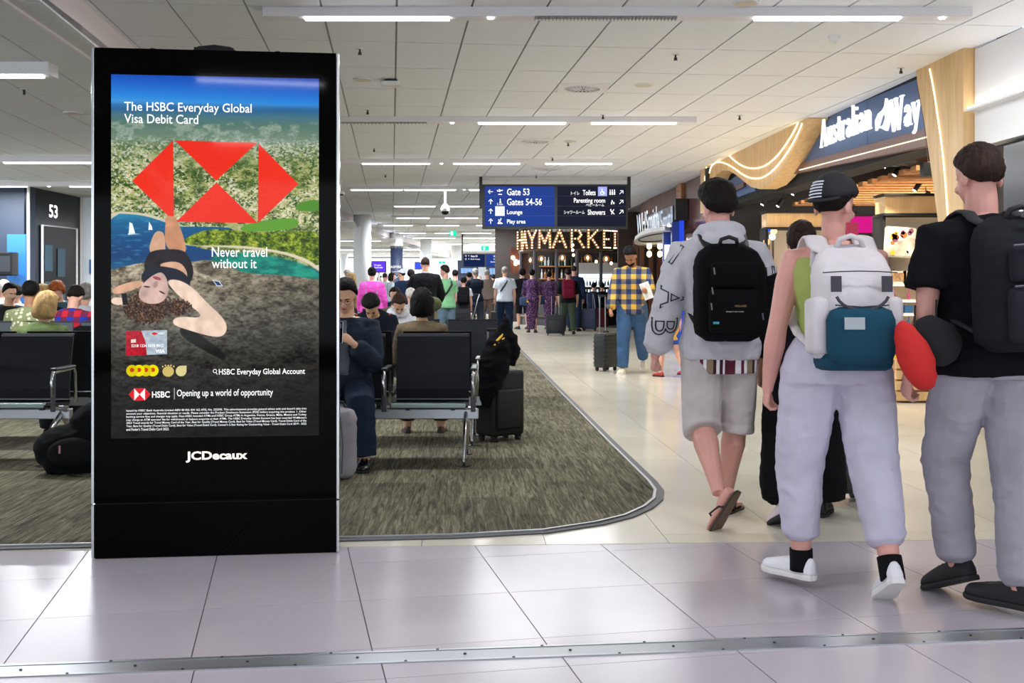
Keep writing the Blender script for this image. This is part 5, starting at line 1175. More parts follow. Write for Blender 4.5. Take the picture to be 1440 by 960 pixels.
    def torso_rings(s, add=0, lo=.47, hi=.84, belly=0):
        m = s.sex == 'm'; g = s.g
        prof = [(.45, .094, .064, -.004), (.49, .099, .068, -.006), (.52, .100, .069, -.006), (.56, .093 if m else .092, .064, -.002), (.61, .084 if m else .074, .057, .002), (.66, .087 if m else .077, .058, .003),
                (.72, .098 if m else .087, .066 if m else .068, .003), (.76, .103 if m else .089, .063, .001), (.79, .097 if m else .082, .054, -.002), (.812, .074 if m else .062, .044, -.004), (.83, .050 if m else .044, .036, -.004), (.845, .037, .032, -.002)]
        out = []
        for z, rx, ry, dy in prof:
            if lo - .001 <= z <= hi + .001:
                f = s.hg if z < .58 else s.sg if z > .70 else 1
                b = belly * math.exp(-((z - .60) / .06) ** 2)
                out.append(s.ring(z, rx * g * f + add, (ry * g + add + b / 2), dy + b / 2))
        return out
    def headM(s):
        yw, pt, rl = [R(v) for v in s.head]; base = s.spt(.865)
        M = Matrix.Translation(s.P(base)) @ Matrix.Rotation(s.twist * .6 - yw, 4, 'Z') @ Matrix.Rotation(-pt - s.spa(.86) * .55, 4, 'X') @ Matrix.Rotation(rl, 4, 'Y') @ Matrix.Scale(s.H, 4)
        return M
    def hand(s, bm, k, thick=1.0):
        sd = -1 if k == 0 else 1; sj, el, wr, d = s.A[k]; H = s.H
        pal = Vector((-sd, 0, 0)); pal = (pal - d * pal.dot(d)).normalized()
        if getattr(s, 'palm', None) and s.palm[k] is not None: pal = Vector(s.palm[k]); pal = (pal - d * pal.dot(d)).normalized()
        th = d.cross(pal) * (1 if sd == 1 else -1)
        if th.y < 0 and abs(d.z) > .3 and not (getattr(s, 'palm', None) and s.palm[k]): th = -th
        if getattr(s, 'thumb', None) and s.thumb[k] is not None:
            q = Vector(s.thumb[k]); th = (q - d * q.dot(d) - pal * q.dot(pal)).normalized()
        W = lambda a, b_, c: s.P(wr) + (d * a + th * b_ + pal * c)
        c = s.curl[k]; hs = H / 1.75
        rr = .0
        tube(bm, [W(-.02, 0, 0), W(.015 * hs, 0, 0), W(.05 * hs, 0, .002), W(.088 * hs, 0, .004)], [(.021 * hs, .017 * hs), (.026 * hs, .016 * hs), (.038 * hs, .0145 * hs), (.037 * hs, .012 * hs)], 12, ref=th)
        for i, (o, L) in enumerate(((.029, .066), (.0098, .074), (-.0098, .069), (-.0285, .054))):
            p = W(.078 * hs, o * hs, .003); a = 0; pts = [p]; rad = [.0092 * hs * thick]
            q = p.copy()
            for j, fr in enumerate((.45, .3, .25)):
                a += R(10 + 75 * c * (1, 1.1, .8)[j]); q = q + (d * math.cos(a) + pal * math.sin(a) + th * (o * 1.2)) * L * hs * fr * 1.02; pts.append(q.copy()); rad.append((.0085, .0078, .0066)[j] * hs * thick)
            tube(bm, pts, rad, 8, ref=th)
        tp = [W(.018 * hs, .018 * hs, .006), W(.045 * hs, .040 * hs, .014 + .012 * c), W(.068 * hs, .046 * hs - .02 * c * hs, .02 + .022 * c), W(.088 * hs, .046 * hs - .035 * c * hs, .024 + .03 * c)]
        tube(bm, tp, [.0135 * hs, .0115 * hs, .0098 * hs, .0082 * hs], 8)
    bare = False
    def body(s, vox=.008, hands=True, neckup=True, armr=1.0, calf=1.0, shoesz=1.0):
        bm = bmesh.new(); H, g = s.H, s.g; P = s.P
        loftr(bm, s.torso_rings(0))
        a = s.spt(.80); b_ = s.spt(.875)
        M = s.headM(); nr = .033 if s.sex == 'm' else .028
        tube(bm, [P(s.spt(.80)), P(s.spt(.835)), M @ Vector((0, -.006, .01)), M @ Vector((0, -.008, .05))], [nr * 1.4 * H, nr * H * 1.05, nr * H, nr * .95 * H], 14)
        for k in (0, 1):
            sj, el, wr, d = s.A[k]; r = H * g * armr
            tube(bm, [P(sj.lerp(s.spt(.80), .45)), P(sj), P(sj.lerp(el, .35)), P(sj.lerp(el, .8)), P(el), P(el.lerp(wr, .3)), P(el.lerp(wr, .75)), P(wr), P(wr) + d * .02],
                 [.026 * r, .0275 * r, .0275 * r, .0225 * r, .0215 * r, .0235 * r, .0175 * r, .0145 * H, .0145 * H], 12)
            if hands: s.hand(bm, k)
            hp, kn, an, fd, up = s.L[k]; r = H * g
            tube(bm, [P(hp + Vector((0, 0, .03))), P(hp), P(hp.lerp(kn, .35)), P(hp.lerp(kn, .8)), P(kn), P(kn.lerp(an, .28)) - Vector((0, .005, 0)), P(kn.lerp(an, .6)), P(kn.lerp(an, .9)), P(an)],
                 [.045 * r, .051 * r, .046 * r, .036 * r, .033 * r, .0335 * r * calf, .027 * r, .0205 * r, .02 * r], 14)
            # foot
            c = P(an) - up * (.02 if s.bare else .008) * H; q_ = 1 if s.bare else .62
            tube(bm, [c - fd * .032 * H - up * .004 * H, c - up * .003 * H, c + fd * .05 * H - up * .008 * H, c + fd * .09 * H - up * .010 * H, c + fd * .113 * H - up * .012 * H],
                 [(a_ * H * q_, b2 * H * q_) for a_, b2 in ((.018, .014), (.021, .018), (.024, .012), (.026, .008), (.018, .005))], 10, ref=fd.cross(up))
        # head
        ell(bm, (0, -.005, .080), (.0425, .0545, .0515), M, 3); ell(bm, (0, .012, .046), (.0345, .041, .047), M, 3)
        ell(bm, (0, .024, .014), (.021, .022, .0165), M, 2); ell(bm, (0, .010, .024), (.031, .030, .022), M, 2)
        ell(bm, (0, .056, .048), (.0065, .009, .013), M, 2); ell(bm, (0, .060, .041), (.0085, .0075, .006), M, 2)
        ell(bm, (0, .046, .071), (.026, .008, .006), M, 2)
        for e in (-1, 1): ell(bm, (e * .0445, -.004, .052), (.0055, .0125, .0175), M @ Matrix.Rotation(e * -.25, 4, 'Z'), 2); ell(bm, (e * .022, .04, .044), (.011, .009, .010), M, 2)
        return remesh(bm, vox, 2)
    def face(s, parent, open_=False, glasses=False, brow=M_brow):
        M = s.headM()
        for e in (-1, 1):
            bm = bmesh.new(); ell(bm, (e * .0165, .0455, .059), (.0068, .004, .0034 if open_ else .0022), M, 2); obj('eye', bm, M_eyew if open_ else M_iris, parent, True)
            if open_: bm = bmesh.new(); ell(bm, (e * .0165, .0485, .059), (.0030, .002, .0031), M, 2); obj('iris', bm, M_iris, parent, True)
            bm = bmesh.new(); tube(bm, [M @ Vector((e * .007, .0525, .070)), M @ Vector((e * .017, .0515, .0725)), M @ Vector((e * .028, .044, .0695))], [.002 * s.H, .0024 * s.H, .0012 * s.H], 6); obj('eyebrow', bm, brow, parent, True)
        bm = bmesh.new(); tube(bm, [M @ Vector((-.0135, .046, .0245)), M @ Vector((-.005, .0515, .0262)), M @ Vector((.005, .0515, .0262)), M @ Vector((.0135, .046, .0245))], [.001 * s.H, .0032 * s.H, .0032 * s.H, .001 * s.H], 8); obj('lips', bm, M_lip, parent, True)
        if glasses:
            gl_ = empty('glasses', parent=parent)
            for e in (-1, 1):
                obj('rim', tb([M @ Vector((e * .0185 + .0135 * math.cos(q * math.pi / 7), .056 - abs(math.cos(q * math.pi / 7)) * .002, .058 + .0088 * math.sin(q * math.pi / 7))) for q in range(14)], .0009 * s.H, 6, closed=True), M_black, gl_)
                obj('temple_arm', tb([M @ Vector((e * .032, .054, .061)), M @ Vector((e * .046, .01, .061))], .0008 * s.H, 5), M_black, gl_)
            obj('bridge', tb([M @ Vector((-.005, .058, .060)), M @ Vector((.005, .058, .060))], .0008 * s.H, 5), M_black, gl_)
    def hair(s, parent, style, m, sub=4, seed=1, name='hair'):
        M = s.headM(); bm = bmesh.new(); q = bmesh.ops.create_icosphere(bm, subdivisions=sub, radius=1)
        for v in q['verts']:
            d = v.co.normalized(); x, y, z = d; az = math.atan2(y, abs(x) + 1e-6)      # y>0 front
            # lower limit of the hair by azimuth (unit-sphere z)
            if style in ('short', 'crop', 'quiff'): lim = .55 * sstep(.05, .75, y) + (-.78) * sstep(.1, -.55, y) + .0
            elif style in ('bob', 'long', 'bun', 'curly'): lim = .50 * sstep(.2, .75, y) - 1.2 * sstep(.35, -.2, y)
            elif style == 'bald': lim = 2 if y > -.1 and z > -.1 else (.15 if z > .35 else -.7)
            else: lim = .2
            if style == 'cap': lim = .12 - .25 * sstep(.2, -.8, y)
            m_ = sstep(lim - .07, lim + .07, z)
            th = {'short': .010, 'crop': .0075, 'quiff': .013, 'bob': .012, 'long': .010, 'bun': .006, 'curly': .016, 'bald': .003, 'cap': .009}.get(style, .006)
            if style == 'quiff': th += .019 * sstep(.1, .8, z) * (.6 + .4 * y)
            if style in ('short',) : th += .005 * sstep(.2, .8, z)
            nz = noise.noise(Vector((x * 5 + seed, y * 5, z * 5))) * (.006 if style in ('curly',) else .0025 if style != 'cap' else 0) + noise.noise(Vector((x * 13 + seed, y * 13, z * 9))) * (.006 if style == 'curly' else .0022 if style != 'cap' else 0)
            k = m_; rx, ry, rz = .0425, .0545, .0515; lo_ = max(0, -z) * sstep(.5, -.1, y) * k * (1 if style != 'cap' else 0); rx *= 1 + .10 * lo_; ry *= 1 + .20 * lo_; th *= (.35 + .65 * sstep(-.75, -.1, z)) if style in ('short', 'crop', 'quiff') else 1
            sc_ = lambda r: (r + th + nz) * k + (r - .008) * (1 - k)
            dn = 0
            if style in ('bob', 'long') and z < .1 and y < .45: dn = (.1 - z) * (.035 if style == 'bob' else .06)
            v.co = Vector((x * sc_(rx) * (1 + (.12 if dn and style == 'bob' else 0)), -.005 + y * sc_(ry), .080 + z * sc_(rz) - dn * k))
        bmesh.ops.transform(bm, matrix=M, verts=q['verts'])
        if style == 'bun': ell(bm, (0, -.052, .10), (.022, .02, .022), M, 3)
        if style == 'long': 
            tube(bm, [M @ Vector((0, -.035, .07)), M @ Vector((0, -.045, .03)), M @ Vector((0, -.045, -.02)), M @ Vector((0, -.04, -.06))], [(.048 * s.H, .02 * s.H), (.05 * s.H, .02 * s.H), (.045 * s.H, .016 * s.H), (.03 * s.H, .01 * s.H)], 12, ref=M.to_3x3() @ Vector((1, 0, 0)))
        if style == 'bob':
            tube(bm, [M @ Vector((0, -.012, .09)), M @ Vector((0, -.013, .05)), M @ Vector((0, -.013, .01)), M @ Vector((0, -.012, -.006))], [(.052 * s.H, .055 * s.H), (.060 * s.H, .058 * s.H), (.062 * s.H, .054 * s.H), (.05 * s.H, .044 * s.H)], 24, ref=M.to_3x3() @ Vector((1, 0, 0)))
            for v in bm.verts:      # keep the face open
                l = M.inverted() @ v.co
                if l.y > .016: v.co = M @ Vector((l.x, l.y if l.z > .10 else .012, l.z))
        return obj(name, bm, m, parent, True)
    def top(s, m, sleeve=.6, hem=.50, ease=.008, vox=.012, collar=.835, hood=False, name='shirt', parent=None, wr=.004, belly=0, seed=0, cuff=1.0, flare=0, slim=1.0, armease=None):
        bm = bmesh.new(); H, g, P = s.H, s.g, s.P; e = ease
        prof = [r for r in s.torso_rings(e, .45, .846, belly)]
        zs = [.45, .49, .52, .56, .61, .66, .72, .76, .79, .812, .83, .845]
        rings = []
        keep = [z for z in zs if z > hem + .012 and z <= collar + .001]
        base = {z: r for z, r in zip(zs, prof)}
        # hem ring interpolates
        def atz(z):
            for a, b_ in zip(zs, zs[1:]):
                if a <= z <= b_: t = (z - a) / (b_ - a); return [p.lerp(q, t) for p, q in zip(base[a], base[b_])]
            return [p + Vector((0, 0, (z - .45) * H)) for p in base[.45]]
        h = atz(hem)
        if flare: c = sum(h, Vector()) / len(h); h = [c + (p - c) * (1 + flare) for p in h]
        rings.append(h)
        if slim != 1:
            pass
        rings += [base[z] for z in keep]; loftr(bm, rings)
        if sleeve > 0:
            ae = e if armease is None else armease
            for k in (0, 1):
                sj, el, wr_, d = s.A[k]; r = H * g; f = H * ae
                pts = [P(sj.lerp(s.spt(.79), .5)), P(sj) - Vector((0, 0, .004 * H)), P(sj.lerp(el, .4))]; rad = [.028 * r + f * .8, .0285 * r + f * .9, .0285 * r + f * 1.1]
                if sleeve <= 1: pts.append(P(sj.lerp(el, sleeve))); rad.append(.029 * r + f * 1.5)
                else:
                    t = sleeve - 1
                    pts += [P(sj.lerp(el, .85)), P(el), P(el.lerp(wr_, .4 * t)), P(el.lerp(wr_, .85 * t)), P(el.lerp(wr_, t))]; rad += [.026 * r + f * 1.3, .025 * r + f * 1.4, .0235 * r + f * 1.4, .020 * r + f * 1.5, (.0165 * r + f * .55) * cuff]
                tube(bm, pts, rad, 14)
        if hood:
            # rolled hood lying on the shoulders
            q = []
            for i in range(15):
                a = math.pi * 2 * i / 15; q.append(P(s.spt(.842)) + Vector((math.cos(a) * .052 * H, math.sin(a) * .048 * H - .012 * H, (.004 - .012 * math.sin(a)) * H)))
            tube(bm, q, .025 * H, 12, closed=True)
            ell(bm, P(s.spt(.825)) + Vector((0, -.058 * H, -.002 * H)), (.066 * H, .034 * H, .036 * H), None, 3)
        me = remesh(bm, vox, 2)
        if wr: wrinkle(me, wr, 10, seed)
        return obj(name, me, m, parent or s.root)
    def bottom(s, m, length=1.93, ease=.008, vox=.012, waist=.575, hemr=None, name='trousers', wr=.004, seed=3, skirt=None, kneer=1.0, cuff=False):
        bm = bmesh.new(); H, g, P = s.H, s.g, s.P; e = ease
        zs = [.45, .49, .52, .56, .61]; base = dict(zip(zs, s.torso_rings(e * .5, .45, .615)))
        rings = [base[z] for z in zs if z < waist - .005 and z > .46]
        a, b_ = base[.56], base[.61]; t = (waist - .56) / .05; rings.append([p.lerp(q, max(0, t)) for p, q in zip(a, b_)]); loftr(bm, rings)
        if skirt is not None:
            c0 = P(Vector((0, 0, .52))); zb, rb = skirt; k0 = (s.L[0][1] + s.L[1][1]) / 2
            pts = [P(Vector((0, -.002, .54))), P(Vector((0, -.002, .50)))]; rad = [(.1 * H * g, .072 * H * g), (.105 * H * g, .078 * H * g)]
            for t in (.4, .8, 1.0): pts.append(P(Vector((0, 0, .50)).lerp(Vector((0, k0.y * .5, zb)), t))); rad.append(((.105 + (rb - .105) * t) * H * g, (.078 + (rb * .8 - .078) * t) * H * g))
            tube(bm, pts, rad, 20, ref=(1, 0, 0))
        else:
            for k in (0, 1):
                hp, kn, an, fd, up = s.L[k]; r = H * g; f = e * H
                pts = [P(hp + Vector((0, 0, .03))), P(hp), P(hp.lerp(kn, .35))]; rad = [.046 * r + f, .053 * r + f, .049 * r + f * 1.2]
                if length <= 1: pts += [P(hp.lerp(kn, length * .75)), P(hp.lerp(kn, length))]; rad += [.046 * r + f * 1.5, (hemr or .046) * r + f * 1.5]
                else:
                    t = length - 1; hr_ = hemr or .027
                    pts += [P(hp.lerp(kn, .8)), P(kn), P(kn.lerp(an, .3 * t)) - Vector((0, .004, 0)), P(kn.lerp(an, .7 * t)), P(kn.lerp(an, .93 * t)), P(kn.lerp(an, t))]
                    rad += [.040 * r * kneer + f * 1.3, .037 * r * kneer + f * 1.3, (.036 * .7 + hr_ * .3) * kneer * r + f * 1.3, (.035 * .4 + hr_ * .6) * r * kneer + f * 1.3, hr_ * r + f * (1.6 if cuff else 1.1), hr_ * r * (.82 if cuff else 1) + f * (.6 if cuff else 1.1)]
                tube(bm, pts, rad, 16)
        me = remesh(bm, vox, 2)
        if wr: wrinkle(me, wr, 9, seed)
        return obj(name, me, m, s.root)
    def shoe(s, k, m, msole, high=False, s_=1.0, sole=.011, name='shoe', vox=None):
        hp, kn, an, fd, up = s.L[k]; H = s.H * s_; sd_ = fd.cross(up); c = s.P(an) - up * (.036 * s.H)     # sole plane
        W = lambda a, b_, h: c + fd * a * H + sd_ * b_ * H + up * h * H
        def outline(gr, h):
            pts = [(-.040, 0), (-.036, .013), (-.02, .019), (.01, .0195), (.045, .024), (.075, .027), (.098, .023), (.112, .012), (.115, 0)]
            o = pts + [(a, -b_) for a, b_ in pts[-2:0:-1]]
            return [W(a * (1 + gr * .3), b_ * (1 + gr), h) for a, b_ in o]
        bm = bmesh.new(); loftr(bm, [outline(.06, 0), outline(.10, sole * .5), outline(.06, sole)]); so = obj('sole', bm, msole, None)
        bm = bmesh.new()
        def up_ring(gr, h0, hs):
            pts = [(-.040, 0), (-.036, .013), (-.02, .019), (.01, .0195), (.045, .024), (.075, .027), (.098, .023), (.112, .012), (.115, 0)]
            o = pts + [(a, -b_) for a, b_ in pts[-2:0:-1]]; r = []
            for a, b_ in o:
                top = .052 if a < .02 else .052 - (a - .02) * .24
                r.append(W(a * (1 - gr * .12), b_ * (1 - gr), h0 + (top - h0) * hs))
            return r
        loftr(bm, [up_ring(0, sole * .9, 0), up_ring(-.02, sole, .35), up_ring(.22, sole, .75), up_ring(.6, sole, 1.0)])
        cuffh = .098 if high else .046
        tube(bm, [W(-.004, 0, .02), W(-.006, 0, .04), W(-.004, 0, cuffh)], [(.024 * H, .020 * H), (.0225 * H, .019 * H), (.0245 * H, .0215 * H)], 14, ref=fd)
        me = remesh(bm, vox or .006, 2); sh = obj(name, me, m, s.root); so.parent = sh
        return sh
    def make(s, label, cat='person', group=None):
        s.root = empty('person', s.loc, s.yaw, label, cat, group); return s.root
    def W(s, v): return Matrix.Translation(s.loc) @ Matrix.Rotation(s.yaw, 4, 'Z') @ v     # local metres -> world
def outline_decal(txt, target, o, xd, up, h, m, parent, r=.0025, cast=None, w=None):
    """outlined lettering thrown onto a garment mesh (local coordinates)"""
    me = text_mesh(txt, .0, 0, True); a = fit(me, w, h); xd = Vector(xd).normalized(); up = Vector(up).normalized(); n = xd.cross(up)
    bv = BVHTree.FromPolygons([v.co.copy() for v in target.data.vertices], [p.vertices[:] for p in target.data.polygons])
    zc = a[:, 2].max() / 2
    cen = Vector(o)
    for i, v in enumerate(me.vertices):
        p = cen + xd * a[i, 0] + up * a[i, 1]; hit = bv.ray_cast(p + n * .35, -n, .7)
        q = hit[0] if hit[0] is not None else p
        v.co = q + n * (r + (a[i, 2] - zc) * .5)
    me.materials.clear(); return obj('printed_letter', me, m, parent)
# ---------------------------------------------------------------- luggage and seats
def rbox_mesh(w_, d, h, r=.04, puff=0, n=6):
    bm = bmesh.new(); box(bm, (0, 0, h / 2), (w_, d, h)); bmesh.ops.bevel(bm, geom=bm.edges[:], offset=r, segments=3, affect='EDGES', profile=.6); return bm
def backpack(P, m, m2, label, w_=.31, h=.46, d=.2, zc=.70, off=.0, strapm=None, extra=None, top_shape='round', strapw=.03, drop=0):
    """pack hung on the back of person P (the pack is its own thing, placed at the person's spot)"""
    H = P.H; back = P.P(P.spt(zc)); ry = .068 * P.g * H; c = back + Vector((0, -(ry + d / 2 + off), -drop))
    t = empty('backpack', P.loc, P.yaw, label, 'backpack')
    M = Matrix.Translation(c) @ Matrix.Rotation(-P.spa(zc), 4, 'X')
    bm = bmesh.new(); N = 26
    def prof(z):   # width and depth along the height (0..1)
        wtop = 1 - .38 * max(0, (z - .72) / .28) ** 2.2; wb = 1 - .22 * max(0, (.14 - z) / .14) ** 2; return w_ / 2 * wtop * wb, d / 2 * (1 - .62 * max(0, (z - .6) / .4) ** 1.6) * (1 - .3 * max(0, (.12 - z) / .12) ** 2)
    rings = []
    for i in range(13):
        z = i / 12; rx, ry_ = prof(z); dy = (d / 2 - ry_) * .9
        if i in (0, 12): rx *= .8; ry_ *= .7
        rings.append([Vector((math.copysign(abs(math.cos(a)) ** .55, math.cos(a)) * rx, math.copysign(abs(math.sin(a)) ** .6, math.sin(a)) * ry_ + dy, (z - .5) * h)) for a in [2 * math.pi * k / N for k in range(N)]])
    loftr(bm, rings); bmesh.ops.transform(bm, matrix=M, verts=bm.verts[:]); me = remesh(bm, .009, 2); wrinkle(me, .0025, 14, 5); body_ = obj('pack_body', me, m, t)
    def pk(cx, cz, pw, ph, pd, name, mm, yy=0):
        bm = bmesh.new(); box(bm, (0, 0, 0), (pw, pd, ph), None, min(pw, ph, pd) * .42); z = cz / h + .5; rx, ry_ = prof(max(0, min(1, z)))
        y = (d / 2 - ry_) * .9 - ry_ - pd * .12 + yy
        bmesh.ops.transform(bm, matrix=M @ Matrix.Translation((cx, y, cz)), verts=bm.verts[:]); return obj(name, bm, mm, t, True)
    sm = strapm or m2
    for e in (-1, 1):
        tq = P.P(P.spt(.80)); sx = P.sw * .62 * H * e; ct = .05 * H * P.g
        sx = .056 * H * e; p0 = M @ Vector((e * w_ * .22, d * .1, h * .42)); pts = [p0, P.P(P.spt(.815)) + Vector((sx, -.070 * H, .006 * H)), P.P(P.spt(.827)) + Vector((sx, -.03 * H, .018 * H)), P.P(P.spt(.82)) + Vector((sx, .03 * H, .012 * H)), P.P(P.spt(.78)) + Vector((sx, .078 * H, .0 * H)), P.P(P.spt(.72)) + Vector((sx * 1.15, .080 * H * P.g, 0)), P.P(P.spt(.66)) + Vector((sx * 1.5, .05 * H, 0)), P.P(P.spt(.62)) + Vector((e * .094 * H * P.g, 0, 0)), M @ Vector((e * w_ * .42, d * .3, -h * .36))]
        q = [pts[0]]
        for a, b_ in zip(pts, pts[1:]): q += [a.lerp(b_, .25), a.lerp(b_, .75)]
        q.append(pts[-1]); nn = len(q)
        obj('shoulder_strap', tb(q, [(strapw * (1.0 if i < nn * .6 else .45), .009) for i in range(nn)], 10, ref=(1, 0, 0)), sm, t, True)
    hp = [M @ Vector((-.05, d * .1, h * .47)), M @ Vector((-.04, d * .05, h * .54)), M @ Vector((0, d * .02, h * .565)), M @ Vector((.04, d * .05, h * .54)), M @ Vector((.05, d * .1, h * .47))]
    obj('top_handle', tb(hp, .011, 8), sm, t, True)
    return t, M, pk, (w_, h, d, prof)
M_caseblk = mat('case_black', '16171A', .45, var=.1); M_rubber = mat('rubber', '0E0E0F', .7)
def suitcase(loc, rz, label, m=M_caseblk, w_=.38, h=.55, d=.24, handle=.45, ribs=True, tilt=0, wheels=4, group=None, name='suitcase', soft=False):
    t = empty(name, loc, rz, label, 'suitcase', group); z0 = .055
    bm = bmesh.new(); box(bm, (0, 0, z0 + h / 2), (w_, d, h)); bmesh.ops.bevel(bm, geom=bm.edges[:], offset=.035, segments=3, affect='EDGES', profile=.6); obj('shell', bm, m, t, True)
    if ribs:
        for k in range(7): obj('rib', bx((0, 0, z0 + .07 + k * (h - .14) / 6), (w_ * 1.012, d * 1.015, .012), bev=.004), M_rubber if soft else m, t)
    if soft: obj('front_pocket', bx((0, -d / 2 - .012, z0 + h * .42), (w_ * .8, .04, h * .6), bev=.015), m, t, True)
    for sx in ((-1, 1)):
        for sy in ((-1, 1) if wheels == 4 else (-1,)):
            bm = bmesh.new(); cyl(bm, (0, 0, 0), .026, .022, 14, M=Matrix.Translation((sx * (w_ / 2 - .045), sy * (d / 2 - .04), .027)) @ Matrix.Rotation(R(90), 4, 'Y')); box(bm, (sx * (w_ / 2 - .045), sy * (d / 2 - .04), .055), (.04, .04, .03)); obj('wheel', bm, M_rubber, t)
    if handle:
        for sx in (-1, 1): obj('handle_tube', tb([(sx * w_ * .2, d * .3, z0 + h - .02), (sx * w_ * .2, d * .3, z0 + h + handle)], .009, 8), M_alu, t)
        obj('handle_grip', bx((0, d * .3, z0 + h + handle), (w_ * .46, .03, .03), bev=.01), M_rubber, t)
    obj('carry_handle', tb([(-.06, 0, z0 + h), (-.05, 0, z0 + h + .02), (.05, 0, z0 + h + .02), (.06, 0, z0 + h)], .008, 6), M_rubber, t)
    if tilt: t.rotation_euler.x = R(tilt)
    return t
M_seat = mat('seat_vinyl', '0E1119', .55, spec=.3, bump=.15, bscale=500); M_seatg = mat('seat_grey', '5A6068', .5)
M_seatsheen = mat('seat_sheen', '8FA3A0', .3, .3)  # grey-green paints the reflection along the seat into a front strip
def bench(loc, rz, n, label, sp=.57, m=M_seat, group=None, arms=True, legs=None, lift=0):
    """row of airport seats on one beam; it faces local -Y; origin at the floor under its middle"""
    t = empty('gate_seating_bench', loc, rz, label, 'bench', group); L = n * sp
    bmr = bmesh.new(); box(bmr, (0, .06, .335), (L + .06, .06, .075), None, .006); obj('beam', bmr, M_alu, t)
    bm = bmesh.new(); tube(bm, [(-L / 2, -.0, .385), (L / 2, -.0, .385)], .014, 8); obj('support_tube', bm, M_chrome, t)
    for i in range(n):
        x = -L / 2 + sp * (i + .5); w_ = sp / 2 - .045
        bm = bmesh.new()     # seat pan, thin curved sheet
        prf = [(-.22, .425), (-.19, .437), (-.05, .428), (.1, .41), (.19, .405), (.225, .42)]
        P_ = [(y, z) for y, z in prf]; Q_ = [(y, z - .022) for y, z in prf[::-1]]
        prism(bm, [(x - w_, y, z) for y, z in P_ + Q_], (2 * w_, 0, 0)); obj('seat', bm, m, t)
        obj('seat_front_sheen', bx((x, -.222, .421), (2 * w_ - .01, .012, .03), bev=.004), M_seatsheen, t)
        bm = bmesh.new()
        prf = [(.205, .43), (.20, .50), (.215, .62), (.245, .76), (.275, .88), (.29, .90)]; Q_ = [(y + .022, z) for y, z in prf[::-1]]
        prism(bm, [(x - w_, y, z) for y, z in prf + Q_], (2 * w_, 0, 0)); obj('backrest', bm, m, t)
        obj('seat_bracket', bx((x - .16, .05, .39), (.03, .16, .045)), M_black, t); obj('seat_bracket', bx((x + .16, .05, .39), (.03, .16, .045)), M_black, t)
    if arms:
        for i in range(n + 1):
            x = -L / 2 + sp * i
            a = [(x, .06, .36), (x, -.17, .40), (x, -.21, .58), (x, -.19, .645), (x, .0, .655), (x, .17, .66), (x, .2, .62), (x, .21, .40)]
            bm = bmesh.new(); tube(bm, a, [(.012, .016)] * 8, 8, ref=(1, 0, 0)); ar = obj('armrest', bm, M_chrome, t, True)
            obj('arm_pad', bx((x, -.01, .668), (.045, .36, .022), bev=.009), M_black, ar)
            obj('side_upright', bx((x, -.19, .505), (.034, .022, .26), bev=.006), mat('arm_charcoal', '3A3C42', .4), ar)
    for x in (legs or (-L / 2 + .04, L / 2 - .04)):
        for sy in (-1, 1):
            bm = bmesh.new(); tube(bm, [(x, .06, .34), (x, sy * .14 + .02, .25), (x, sy * .28, .05), (x, sy * .285, .012)], [(.017, .03), (.015, .024), (.011, .016), (.009, .009)], 8, ref=(1, 0, 0)); lg = obj('leg', bm, M_chrome, t, True)
            bm = bmesh.new(); cyl(bm, (x, sy * .285, .010), .04, .014, 16); obj('foot', bm, M_black, lg)
    t.location.z += lift
    return t
# ================================================================ THE WALKERS IN FRONT
M_sole_w = mat('sole_white', 'E4E2DE', .6); M_sole_b = mat('sole_black', '17171A', .7)
def X(px, Y): return (px - 720) / F * Y
# --- man in the grey hoodie
m1 = Person((X(1012, 6.0), 6.0, 0), R(2), 1.81, 'm', 1.02, lean=2, curve=3, legs=[(-6, 2, 36, 5, -38), (8, 1, 4, 7, 24)], arms=[(-4, 15, 18, -4), (4, 15, 20, 4)], head=(-14, 4, 0), curl=(1.0, 1.0), footp=(58, 0), sh=1.05)
m1.bare = True; root = m1.make('young man from behind in pale grey hoodie, beige shorts and flip flops')
obj('body', m1.body(.0062, calf=1.1), SKIN['pink'], root); m1.hair(root, 'quiff', HAIRM['dark'], 5)
hood = m1.top(cloth('hoodie_grey', 'CBC9D0', .4), 1.97, .472, .018, .010, .838, hood=True, name='hoodie', wr=.007, belly=.004, cuff=.95, armease=.015, seed=2)
def stripes(name, cols, s=1):
    m = mat(name, cols[0], .9); nt = m.node_tree; N = nt.nodes.new; L = nt.links.new; b = nt.nodes['Principled BSDF']
    tc = N('ShaderNodeTexCoord'); sp = N('ShaderNodeSeparateXYZ'); L(tc.outputs['Object'], sp.inputs[0])
    q = N('ShaderNodeMath'); q.operation = 'MULTIPLY'; q.inputs[1].default_value = s; L(sp.outputs[0], q.inputs[0])
    f_ = N('ShaderNodeMath'); f_.operation = 'FRACT'; L(q.outputs[0], f_.inputs[0])
    r = N('ShaderNodeValToRGB'); r.color_ramp.interpolation = 'CONSTANT'; e = r.color_ramp.elements
    e[0].color = (*srgb(cols[0]), 1); e[1].position = .97; e[1].color = (*srgb(cols[0]), 1)
    for i, c in enumerate(cols[1:]): z = e.new((i + 1) / len(cols)); z.color = (*srgb(c), 1)
    L(f_.outputs[0], r.inputs[0]); L(r.outputs[0], b.inputs['Base Color']); return m
M_str = stripes('striped_shirt', ['5E1832', '5E1832', '5E1832', 'E8E4EA', 'E8E4EA', '5E1832', 'E8E4EA', '8C7B62', '8C7B62', '3A1A24', 'E8E4EA', '3A1A24', 'E8E4EA'], 4.6)
m1.top(M_str, 0, .430, .012, .009, .50, name='striped_shirt', wr=.003)
shm = cloth('shorts_beige', 'C6BDBC', .4)
m1.bottom(shm, 1.12, .0105, .009, .50, hemr=.043, name='shorts', wr=.004, kneer=1.1)
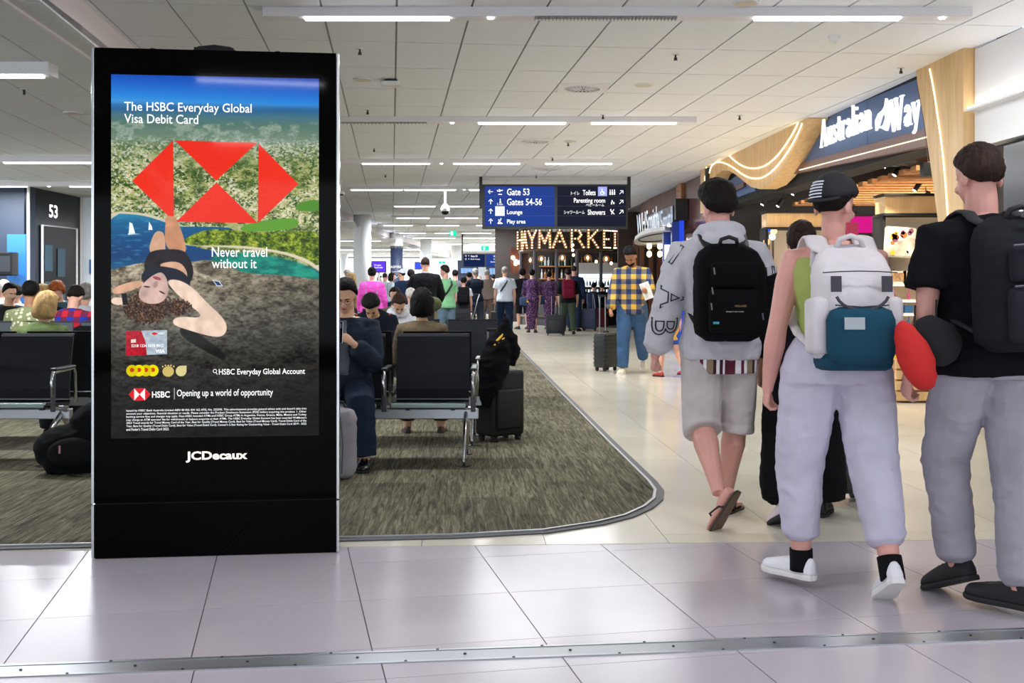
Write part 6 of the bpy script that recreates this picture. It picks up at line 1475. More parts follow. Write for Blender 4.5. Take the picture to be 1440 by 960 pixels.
def flipflop(P, k):
    hp, kn, an, fd, up = P.L[k]; H = P.H; sd_ = fd.cross(up); c = P.P(an) - up * .040 * H
    pts = [(-.045, 0), (-.04, .016), (-.01, .021), (.04, .024), (.08, .029), (.105, .025), (.122, .012), (.124, 0)]; o = pts + [(a, -b_) for a, b_ in pts[-2:0:-1]]
    bm = bmesh.new(); loftr(bm, [[c + fd * a * H + sd_ * b_ * H + up * h for a, b_ in o] for h in (-.016, 0)]); s_ = obj('flip_flop', bm, mat('flipflop_brown', '5A4636', .7), P.root)
    bm = bmesh.new(); loftr(bm, [[c + fd * a * H * 1.01 + sd_ * b_ * H * 1.02 + up * h for a, b_ in o] for h in (-.012, -.006)]); obj('dark_band', bm, M_rubber, s_)
    for e in (-1, 1): obj('toe_strap', tb([c + fd * .078 * H + up * .004, c + fd * .06 * H + sd_ * e * .014 * H + up * .028 * H, c + fd * .02 * H + sd_ * e * .0235 * H + up * .012 * H, c + fd * .012 * H + sd_ * e * .023 * H], .0055, 6), M_rubber, s_)
flipflop(m1, 0); flipflop(m1, 1)
# printed outline letters on the sleeves
def sleeve_text(P, target, k, t0, ch, h, tilt=0, side=-1):
    sj, el, wr, d = P.A[k]; p = P.P(sj.lerp(el, t0)) if t0 <= 1 else P.P(el.lerp(wr, t0 - 1)); dd = (el - sj).normalized() if t0 <= 1 else (wr - el).normalized()
    up = -Vector((dd.x, 0, dd.z)).normalized(); up = Matrix.Rotation(tilt, 3, 'Y') @ up; xd = Vector((0, -1, 0)).cross(up) * -1; xd = Vector((-up.z, 0, up.x)) * -1
    xd = up.cross(Vector((0, -1, 0))) * 1
    o = p - xd * h * .4 - up * h * .5; outline_decal(ch, target, o, xd, up, h, MC['letter_ink'], target)
mat('letter_ink', '1A1A1E', .7)
for t_, ch, hh in ((.12, 'I', .12), (.78, 'A', .13), (1.42, 'B', .14)): sleeve_text(m1, hood, 0, t_, ch, hh, R(80) if ch != 'I' else R(20))
for t_, ch, hh in ((.35, 'E', .12), (.85, 'B', .12), (1.5, 'S', .13)): sleeve_text(m1, hood, 1, t_, ch, hh, R(-80))
t, Mp, pk, dm = backpack(m1, cloth('pack_black', '09090B', .7, bs=700), mat('pack_black_trim', '0C0C0E', .6), 'black laptop backpack with round gold badge, worn by the hoodie man', .37, .51, .21, .668, .012)
pkb = cloth('pack_black_pocket', '0C0C0F', .8, bs=700)
pk(0, -.10, .27, .22, .06, 'front_pocket', pkb); pk(0, .085, .24, .13, .05, 'front_pocket', pkb)
M_zip = mat('zip_grey', '6E7076', .35, .7)
def on(M, x, z, y): return M @ Vector((x, y, z))
for x, z in ((-.125, .02), (-.13, -.06), (.13, -.11), (-.115, .12)): obj('zip_puller', tb([on(Mp, x, z, -.155), on(Mp, x + .004, z - .035, -.158)], .004, 6), M_zip, t)
bm = bmesh.new(); cyl(bm, (0, 0, 0), .012, .004, 14, M=Mp @ Matrix.Translation((-.0, .085, -.137)) @ Matrix.Rotation(R(90), 4, 'X')); obj('round_badge', bm, mat('badge_blue', '3A4456', .4), t)
bm = bmesh.new(); cyl(bm, (0, 0, 0), .021, .004, 20, M=Mp @ Matrix.Translation((-.035, -.075, -.152)) @ Matrix.Rotation(R(90), 4, 'X')); obj('gold_badge', bm, mat('badge_gold', 'B8935A', .35, .5), t)
M3 = Mp.to_3x3()
text('gold_lettering', 'GORILLAZ'.replace('GORILLAZ', 'HOLLAND'), t, MC['badge_gold'], on(Mp, -.01, -.08, -.155), M3 @ Vector((1, 0, 0)), M3 @ Vector((0, 0, 1)), w=.06, h=.011)
text('white_lettering', 'Solving for your success', t, mat('ink_white', 'D8D8DC', .6), on(Mp, -.055, -.108, -.155), M3 @ Vector((1, 0, 0)), M3 @ Vector((0, 0, 1)), w=.09, h=.009)
obj('red_label', bx((0, 0, 0), (.035, .006, .018), Matrix.Translation(m1.P(m1.spt(.825)) + Vector((.062 * 1.81, -.075, .018)))), mat('label_red', 'C03048', .6), t)
obj('teal_tab', bx((0, 0, 0), (.03, .004, .012), Mp @ Matrix.Translation((-.105, -.15, -.16))), mat('teal_tab', '3E9AA8', .6), t)

# --- woman in the backward cap
w1 = Person((X(1176, 4.55), 4.55, 0), R(-2), 1.69, 'f', 1.12, lean=3, curve=4, legs=[(9, 4, 10, 2, -32), (-10, 4, 16, -1, -8)], arms=[(-2, 13, 14, 0), (24, 10, 75, 10)], head=(42, 2, 0), curl=(.5, .5), footp=(0, 30), sh=1.08, hip=1.12)
root = w1.make('woman from behind in backward black cap and baggy pale lilac sweatpants, with white backpack')
obj('body', w1.body(.0066), SKIN['pink'], root)
w1.hair(root, 'crop', HAIRM['dark'], 4, 3)
capm = mat('cap_black', '15151A', .8, bump=.3, bscale=300)
def cap(P, root, m, back=True, dome=1.0):
    M = P.headM(); bm = bmesh.new(); q = bmesh.ops.create_icosphere(bm, subdivisions=4, radius=1); sg = -1 if back else 1
    for v in q['verts']:
        x, y, z = v.co; lim = .12 - .30 * sstep(.3, -.8, y); m_ = sstep(lim - .05, lim + .05, z); k = lambda r: (r + .014) * m_ + (r - .012) * (1 - m_)
        v.co = Vector((x * k(.0425), -.005 + y * k(.0545), .080 + z * (k(.0515))))
    bmesh.ops.transform(bm, matrix=M, verts=q['verts']); c = obj('cap', bm, m, root, True)
    bm = bmesh.new(); ring = []
    for lvl, h in ((0, .0), (1, .006)):
        ring.append([M @ Vector((math.cos(a) * .040, -.005 + sg * (.045 + math.sin(a) * .048), .070 - math.sin(a) * .016 + h)) for a in [math.pi * i / 12 for i in range(13)]] )
    loftr(bm, ring); obj('brim', bm, m, c, True); return c, M
c, M = cap(w1, root, capm)
for i in range(7):
    z = .112 - i * .0078; a0, a1 = R(226), R(272); pts = [M @ Vector((math.cos(a) * .0575 * math.sqrt(max(.05, 1 - ((z - .08) / .067) ** 2)), -.005 + math.sin(a) * .0695 * math.sqrt(max(.05, 1 - ((z - .08) / .067) ** 2)), z)) for a in [a0 + (a1 - a0) * q / 6 for q in range(7)]]
    obj('white_stripe', tb(pts, .0035, 6), mat('cap_white', 'E4E6F2', .6), c)
w1.top(cloth('top_lime', 'A3B262', .3), 0, .585, .004, .010, .80, name='tank_top', wr=.002)
for e in (-1, 1):
    pts = [w1.P(w1.spt(.77)) + Vector((e * .065 * 1.69, -.115, 0)), w1.P(w1.spt(.82)) + Vector((e * .055 * 1.69, -.075, .0)), w1.P(w1.spt(.832)) + Vector((e * .055 * 1.69, 0, .0)), w1.P(w1.spt(.78)) + Vector((e * .055 * 1.69, .1, 0))]
    obj('top_strap', tb(pts, (.02, .006), 8, ref=(1, 0, 0)), cloth('top_white', 'D8D2DA', .3), root, True)
w1.bottom(cloth('sweat_lilac', 'C9C4D6', .4), 1.75, .010, .009, .60, hemr=.025, name='sweatpants', wr=.006, kneer=1.08, cuff=True)
M_sock = cloth('sock_black', '101012', .3)
for k in (0, 1):
    hp, kn, an, fd, up = w1.L[k]; obj('sock', tb([w1.P(an) - up * .03, w1.P(an), w1.P(an.lerp(kn, .12)), w1.P(an.lerp(kn, .15))], [w1.H * .0225 * 1.12 + .005] * 4, 16), M_sock, root, True)
    w1.shoe(k, mat('shoe_white', 'E8E6EA', .5), M_sole_w, name='sneaker', sole=.013)
w1.face(root, glasses=True)
M_pw = cloth('pack_white', 'DDD6D8', .4, bs=500); M_pt = cloth('pack_teal', '1E4A5E', .4, bs=600)
t, Mp, pk, dm = backpack(w1, M_pw, M_pw, 'white rucksack with smiling face and teal lower pocket, worn by the woman in the cap', .30, .48, .21, .68, .015, strapw=.045)
bp = pk(0, -.12, .255, .22, .12, 'teal_pocket', M_pt); obj('teal_base', bx((0, .0, -.215), (.27, .2, .075), Mp, .03), M_pt, t, True)
for e in (-1, 1): obj('side_panel', bx((e * .140, -.015, -.08), (.065, .17, .22), Mp, .022), M_pw, t, True)
obj('silver_label', bx((-.045, -.2, -.075), (.075, .006, .045), Mp), mat('label_silver', '8E9498', .35, .6), t)
ink = mat('pack_ink', '3C3A42', .7)
for e in (-1, 1): obj('square_eye', bx((e * .095, -.138, .075), (.04, .006, .06), Mp @ Matrix.Translation((0, .0, 0)) @ Matrix.Rotation(0, 4, 'Z')), ink, t)
obj('smile', tb([on(Mp, .095 * math.sin(a) * 1.05, .045 - .07 * math.cos(a), -.148) for a in [R(-75 + 15 * i) for i in range(11)]], (.006, .004), 8), ink, t)
obj('seam', tb([on(Mp, x, .125 - .3 * x * x, -.118) for x in (-.14, -.07, 0, .07, .14)], .0025, 6), ink, t); obj('seam', tb([on(Mp, -.10, -.005, -.142), on(Mp, 0, -.012, -.145), on(Mp, .10, -.005, -.142)], .003, 6), ink, t)
obj('red_tag', bx((.01, .02, .30), (.045, .01, .05), Mp), mat('tag_red', 'B02040', .6), t)

# --- man in black at the right edge
m2 = Person((X(1388, 4.28), 4.28, 0), R(9), 1.80, 'm', 1.03, lean=3, curve=5, legs=[(24, -3, 27, 5, -6), (-5, 1, 3, 4, -38)], arms=[(-4, 9, 30, 4), (2, 14, 20, 4)], head=(0, 6, 0), curl=(.6, .6), footp=(22, 0), sh=1.05)
root = m2.make('tall man from behind in black t-shirt, grey sweatpants and black high tops, rightmost walker')
obj('body', m2.body(.0066), SKIN['pink'], root); m2.hair(root, 'crop', HAIRM['brown'], 5)
m2.hair(root, 'quiff', HAIRM['brown'], 4, name='hair_top') if False else None
m2.top(cloth('tee_black', '0E0E14', .3), .66, .495, .018, .010, name='tshirt', wr=.005, armease=.013)
m2.bottom(cloth('sweat_grey', 'A8A4AE', .5), 1.95, .0085, .009, .565, hemr=.028, name='sweatpants', wr=.006, kneer=1.04, cuff=True)
for k in (0, 1):
    sh_ = m2.shoe(k, mat('canvas_black', '121216', .7), M_sole_b, high=True, name='high_top', s_=1.04)
    hp, kn, an, fd, up = m2.L[k]; sd_ = fd.cross(up); c = m2.P(an) - up * .036 * 1.8
    for q in range(4): obj('lace', tb([c + fd * (.035 + q * .022) * 1 * 1.0 + sd_ * e_ * .018 + up * (.085 - q * .012) for e_ in (-1, 0, 1)], .0028, 6), mat('lace_grey', '3A3A40', .7), sh_)
t, Mp, pk, dm = backpack(m2, cloth('pack_charcoal', '222228', .6, bs=600), mat('pack_char_trim', '1A1A1F', .7), 'charcoal square backpack worn by the man in black', .36, .50, .22, .69, .012)
M_pc = cloth('pack_char_pocket', '2B2B32', .7, bs=600)
pk(0, -.12, .28, .2, .06, 'lower_pocket', M_pc); pk(0, .06, .26, .13, .05, 'middle_pocket', M_pc)
for z in (-.02, .125): obj('zip', tb([on(Mp, -.13, z, -.14), on(Mp, 0, z + .008, -.158), on(Mp, .13, z, -.14)], .004, 6), M_zip, t)
obj('grab_loop', tb([on(Mp, -.03, .235, -.05), on(Mp, -.02, .27, -.06), on(Mp, .03, .27, -.06), on(Mp, .04, .235, -.05)], .009, 8), mat('loop_grey', '4A4A52', .5), t)
# red and black soft items carried at his left side
def pouch(loc, rad, rot, label, m, name, cat):
    t = empty(name, loc, 0, label, cat); bm = bmesh.new(); q = bmesh.ops.create_icosphere(bm, subdivisions=4, radius=1)
    for v in q['verts']:
        x, y, z = v.co; k = 1 - .25 * max(0, z); v.co = Vector((math.copysign(abs(x) ** .85, x) * rad[0] * k, y * rad[1] * (1 - .3 * z), z * rad[2]))
    bmesh.ops.transform(bm, matrix=Matrix.Rotation(rot, 4, 'Y'), verts=q['verts']); me = tomesh(bm, True); wrinkle(me, .004, 14, 2); obj('shell', me, m, t, True)
    obj('rim', tb([Matrix.Rotation(rot, 3, 'Y') @ Vector((rad[0] * .9 * math.cos(a), rad[1] * .95 * math.sin(a), -rad[2] * .35)) for a in [q * math.pi / 10 for q in range(20)]], .006, 6, closed=True), m, t, True)
    obj('cord', tb([(0, 0, rad[2] * .8), (.01, .02, rad[2] + .05)], .004, 6), M_rubber, t); return t
pouch(at(1286, 500, 4.08), (.062, .05, .135), R(-22), 'bright red soft cap dangling between the two nearest right walkers', mat('felt_red', 'C8201C', .8, bump=.3, bscale=300), 'dangling_cap', 'cap')
pouch(at(1316, 478, 4.14), (.085, .05, .10), R(-40), 'black cap clipped at the left side of the man in black', mat('felt_black', '121216', .85), 'clipped_cap', 'cap')

# --- person in black behind the woman with the cap
w2 = Person((X(1128, 5.95), 5.95, 0), R(-6), 1.62, 'f', 1.0, lean=3, legs=[(-6, 3, 30, 0, -20), (8, 3, 4, 0, 10)], arms=[(5, 8, 20, 0), (-20, 16, 8, 0)], head=(10, 5, 0), footp=(30, 0), curl=(.5, .9))
root = w2.make('brown haired woman in wide black trousers, mostly hidden behind the woman with the cap')
obj('body', w2.body(.010), SKIN['fair'], root); w2.hair(root, 'bun', HAIRM['brown'], 4)
w2.top(cloth('top_black2', '141418', .3), 1.6, .49, .012, .013, name='blouse'); w2.bottom(cloth('trouser_black2', '0C0C10', .3), 1.9, .014, .013, .58, hemr=.062, kneer=1.25, name='wide_trousers')
w2.shoe(0, mat('trainer_pale', 'D8C8CC', .6), M_sole_b, name='trainer'); w2.shoe(1, mat('sandal_black', '15120F', .6), M_sole_b, name='sandal')
suitcase((X(1186, 6.35) + .0, 6.45, 0), R(10), 'dark suitcase rolled behind the legs of the woman with the cap', w_=.34, h=.5, d=.22, handle=.35)
# --- man in the plaid shirt
m3 = Person((X(889, 15.9), 15.9, 0), R(168), 1.87, 'm', 1.0, lean=3, curve=8, legs=[(-14, 2, 30, 0), (6, 3, 4, 0)], arms=[(30, 12, 60, 10), (8, 10, 25, 0)], head=(10, 36, 0), footp=(35, 0), curl=(.6, .8))
root = m3.make('bearded man in yellow and navy plaid shirt and jeans, looking down at a leaflet')
obj('body', m3.body(.011), SKIN['tan'], root); m3.hair(root, 'short', HAIRM['black'], 4); m3.face(root)
M = m3.headM(); bm = bmesh.new(); ell(bm, (0, .022, .015), (.029, .034, .024), M, 3); obj('beard', bm, HAIRM['dark'], root, True)
m3.top(plaid('plaid_yellow', 'D8A84A', '6A6660', '2A3560', 7), 1.95, .465, .014, .014, name='plaid_shirt'); m3.bottom(cloth('denim', '3E5C80', .3, var=.2), 1.93, .013, .014, .56, hemr=.028, name='jeans', kneer=.92)
for k in (0, 1): m3.shoe(k, mat('trainer_cream', 'D8D4C4', .6), M_sole_w, name='trainer')
t = empty('leaflet', m3.W(m3.P(m3.A[0][2])) , R(168), 'white leaflet held by the man in plaid', 'leaflet')
obj('sheet', bx((0, .04, .0), (.13, .01, .24), Matrix.Rotation(R(20), 4, 'Y')), mat('paper', 'E6E2DA', .7, var=.3, vscale=20), t)
suitcase((X(853, 16.4), 16.5, 0), R(48), 'black ribbed cabin suitcase standing alone on the pale tiles', mat('case_green', '1B201E', .4), w_=.34, h=.51, d=.22, handle=.55)
# child partly hidden behind the hoodie man
ch = Person((X(941, 15.4), 15.4, 0), R(30), 1.30, 'f', 1.0, legs=[(10, 3, 8), (-12, 3, 14)], arms=[(10, 8, 20, 0), (-10, 8, 20, 0)])
root = ch.make('small child in yellow top and red shoes, just left of the hoodie man')
obj('body', ch.body(.011), SKIN['fair'], root); ch.hair(root, 'bob', HAIRM['brown'], 3); ch.top(cloth('child_yellow', 'D8A85A', .3), .6, .40, .012, .014, name='tshirt', flare=.2); ch.bottom(cloth('child_blue', '2F52A8', .3), .7, .014, .014, .56, name='shorts')
for k in (0, 1): ch.shoe(k, mat('shoe_red', 'A8302A', .6), M_sole_b)
# ================================================================ SEATING AND SITTERS
BY = 7.9
bench((-.27 - .93, BY, 0), 0, 3, 'empty-ended row of black gate seats facing the viewer, right of the display', sp=.62, group='gate seating benches', legs=(-.5, .87))
bench((-.27 - .93, BY + 1.02, 0), math.pi, 3, 'row of black gate seats backing onto the nearest right row', sp=.62, group='gate seating benches')
bench((-3.19 - .93, BY, 0), 0, 3, 'row of black gate seats at the left edge, facing the viewer', sp=.62, group='gate seating benches')
bench((-3.19 - .93, BY + 1.02, 0), math.pi, 3, 'row of black gate seats backing onto the left edge row', sp=.62, group='gate seating benches')
bench((-1.35, 11.6, 0), 0, 4, 'row of seats holding the boy in the sports jacket and the woman in white', sp=.62, group='gate seating benches')
bench((X(82, 11.6), 11.6, 0), math.pi, 3, 'grey backed row of seats with the red plaid sitter', sp=.62, m=M_seatg, group='gate seating benches')
bench((X(60, 14.2), 14.2, 0), 0, 5, 'crowded row of seats in the left background', sp=.62, m=M_seatg, group='gate seating benches')
bench((X(627, 26.6), 26.6, 0), 0, 2, 'distant black seats left of the navy dressed woman', sp=.62, group='gate seating benches')
bench((X(627, 27.6), 27.6, 0), math.pi, 2, 'distant seats with the teal sitter', sp=.62, group='gate seating benches')
bench((X(530, 17.5), 17.5, 0), 0, 3, 'dark seats in the middle distance behind the woman in white', sp=.62, group='gate seating benches')
SITL = [(82, 5, 84), (84, 5, 86)]
# man with the phone
s1 = Person((-1.19, BY + .03, 0), R(180 - 6), 1.66, 'm', 1.1, lean=-6, curve=10, legs=[(82, 17, 78), (80, 4, 84)], arms=[(24, 10, 106, 34), (20, 10, 104, 32)], head=(-4, 20, 0), curl=(.55, .55), seat=.44)
s1.palm = [(1, .2, .3), (-1, .2, .3)]
root = s1.make('seated man with glasses in dark suit jacket looking down at his phone')
obj('body', s1.body(.0065), SKIN['asian'], root); s1.hair(root, 'short', HAIRM['black'], 5); s1.face(root, glasses=True)
jk = cloth('suit_navy', '262F3C', .3)
s1.top(jk, 1.93, .475, .013, .010, name='suit_jacket', belly=.015, wr=.005)
bm = bmesh.new()
for (z0, wd) in ((.80, .022), (.74, .034), (.66, .045), (.58, .05)):
    pass
P = s1
rings = []
for z, wd in ((.585, .042), (.63, .042), (.68, .036), (.73, .03), (.78, .022), (.825, .018)):
    ry = (.062 if z < .7 else .07 if z < .77 else .05) * 1.1 + .0165
    c = P.spt(z); a = P.spa(z); fw = Vector((0, math.cos(a), -math.sin(a)))
    rings.append([P.P(c + fw * (ry - .006) + Vector((x, 0, 0))) if j < 1 else P.P(c + fw * (ry + .010 - (abs(x) / wd) ** 2 * .004) + Vector((x, 0, 0))) for j, x in ((0, -wd), (1, -wd * .8), (1, 0), (1, wd * .8), (0, wd))])
loftr(bm, rings); obj('waistcoat', bm, cloth('waistcoat_grey', '666C76', .3, var=.2), root, True)
obj('shirt_collar', tb([P.P(P.spt(.835)) + Vector((math.cos(a) * .058, math.sin(a) * .055 + .008, -.004 - .02 * max(0, math.sin(a)))) for a in [q * math.pi / 8 for q in range(16)]], (.008, .015), 6, closed=True), cloth('shirt_white', 'DCDDE2', .2), root, True)
s1.bottom(cloth('suit_trouser', '202B3C', .3), 1.93, .012, .010, .57, hemr=.032, name='trousers', wr=.005)
for k in (0, 1): s1.shoe(k, mat('leather_black', '0C0C0E', .25), M_sole_b, name='leather_shoe')
hm = (s1.W(s1.P(s1.A[0][2] + s1.A[0][3] * .05)) + s1.W(s1.P(s1.A[1][2] + s1.A[1][3] * .05))) / 2
t = empty('smartphone', hm + Vector((.03, -.02, .05)), R(0), 'black smartphone held up by the seated man', 'phone'); t.rotation_euler.x = R(-14)
obj('case', bx((0, 0, 0), (.076, .009, .15), bev=.003), M_alu, t); obj('back_glass', bx((0, -.005, 0), (.07, .002, .144)), M_blackg, t); obj('camera_bump', bx((.012, -.0055, .045), (.03, .003, .035)), mat('phone_cam', '55585E', .3), t)
# grey bag and boots by him
t = empty('grey_travel_bag', (-1.13, 7.15, 0), 0, 'pale grey soft travel bag between the display and the seated man', 'bag')
bm = bmesh.new(); box(bm, (0, 0, .24), (.25, .2, .46), None, .07); me = remesh(bm, .012, 3); wrinkle(me, .006, 9, 1); obj('bag_body', me, cloth('bag_grey', '9B989C', .4), t)
obj('zip', tb([(.05, -.115, .06), (.06, -.125, .24), (.04, -.11, .42)], .004, 6), M_zip, t); obj('carry_handle', tb([(-.06, 0, .46), (-.04, 0, .50), (.04, 0, .50), (.06, 0, .46)], .01, 8), M_rubber, t)
# woman with the black bob, seen from behind
s4 = Person((X(590, 9.0) + .02, 9.0, 0), R(2), 1.60, 'f', 1.08, lean=-4, curve=8, legs=[(82, 6, 80), (82, 6, 80)], arms=[(24, 8, 60, 20), (24, 8, 60, 20)], head=(0, 8, 0), seat=.40)
root = s4.make('woman with straight black bob and olive patterned top, seen from behind over the near seat')
obj('body', s4.body(.008), SKIN['asian'], root); s4.hair(root, 'bob', hairm('jet', '0A0809'), 5)
s4.top(cloth('top_olive', '6A5D48', .3, var=.3), 1.3, .48, .012, .012, name='patterned_top')
for j, (rr, c) in enumerate(((.064, 'C8A87A'), (.076, '3A3128'), (.086, 'B89468'))):
    obj('yoke_band', tb([s4.P(s4.spt(.835 - j * .012)) + Vector((math.cos(a) * rr * 1.55 * 1.0, math.sin(a) * rr * .85 - .01, -.006 - abs(math.cos(a)) * .02)) for a in [q * math.pi / 10 for q in range(20)]], .006, 6, closed=True), mat('yoke_' + c, c, .8), root)
s4.bottom(cloth('trouser_dark', '22232A', .3), 1.8, .012, .014, .57)
for k in (0, 1): s4.shoe(k, mat('shoe_brown', '3A2A22', .5), M_sole_b)
# boy in the sports jacket
s2 = Person((X(527, 11.1) + .0, 11.2, 0), R(180), 1.64, 'm', 1.0, lean=26, curve=26, legs=SITL, arms=[(10, 12, 70, 20), (10, 12, 70, 20)], head=(0, 30, 0), seat=.46)
root = s2.make('black haired young man bending forward in dark sports jacket with red and white sleeves')
obj('body', s2.body(.009), SKIN['asian'], root); s2.hair(root, 'quiff', hairm('jet', '0A0809'), 4); s2.face(root)
s2.top(cloth('jacket_navy', '171A26', .3), 1.93, .48, .014, .013, name='jacket')
for e in (0, 1):
    sj, el, wr, d = s2.A[e]; obj('white_stripe', tb([s2.P(sj) + Vector((0, -.0, .052)), s2.P(sj.lerp(el, .5)) + Vector(((-1, 1)[e] * .055, .0, .02)), s2.P(el) + Vector(((-1, 1)[e] * .05, 0, 0))], (.016, .012), 8), mat('stripe_white', 'D8DADF', .7), root)
    obj('red_stripe', tb([s2.P(sj) + Vector(((-1, 1)[e] * -.02, .03, .050)), s2.P(sj.lerp(el, .5)) + Vector(((-1, 1)[e] * .035, .042, .0)), s2.P(el) + Vector(((-1, 1)[e] * .02, .045, 0))], (.012, .012), 8), mat('stripe_red', 'B8302C', .7), root)
c = s2.spt(.74); a = s2.spa(.74); fw = Vector((0, math.cos(a), -math.sin(a))); bm = bmesh.new(); ell(bm, s2.P(c + fw * .045), (.085, .055, .16), None, 3); obj('white_tshirt', bm, cloth('tee_white', 'E4E4E8', .2), root, True)
s2.bottom(cloth('trouser_dark', '22232A', .3), 1.93, .012, .014, .57)
for k in (0, 1): s2.shoe(k, M_white, M_sole_w)
# woman in the white hooded top
s3 = Person((X(560, 11.6), 11.6, 0), R(186), 1.56, 'f', 1.05, lean=12, curve=20, legs=SITL, arms=[(20, 8, 70, 24), (20, 8, 70, 24)], head=(-6, 30, 0), seat=.43)
root = s3.make('woman with tied brown hair in white hooded top looking down at her lap')
obj('body', s3.body(.009), SKIN['asian'], root); s3.hair(root, 'bun', hairm('warm', '33211A'), 4); s3.face(root)
s3.top(cloth('hood_white', 'DADCE2', .3), 1.93, .48, .015, .013, hood=True, name='hooded_top'); s3.bottom(cloth('trouser_dark', '22232A', .3), 1.93, .012, .014, .57)
for k in (0, 1): s3.shoe(k, M_white, M_sole_w)
t = empty('red_pouch', s3.W(Vector((0, .32, .62))), 0, 'small red pouch in the lap of the woman in white', 'pouch'); obj('pouch_body', bx((0, 0, 0), (.2, .08, .12), bev=.03), mat('pouch_red', 'B82A2A', .6), t, True)
# suitcase with a draped jacket
cx0 = X(703, 8.95); suitcase((cx0, 8.95, 0), R(38), 'black soft suitcase standing on the carpet beside the near seats', mat('case_soft', '0F0F12', .7, bump=.3, bscale=300), w_=.33, h=.52, d=.24, handle=.32, ribs=False, soft=True)
t = empty('draped_jacket', (cx0 - .01, 8.86, 0), 0, 'black jacket draped over the handle of the suitcase beside the near seats', 'jacket')
bm = bmesh.new()
for pts, rad in (([(.06, 0, 1.0), (.05, 0, .92), (.0, -.02, .78), (-.04, -.04, .62), (-.08, -.06, .45), (-.10, -.07, .30)], [(.015, .012), (.045, .03), (.10, .06), (.13, .07), (.10, .06), (.03, .03)]), ([(.06, 0, .92), (.11, 0, .82), (.12, 0, .72), (.11, 0, .62)], [(.03, .03), (.05, .04), (.05, .045), (.02, .02)])):
    tube(bm, pts, rad, 14, ref=(1, 0, 0))
me = remesh(bm, .010, 2); wrinkle(me, .012, 8, 4); obj('cloth', me, cloth('jacket_black', '101014', .4), t)
obj('yellow_strap', tb([(.055, -.02, .90), (.03, -.045, .86), (-.01, -.07, .82), (-.03, -.08, .78)], (.010, .004), 6), mat('strap_yellow', 'E0B020', .6), t); obj('yellow_strap', tb([(.05, -.02, .89), (.045, -.05, .84), (.0, -.08, .80)], (.008, .004), 6), MC['strap_yellow'], t)
bm = bmesh.new(); tube(bm, [(.05, 0, 1.03), (.055, 0, .95)], .008, 6); obj('hanger_loop', bm, MC['jacket_black'], t)
t = empty('neck_pillow', (cx0 - .17, 8.9, .50), 0, 'small black bag hanging on the left of the draped suitcase', 'bag'); bm = bmesh.new(); ell(bm, (0, 0, 0), (.055, .06, .07), None, 3); obj('pillow_body', bm, MC['jacket_black'], t, True); obj('buckle', bx((.0, -.06, .04), (.03, .01, .04)), M_zip, t)
t = empty('floor_backpack', (X(104, 7.35), 7.4, 0), R(20), 'black backpack slumped on the carpet by the left bench leg', 'backpack')
bm = bmesh.new(); ell(bm, (0, 0, .17), (.27, .17, .17), None, 3); ell(bm, (.12, 0, .30), (.17, .12, .17), None, 3); box(bm, (0, 0, .10), (.4, .26, .18), None, .05); me = remesh(bm, .012, 3); wrinkle(me, .008, 9, 3); obj('pack_body', me, cloth('floor_pack', '0E1012', .4), t)
obj('front_pocket', (lambda b: (ell(b, (-.02, -.14, .16), (.16, .06, .10), None, 3), b)[1])(bmesh.new()), cloth('floor_pack_pocket', '15181B', .4), t, True)
obj('teal_panel', bx((.12, -.12, .36), (.16, .04, .16), Matrix.Rotation(.3, 4, 'Y'), .02), mat('panel_teal', '2E4044', .7), t, True); obj('reflective_tab', bx((-.10, -.20, .19), (.012, .006, .05)), mat('tab_pink', 'B88A88', .5), t); obj('strap', tb([(-.05, -.16, .02), (.05, -.26, .008), (.25, -.2, .012)], (.016, .004), 6), M_rubber, t)
# ---- left background sitters
def sitter(label, x, Y, H, yaw, sex, hs, hm, tm, skin='fair', face=False, lean=4, headr=(0, 5, 0), seat=.43, tname='jacket', g=1.05, hood=False, vox=.013, sl=1.93, open_=False):
    p = Person((X(x, Y), Y, 0), R(yaw), H, sex, g, lean=lean, curve=8, legs=SITL, arms=[(18, 8, 66, 18), (18, 8, 66, 18)], head=headr, seat=seat)
    r = p.make(label); obj('body', p.body(vox * .85), SKIN[skin], r); p.hair(r, hs, hm, 4, seed=x)
    if face: p.face(r, open_)
    p.top(tm, sl, .48, .014, vox, name=tname, hood=hood); p.bottom(cloth('trouser_dark', '22232A', .3), 1.93, .012, .016, .57)
    for k in (0, 1): p.shoe(k, M_sole_b, M_sole_b)
    return p
sitter('woman with short blond hair and green jacket, seen from behind at the left bench', 58, 9.0, 1.60, -4, 'f', 'bob', HAIRM['blond'], cloth('jacket_olive', '5C6B40', .4, var=.2), seat=.38, headr=(18, 10, 0))
sitter('dark haired sitter in patterned cream and olive top, back to the viewer', 40, 11.4, 1.66, 8, 'm', 'short', HAIRM['black'], speckle('top_camo', '8A9068', 'D8D4B8', 22, .7), skin='tan', seat=.44)
sitter('sitter in red and blue plaid shirt, seen from behind', 98, 11.5, 1.64, 0, 'm', 'short', HAIRM['dark'], plaid('plaid_red', 'C02838', '702848', '2A3AA0', 8), lean=8, headr=(0, 30, 0), tname='plaid_shirt')
sitter('young man in dark top looking right at the left edge', 10, 13.9, 1.66, 230, 'm', 'short', HAIRM['black'], cloth('top_charcoal', '2A2B30', .3), skin='asian', face=True, seat=.43, open_=True)
sitter('sitter with curly blond hair behind the patterned top', 68, 14.0, 1.66, 175, 'f', 'curly', HAIRM['blond'], cloth('top_black3', '1A1A1E', .3), headr=(0, 30, 0))
sitter('ginger haired sitter behind the red plaid shirt', 86, 14.1, 1.70, 180, 'f', 'curly', HAIRM['ginger'], cloth('top_teal', '3A5A60', .3), headr=(0, 36, 0), seat=.46)
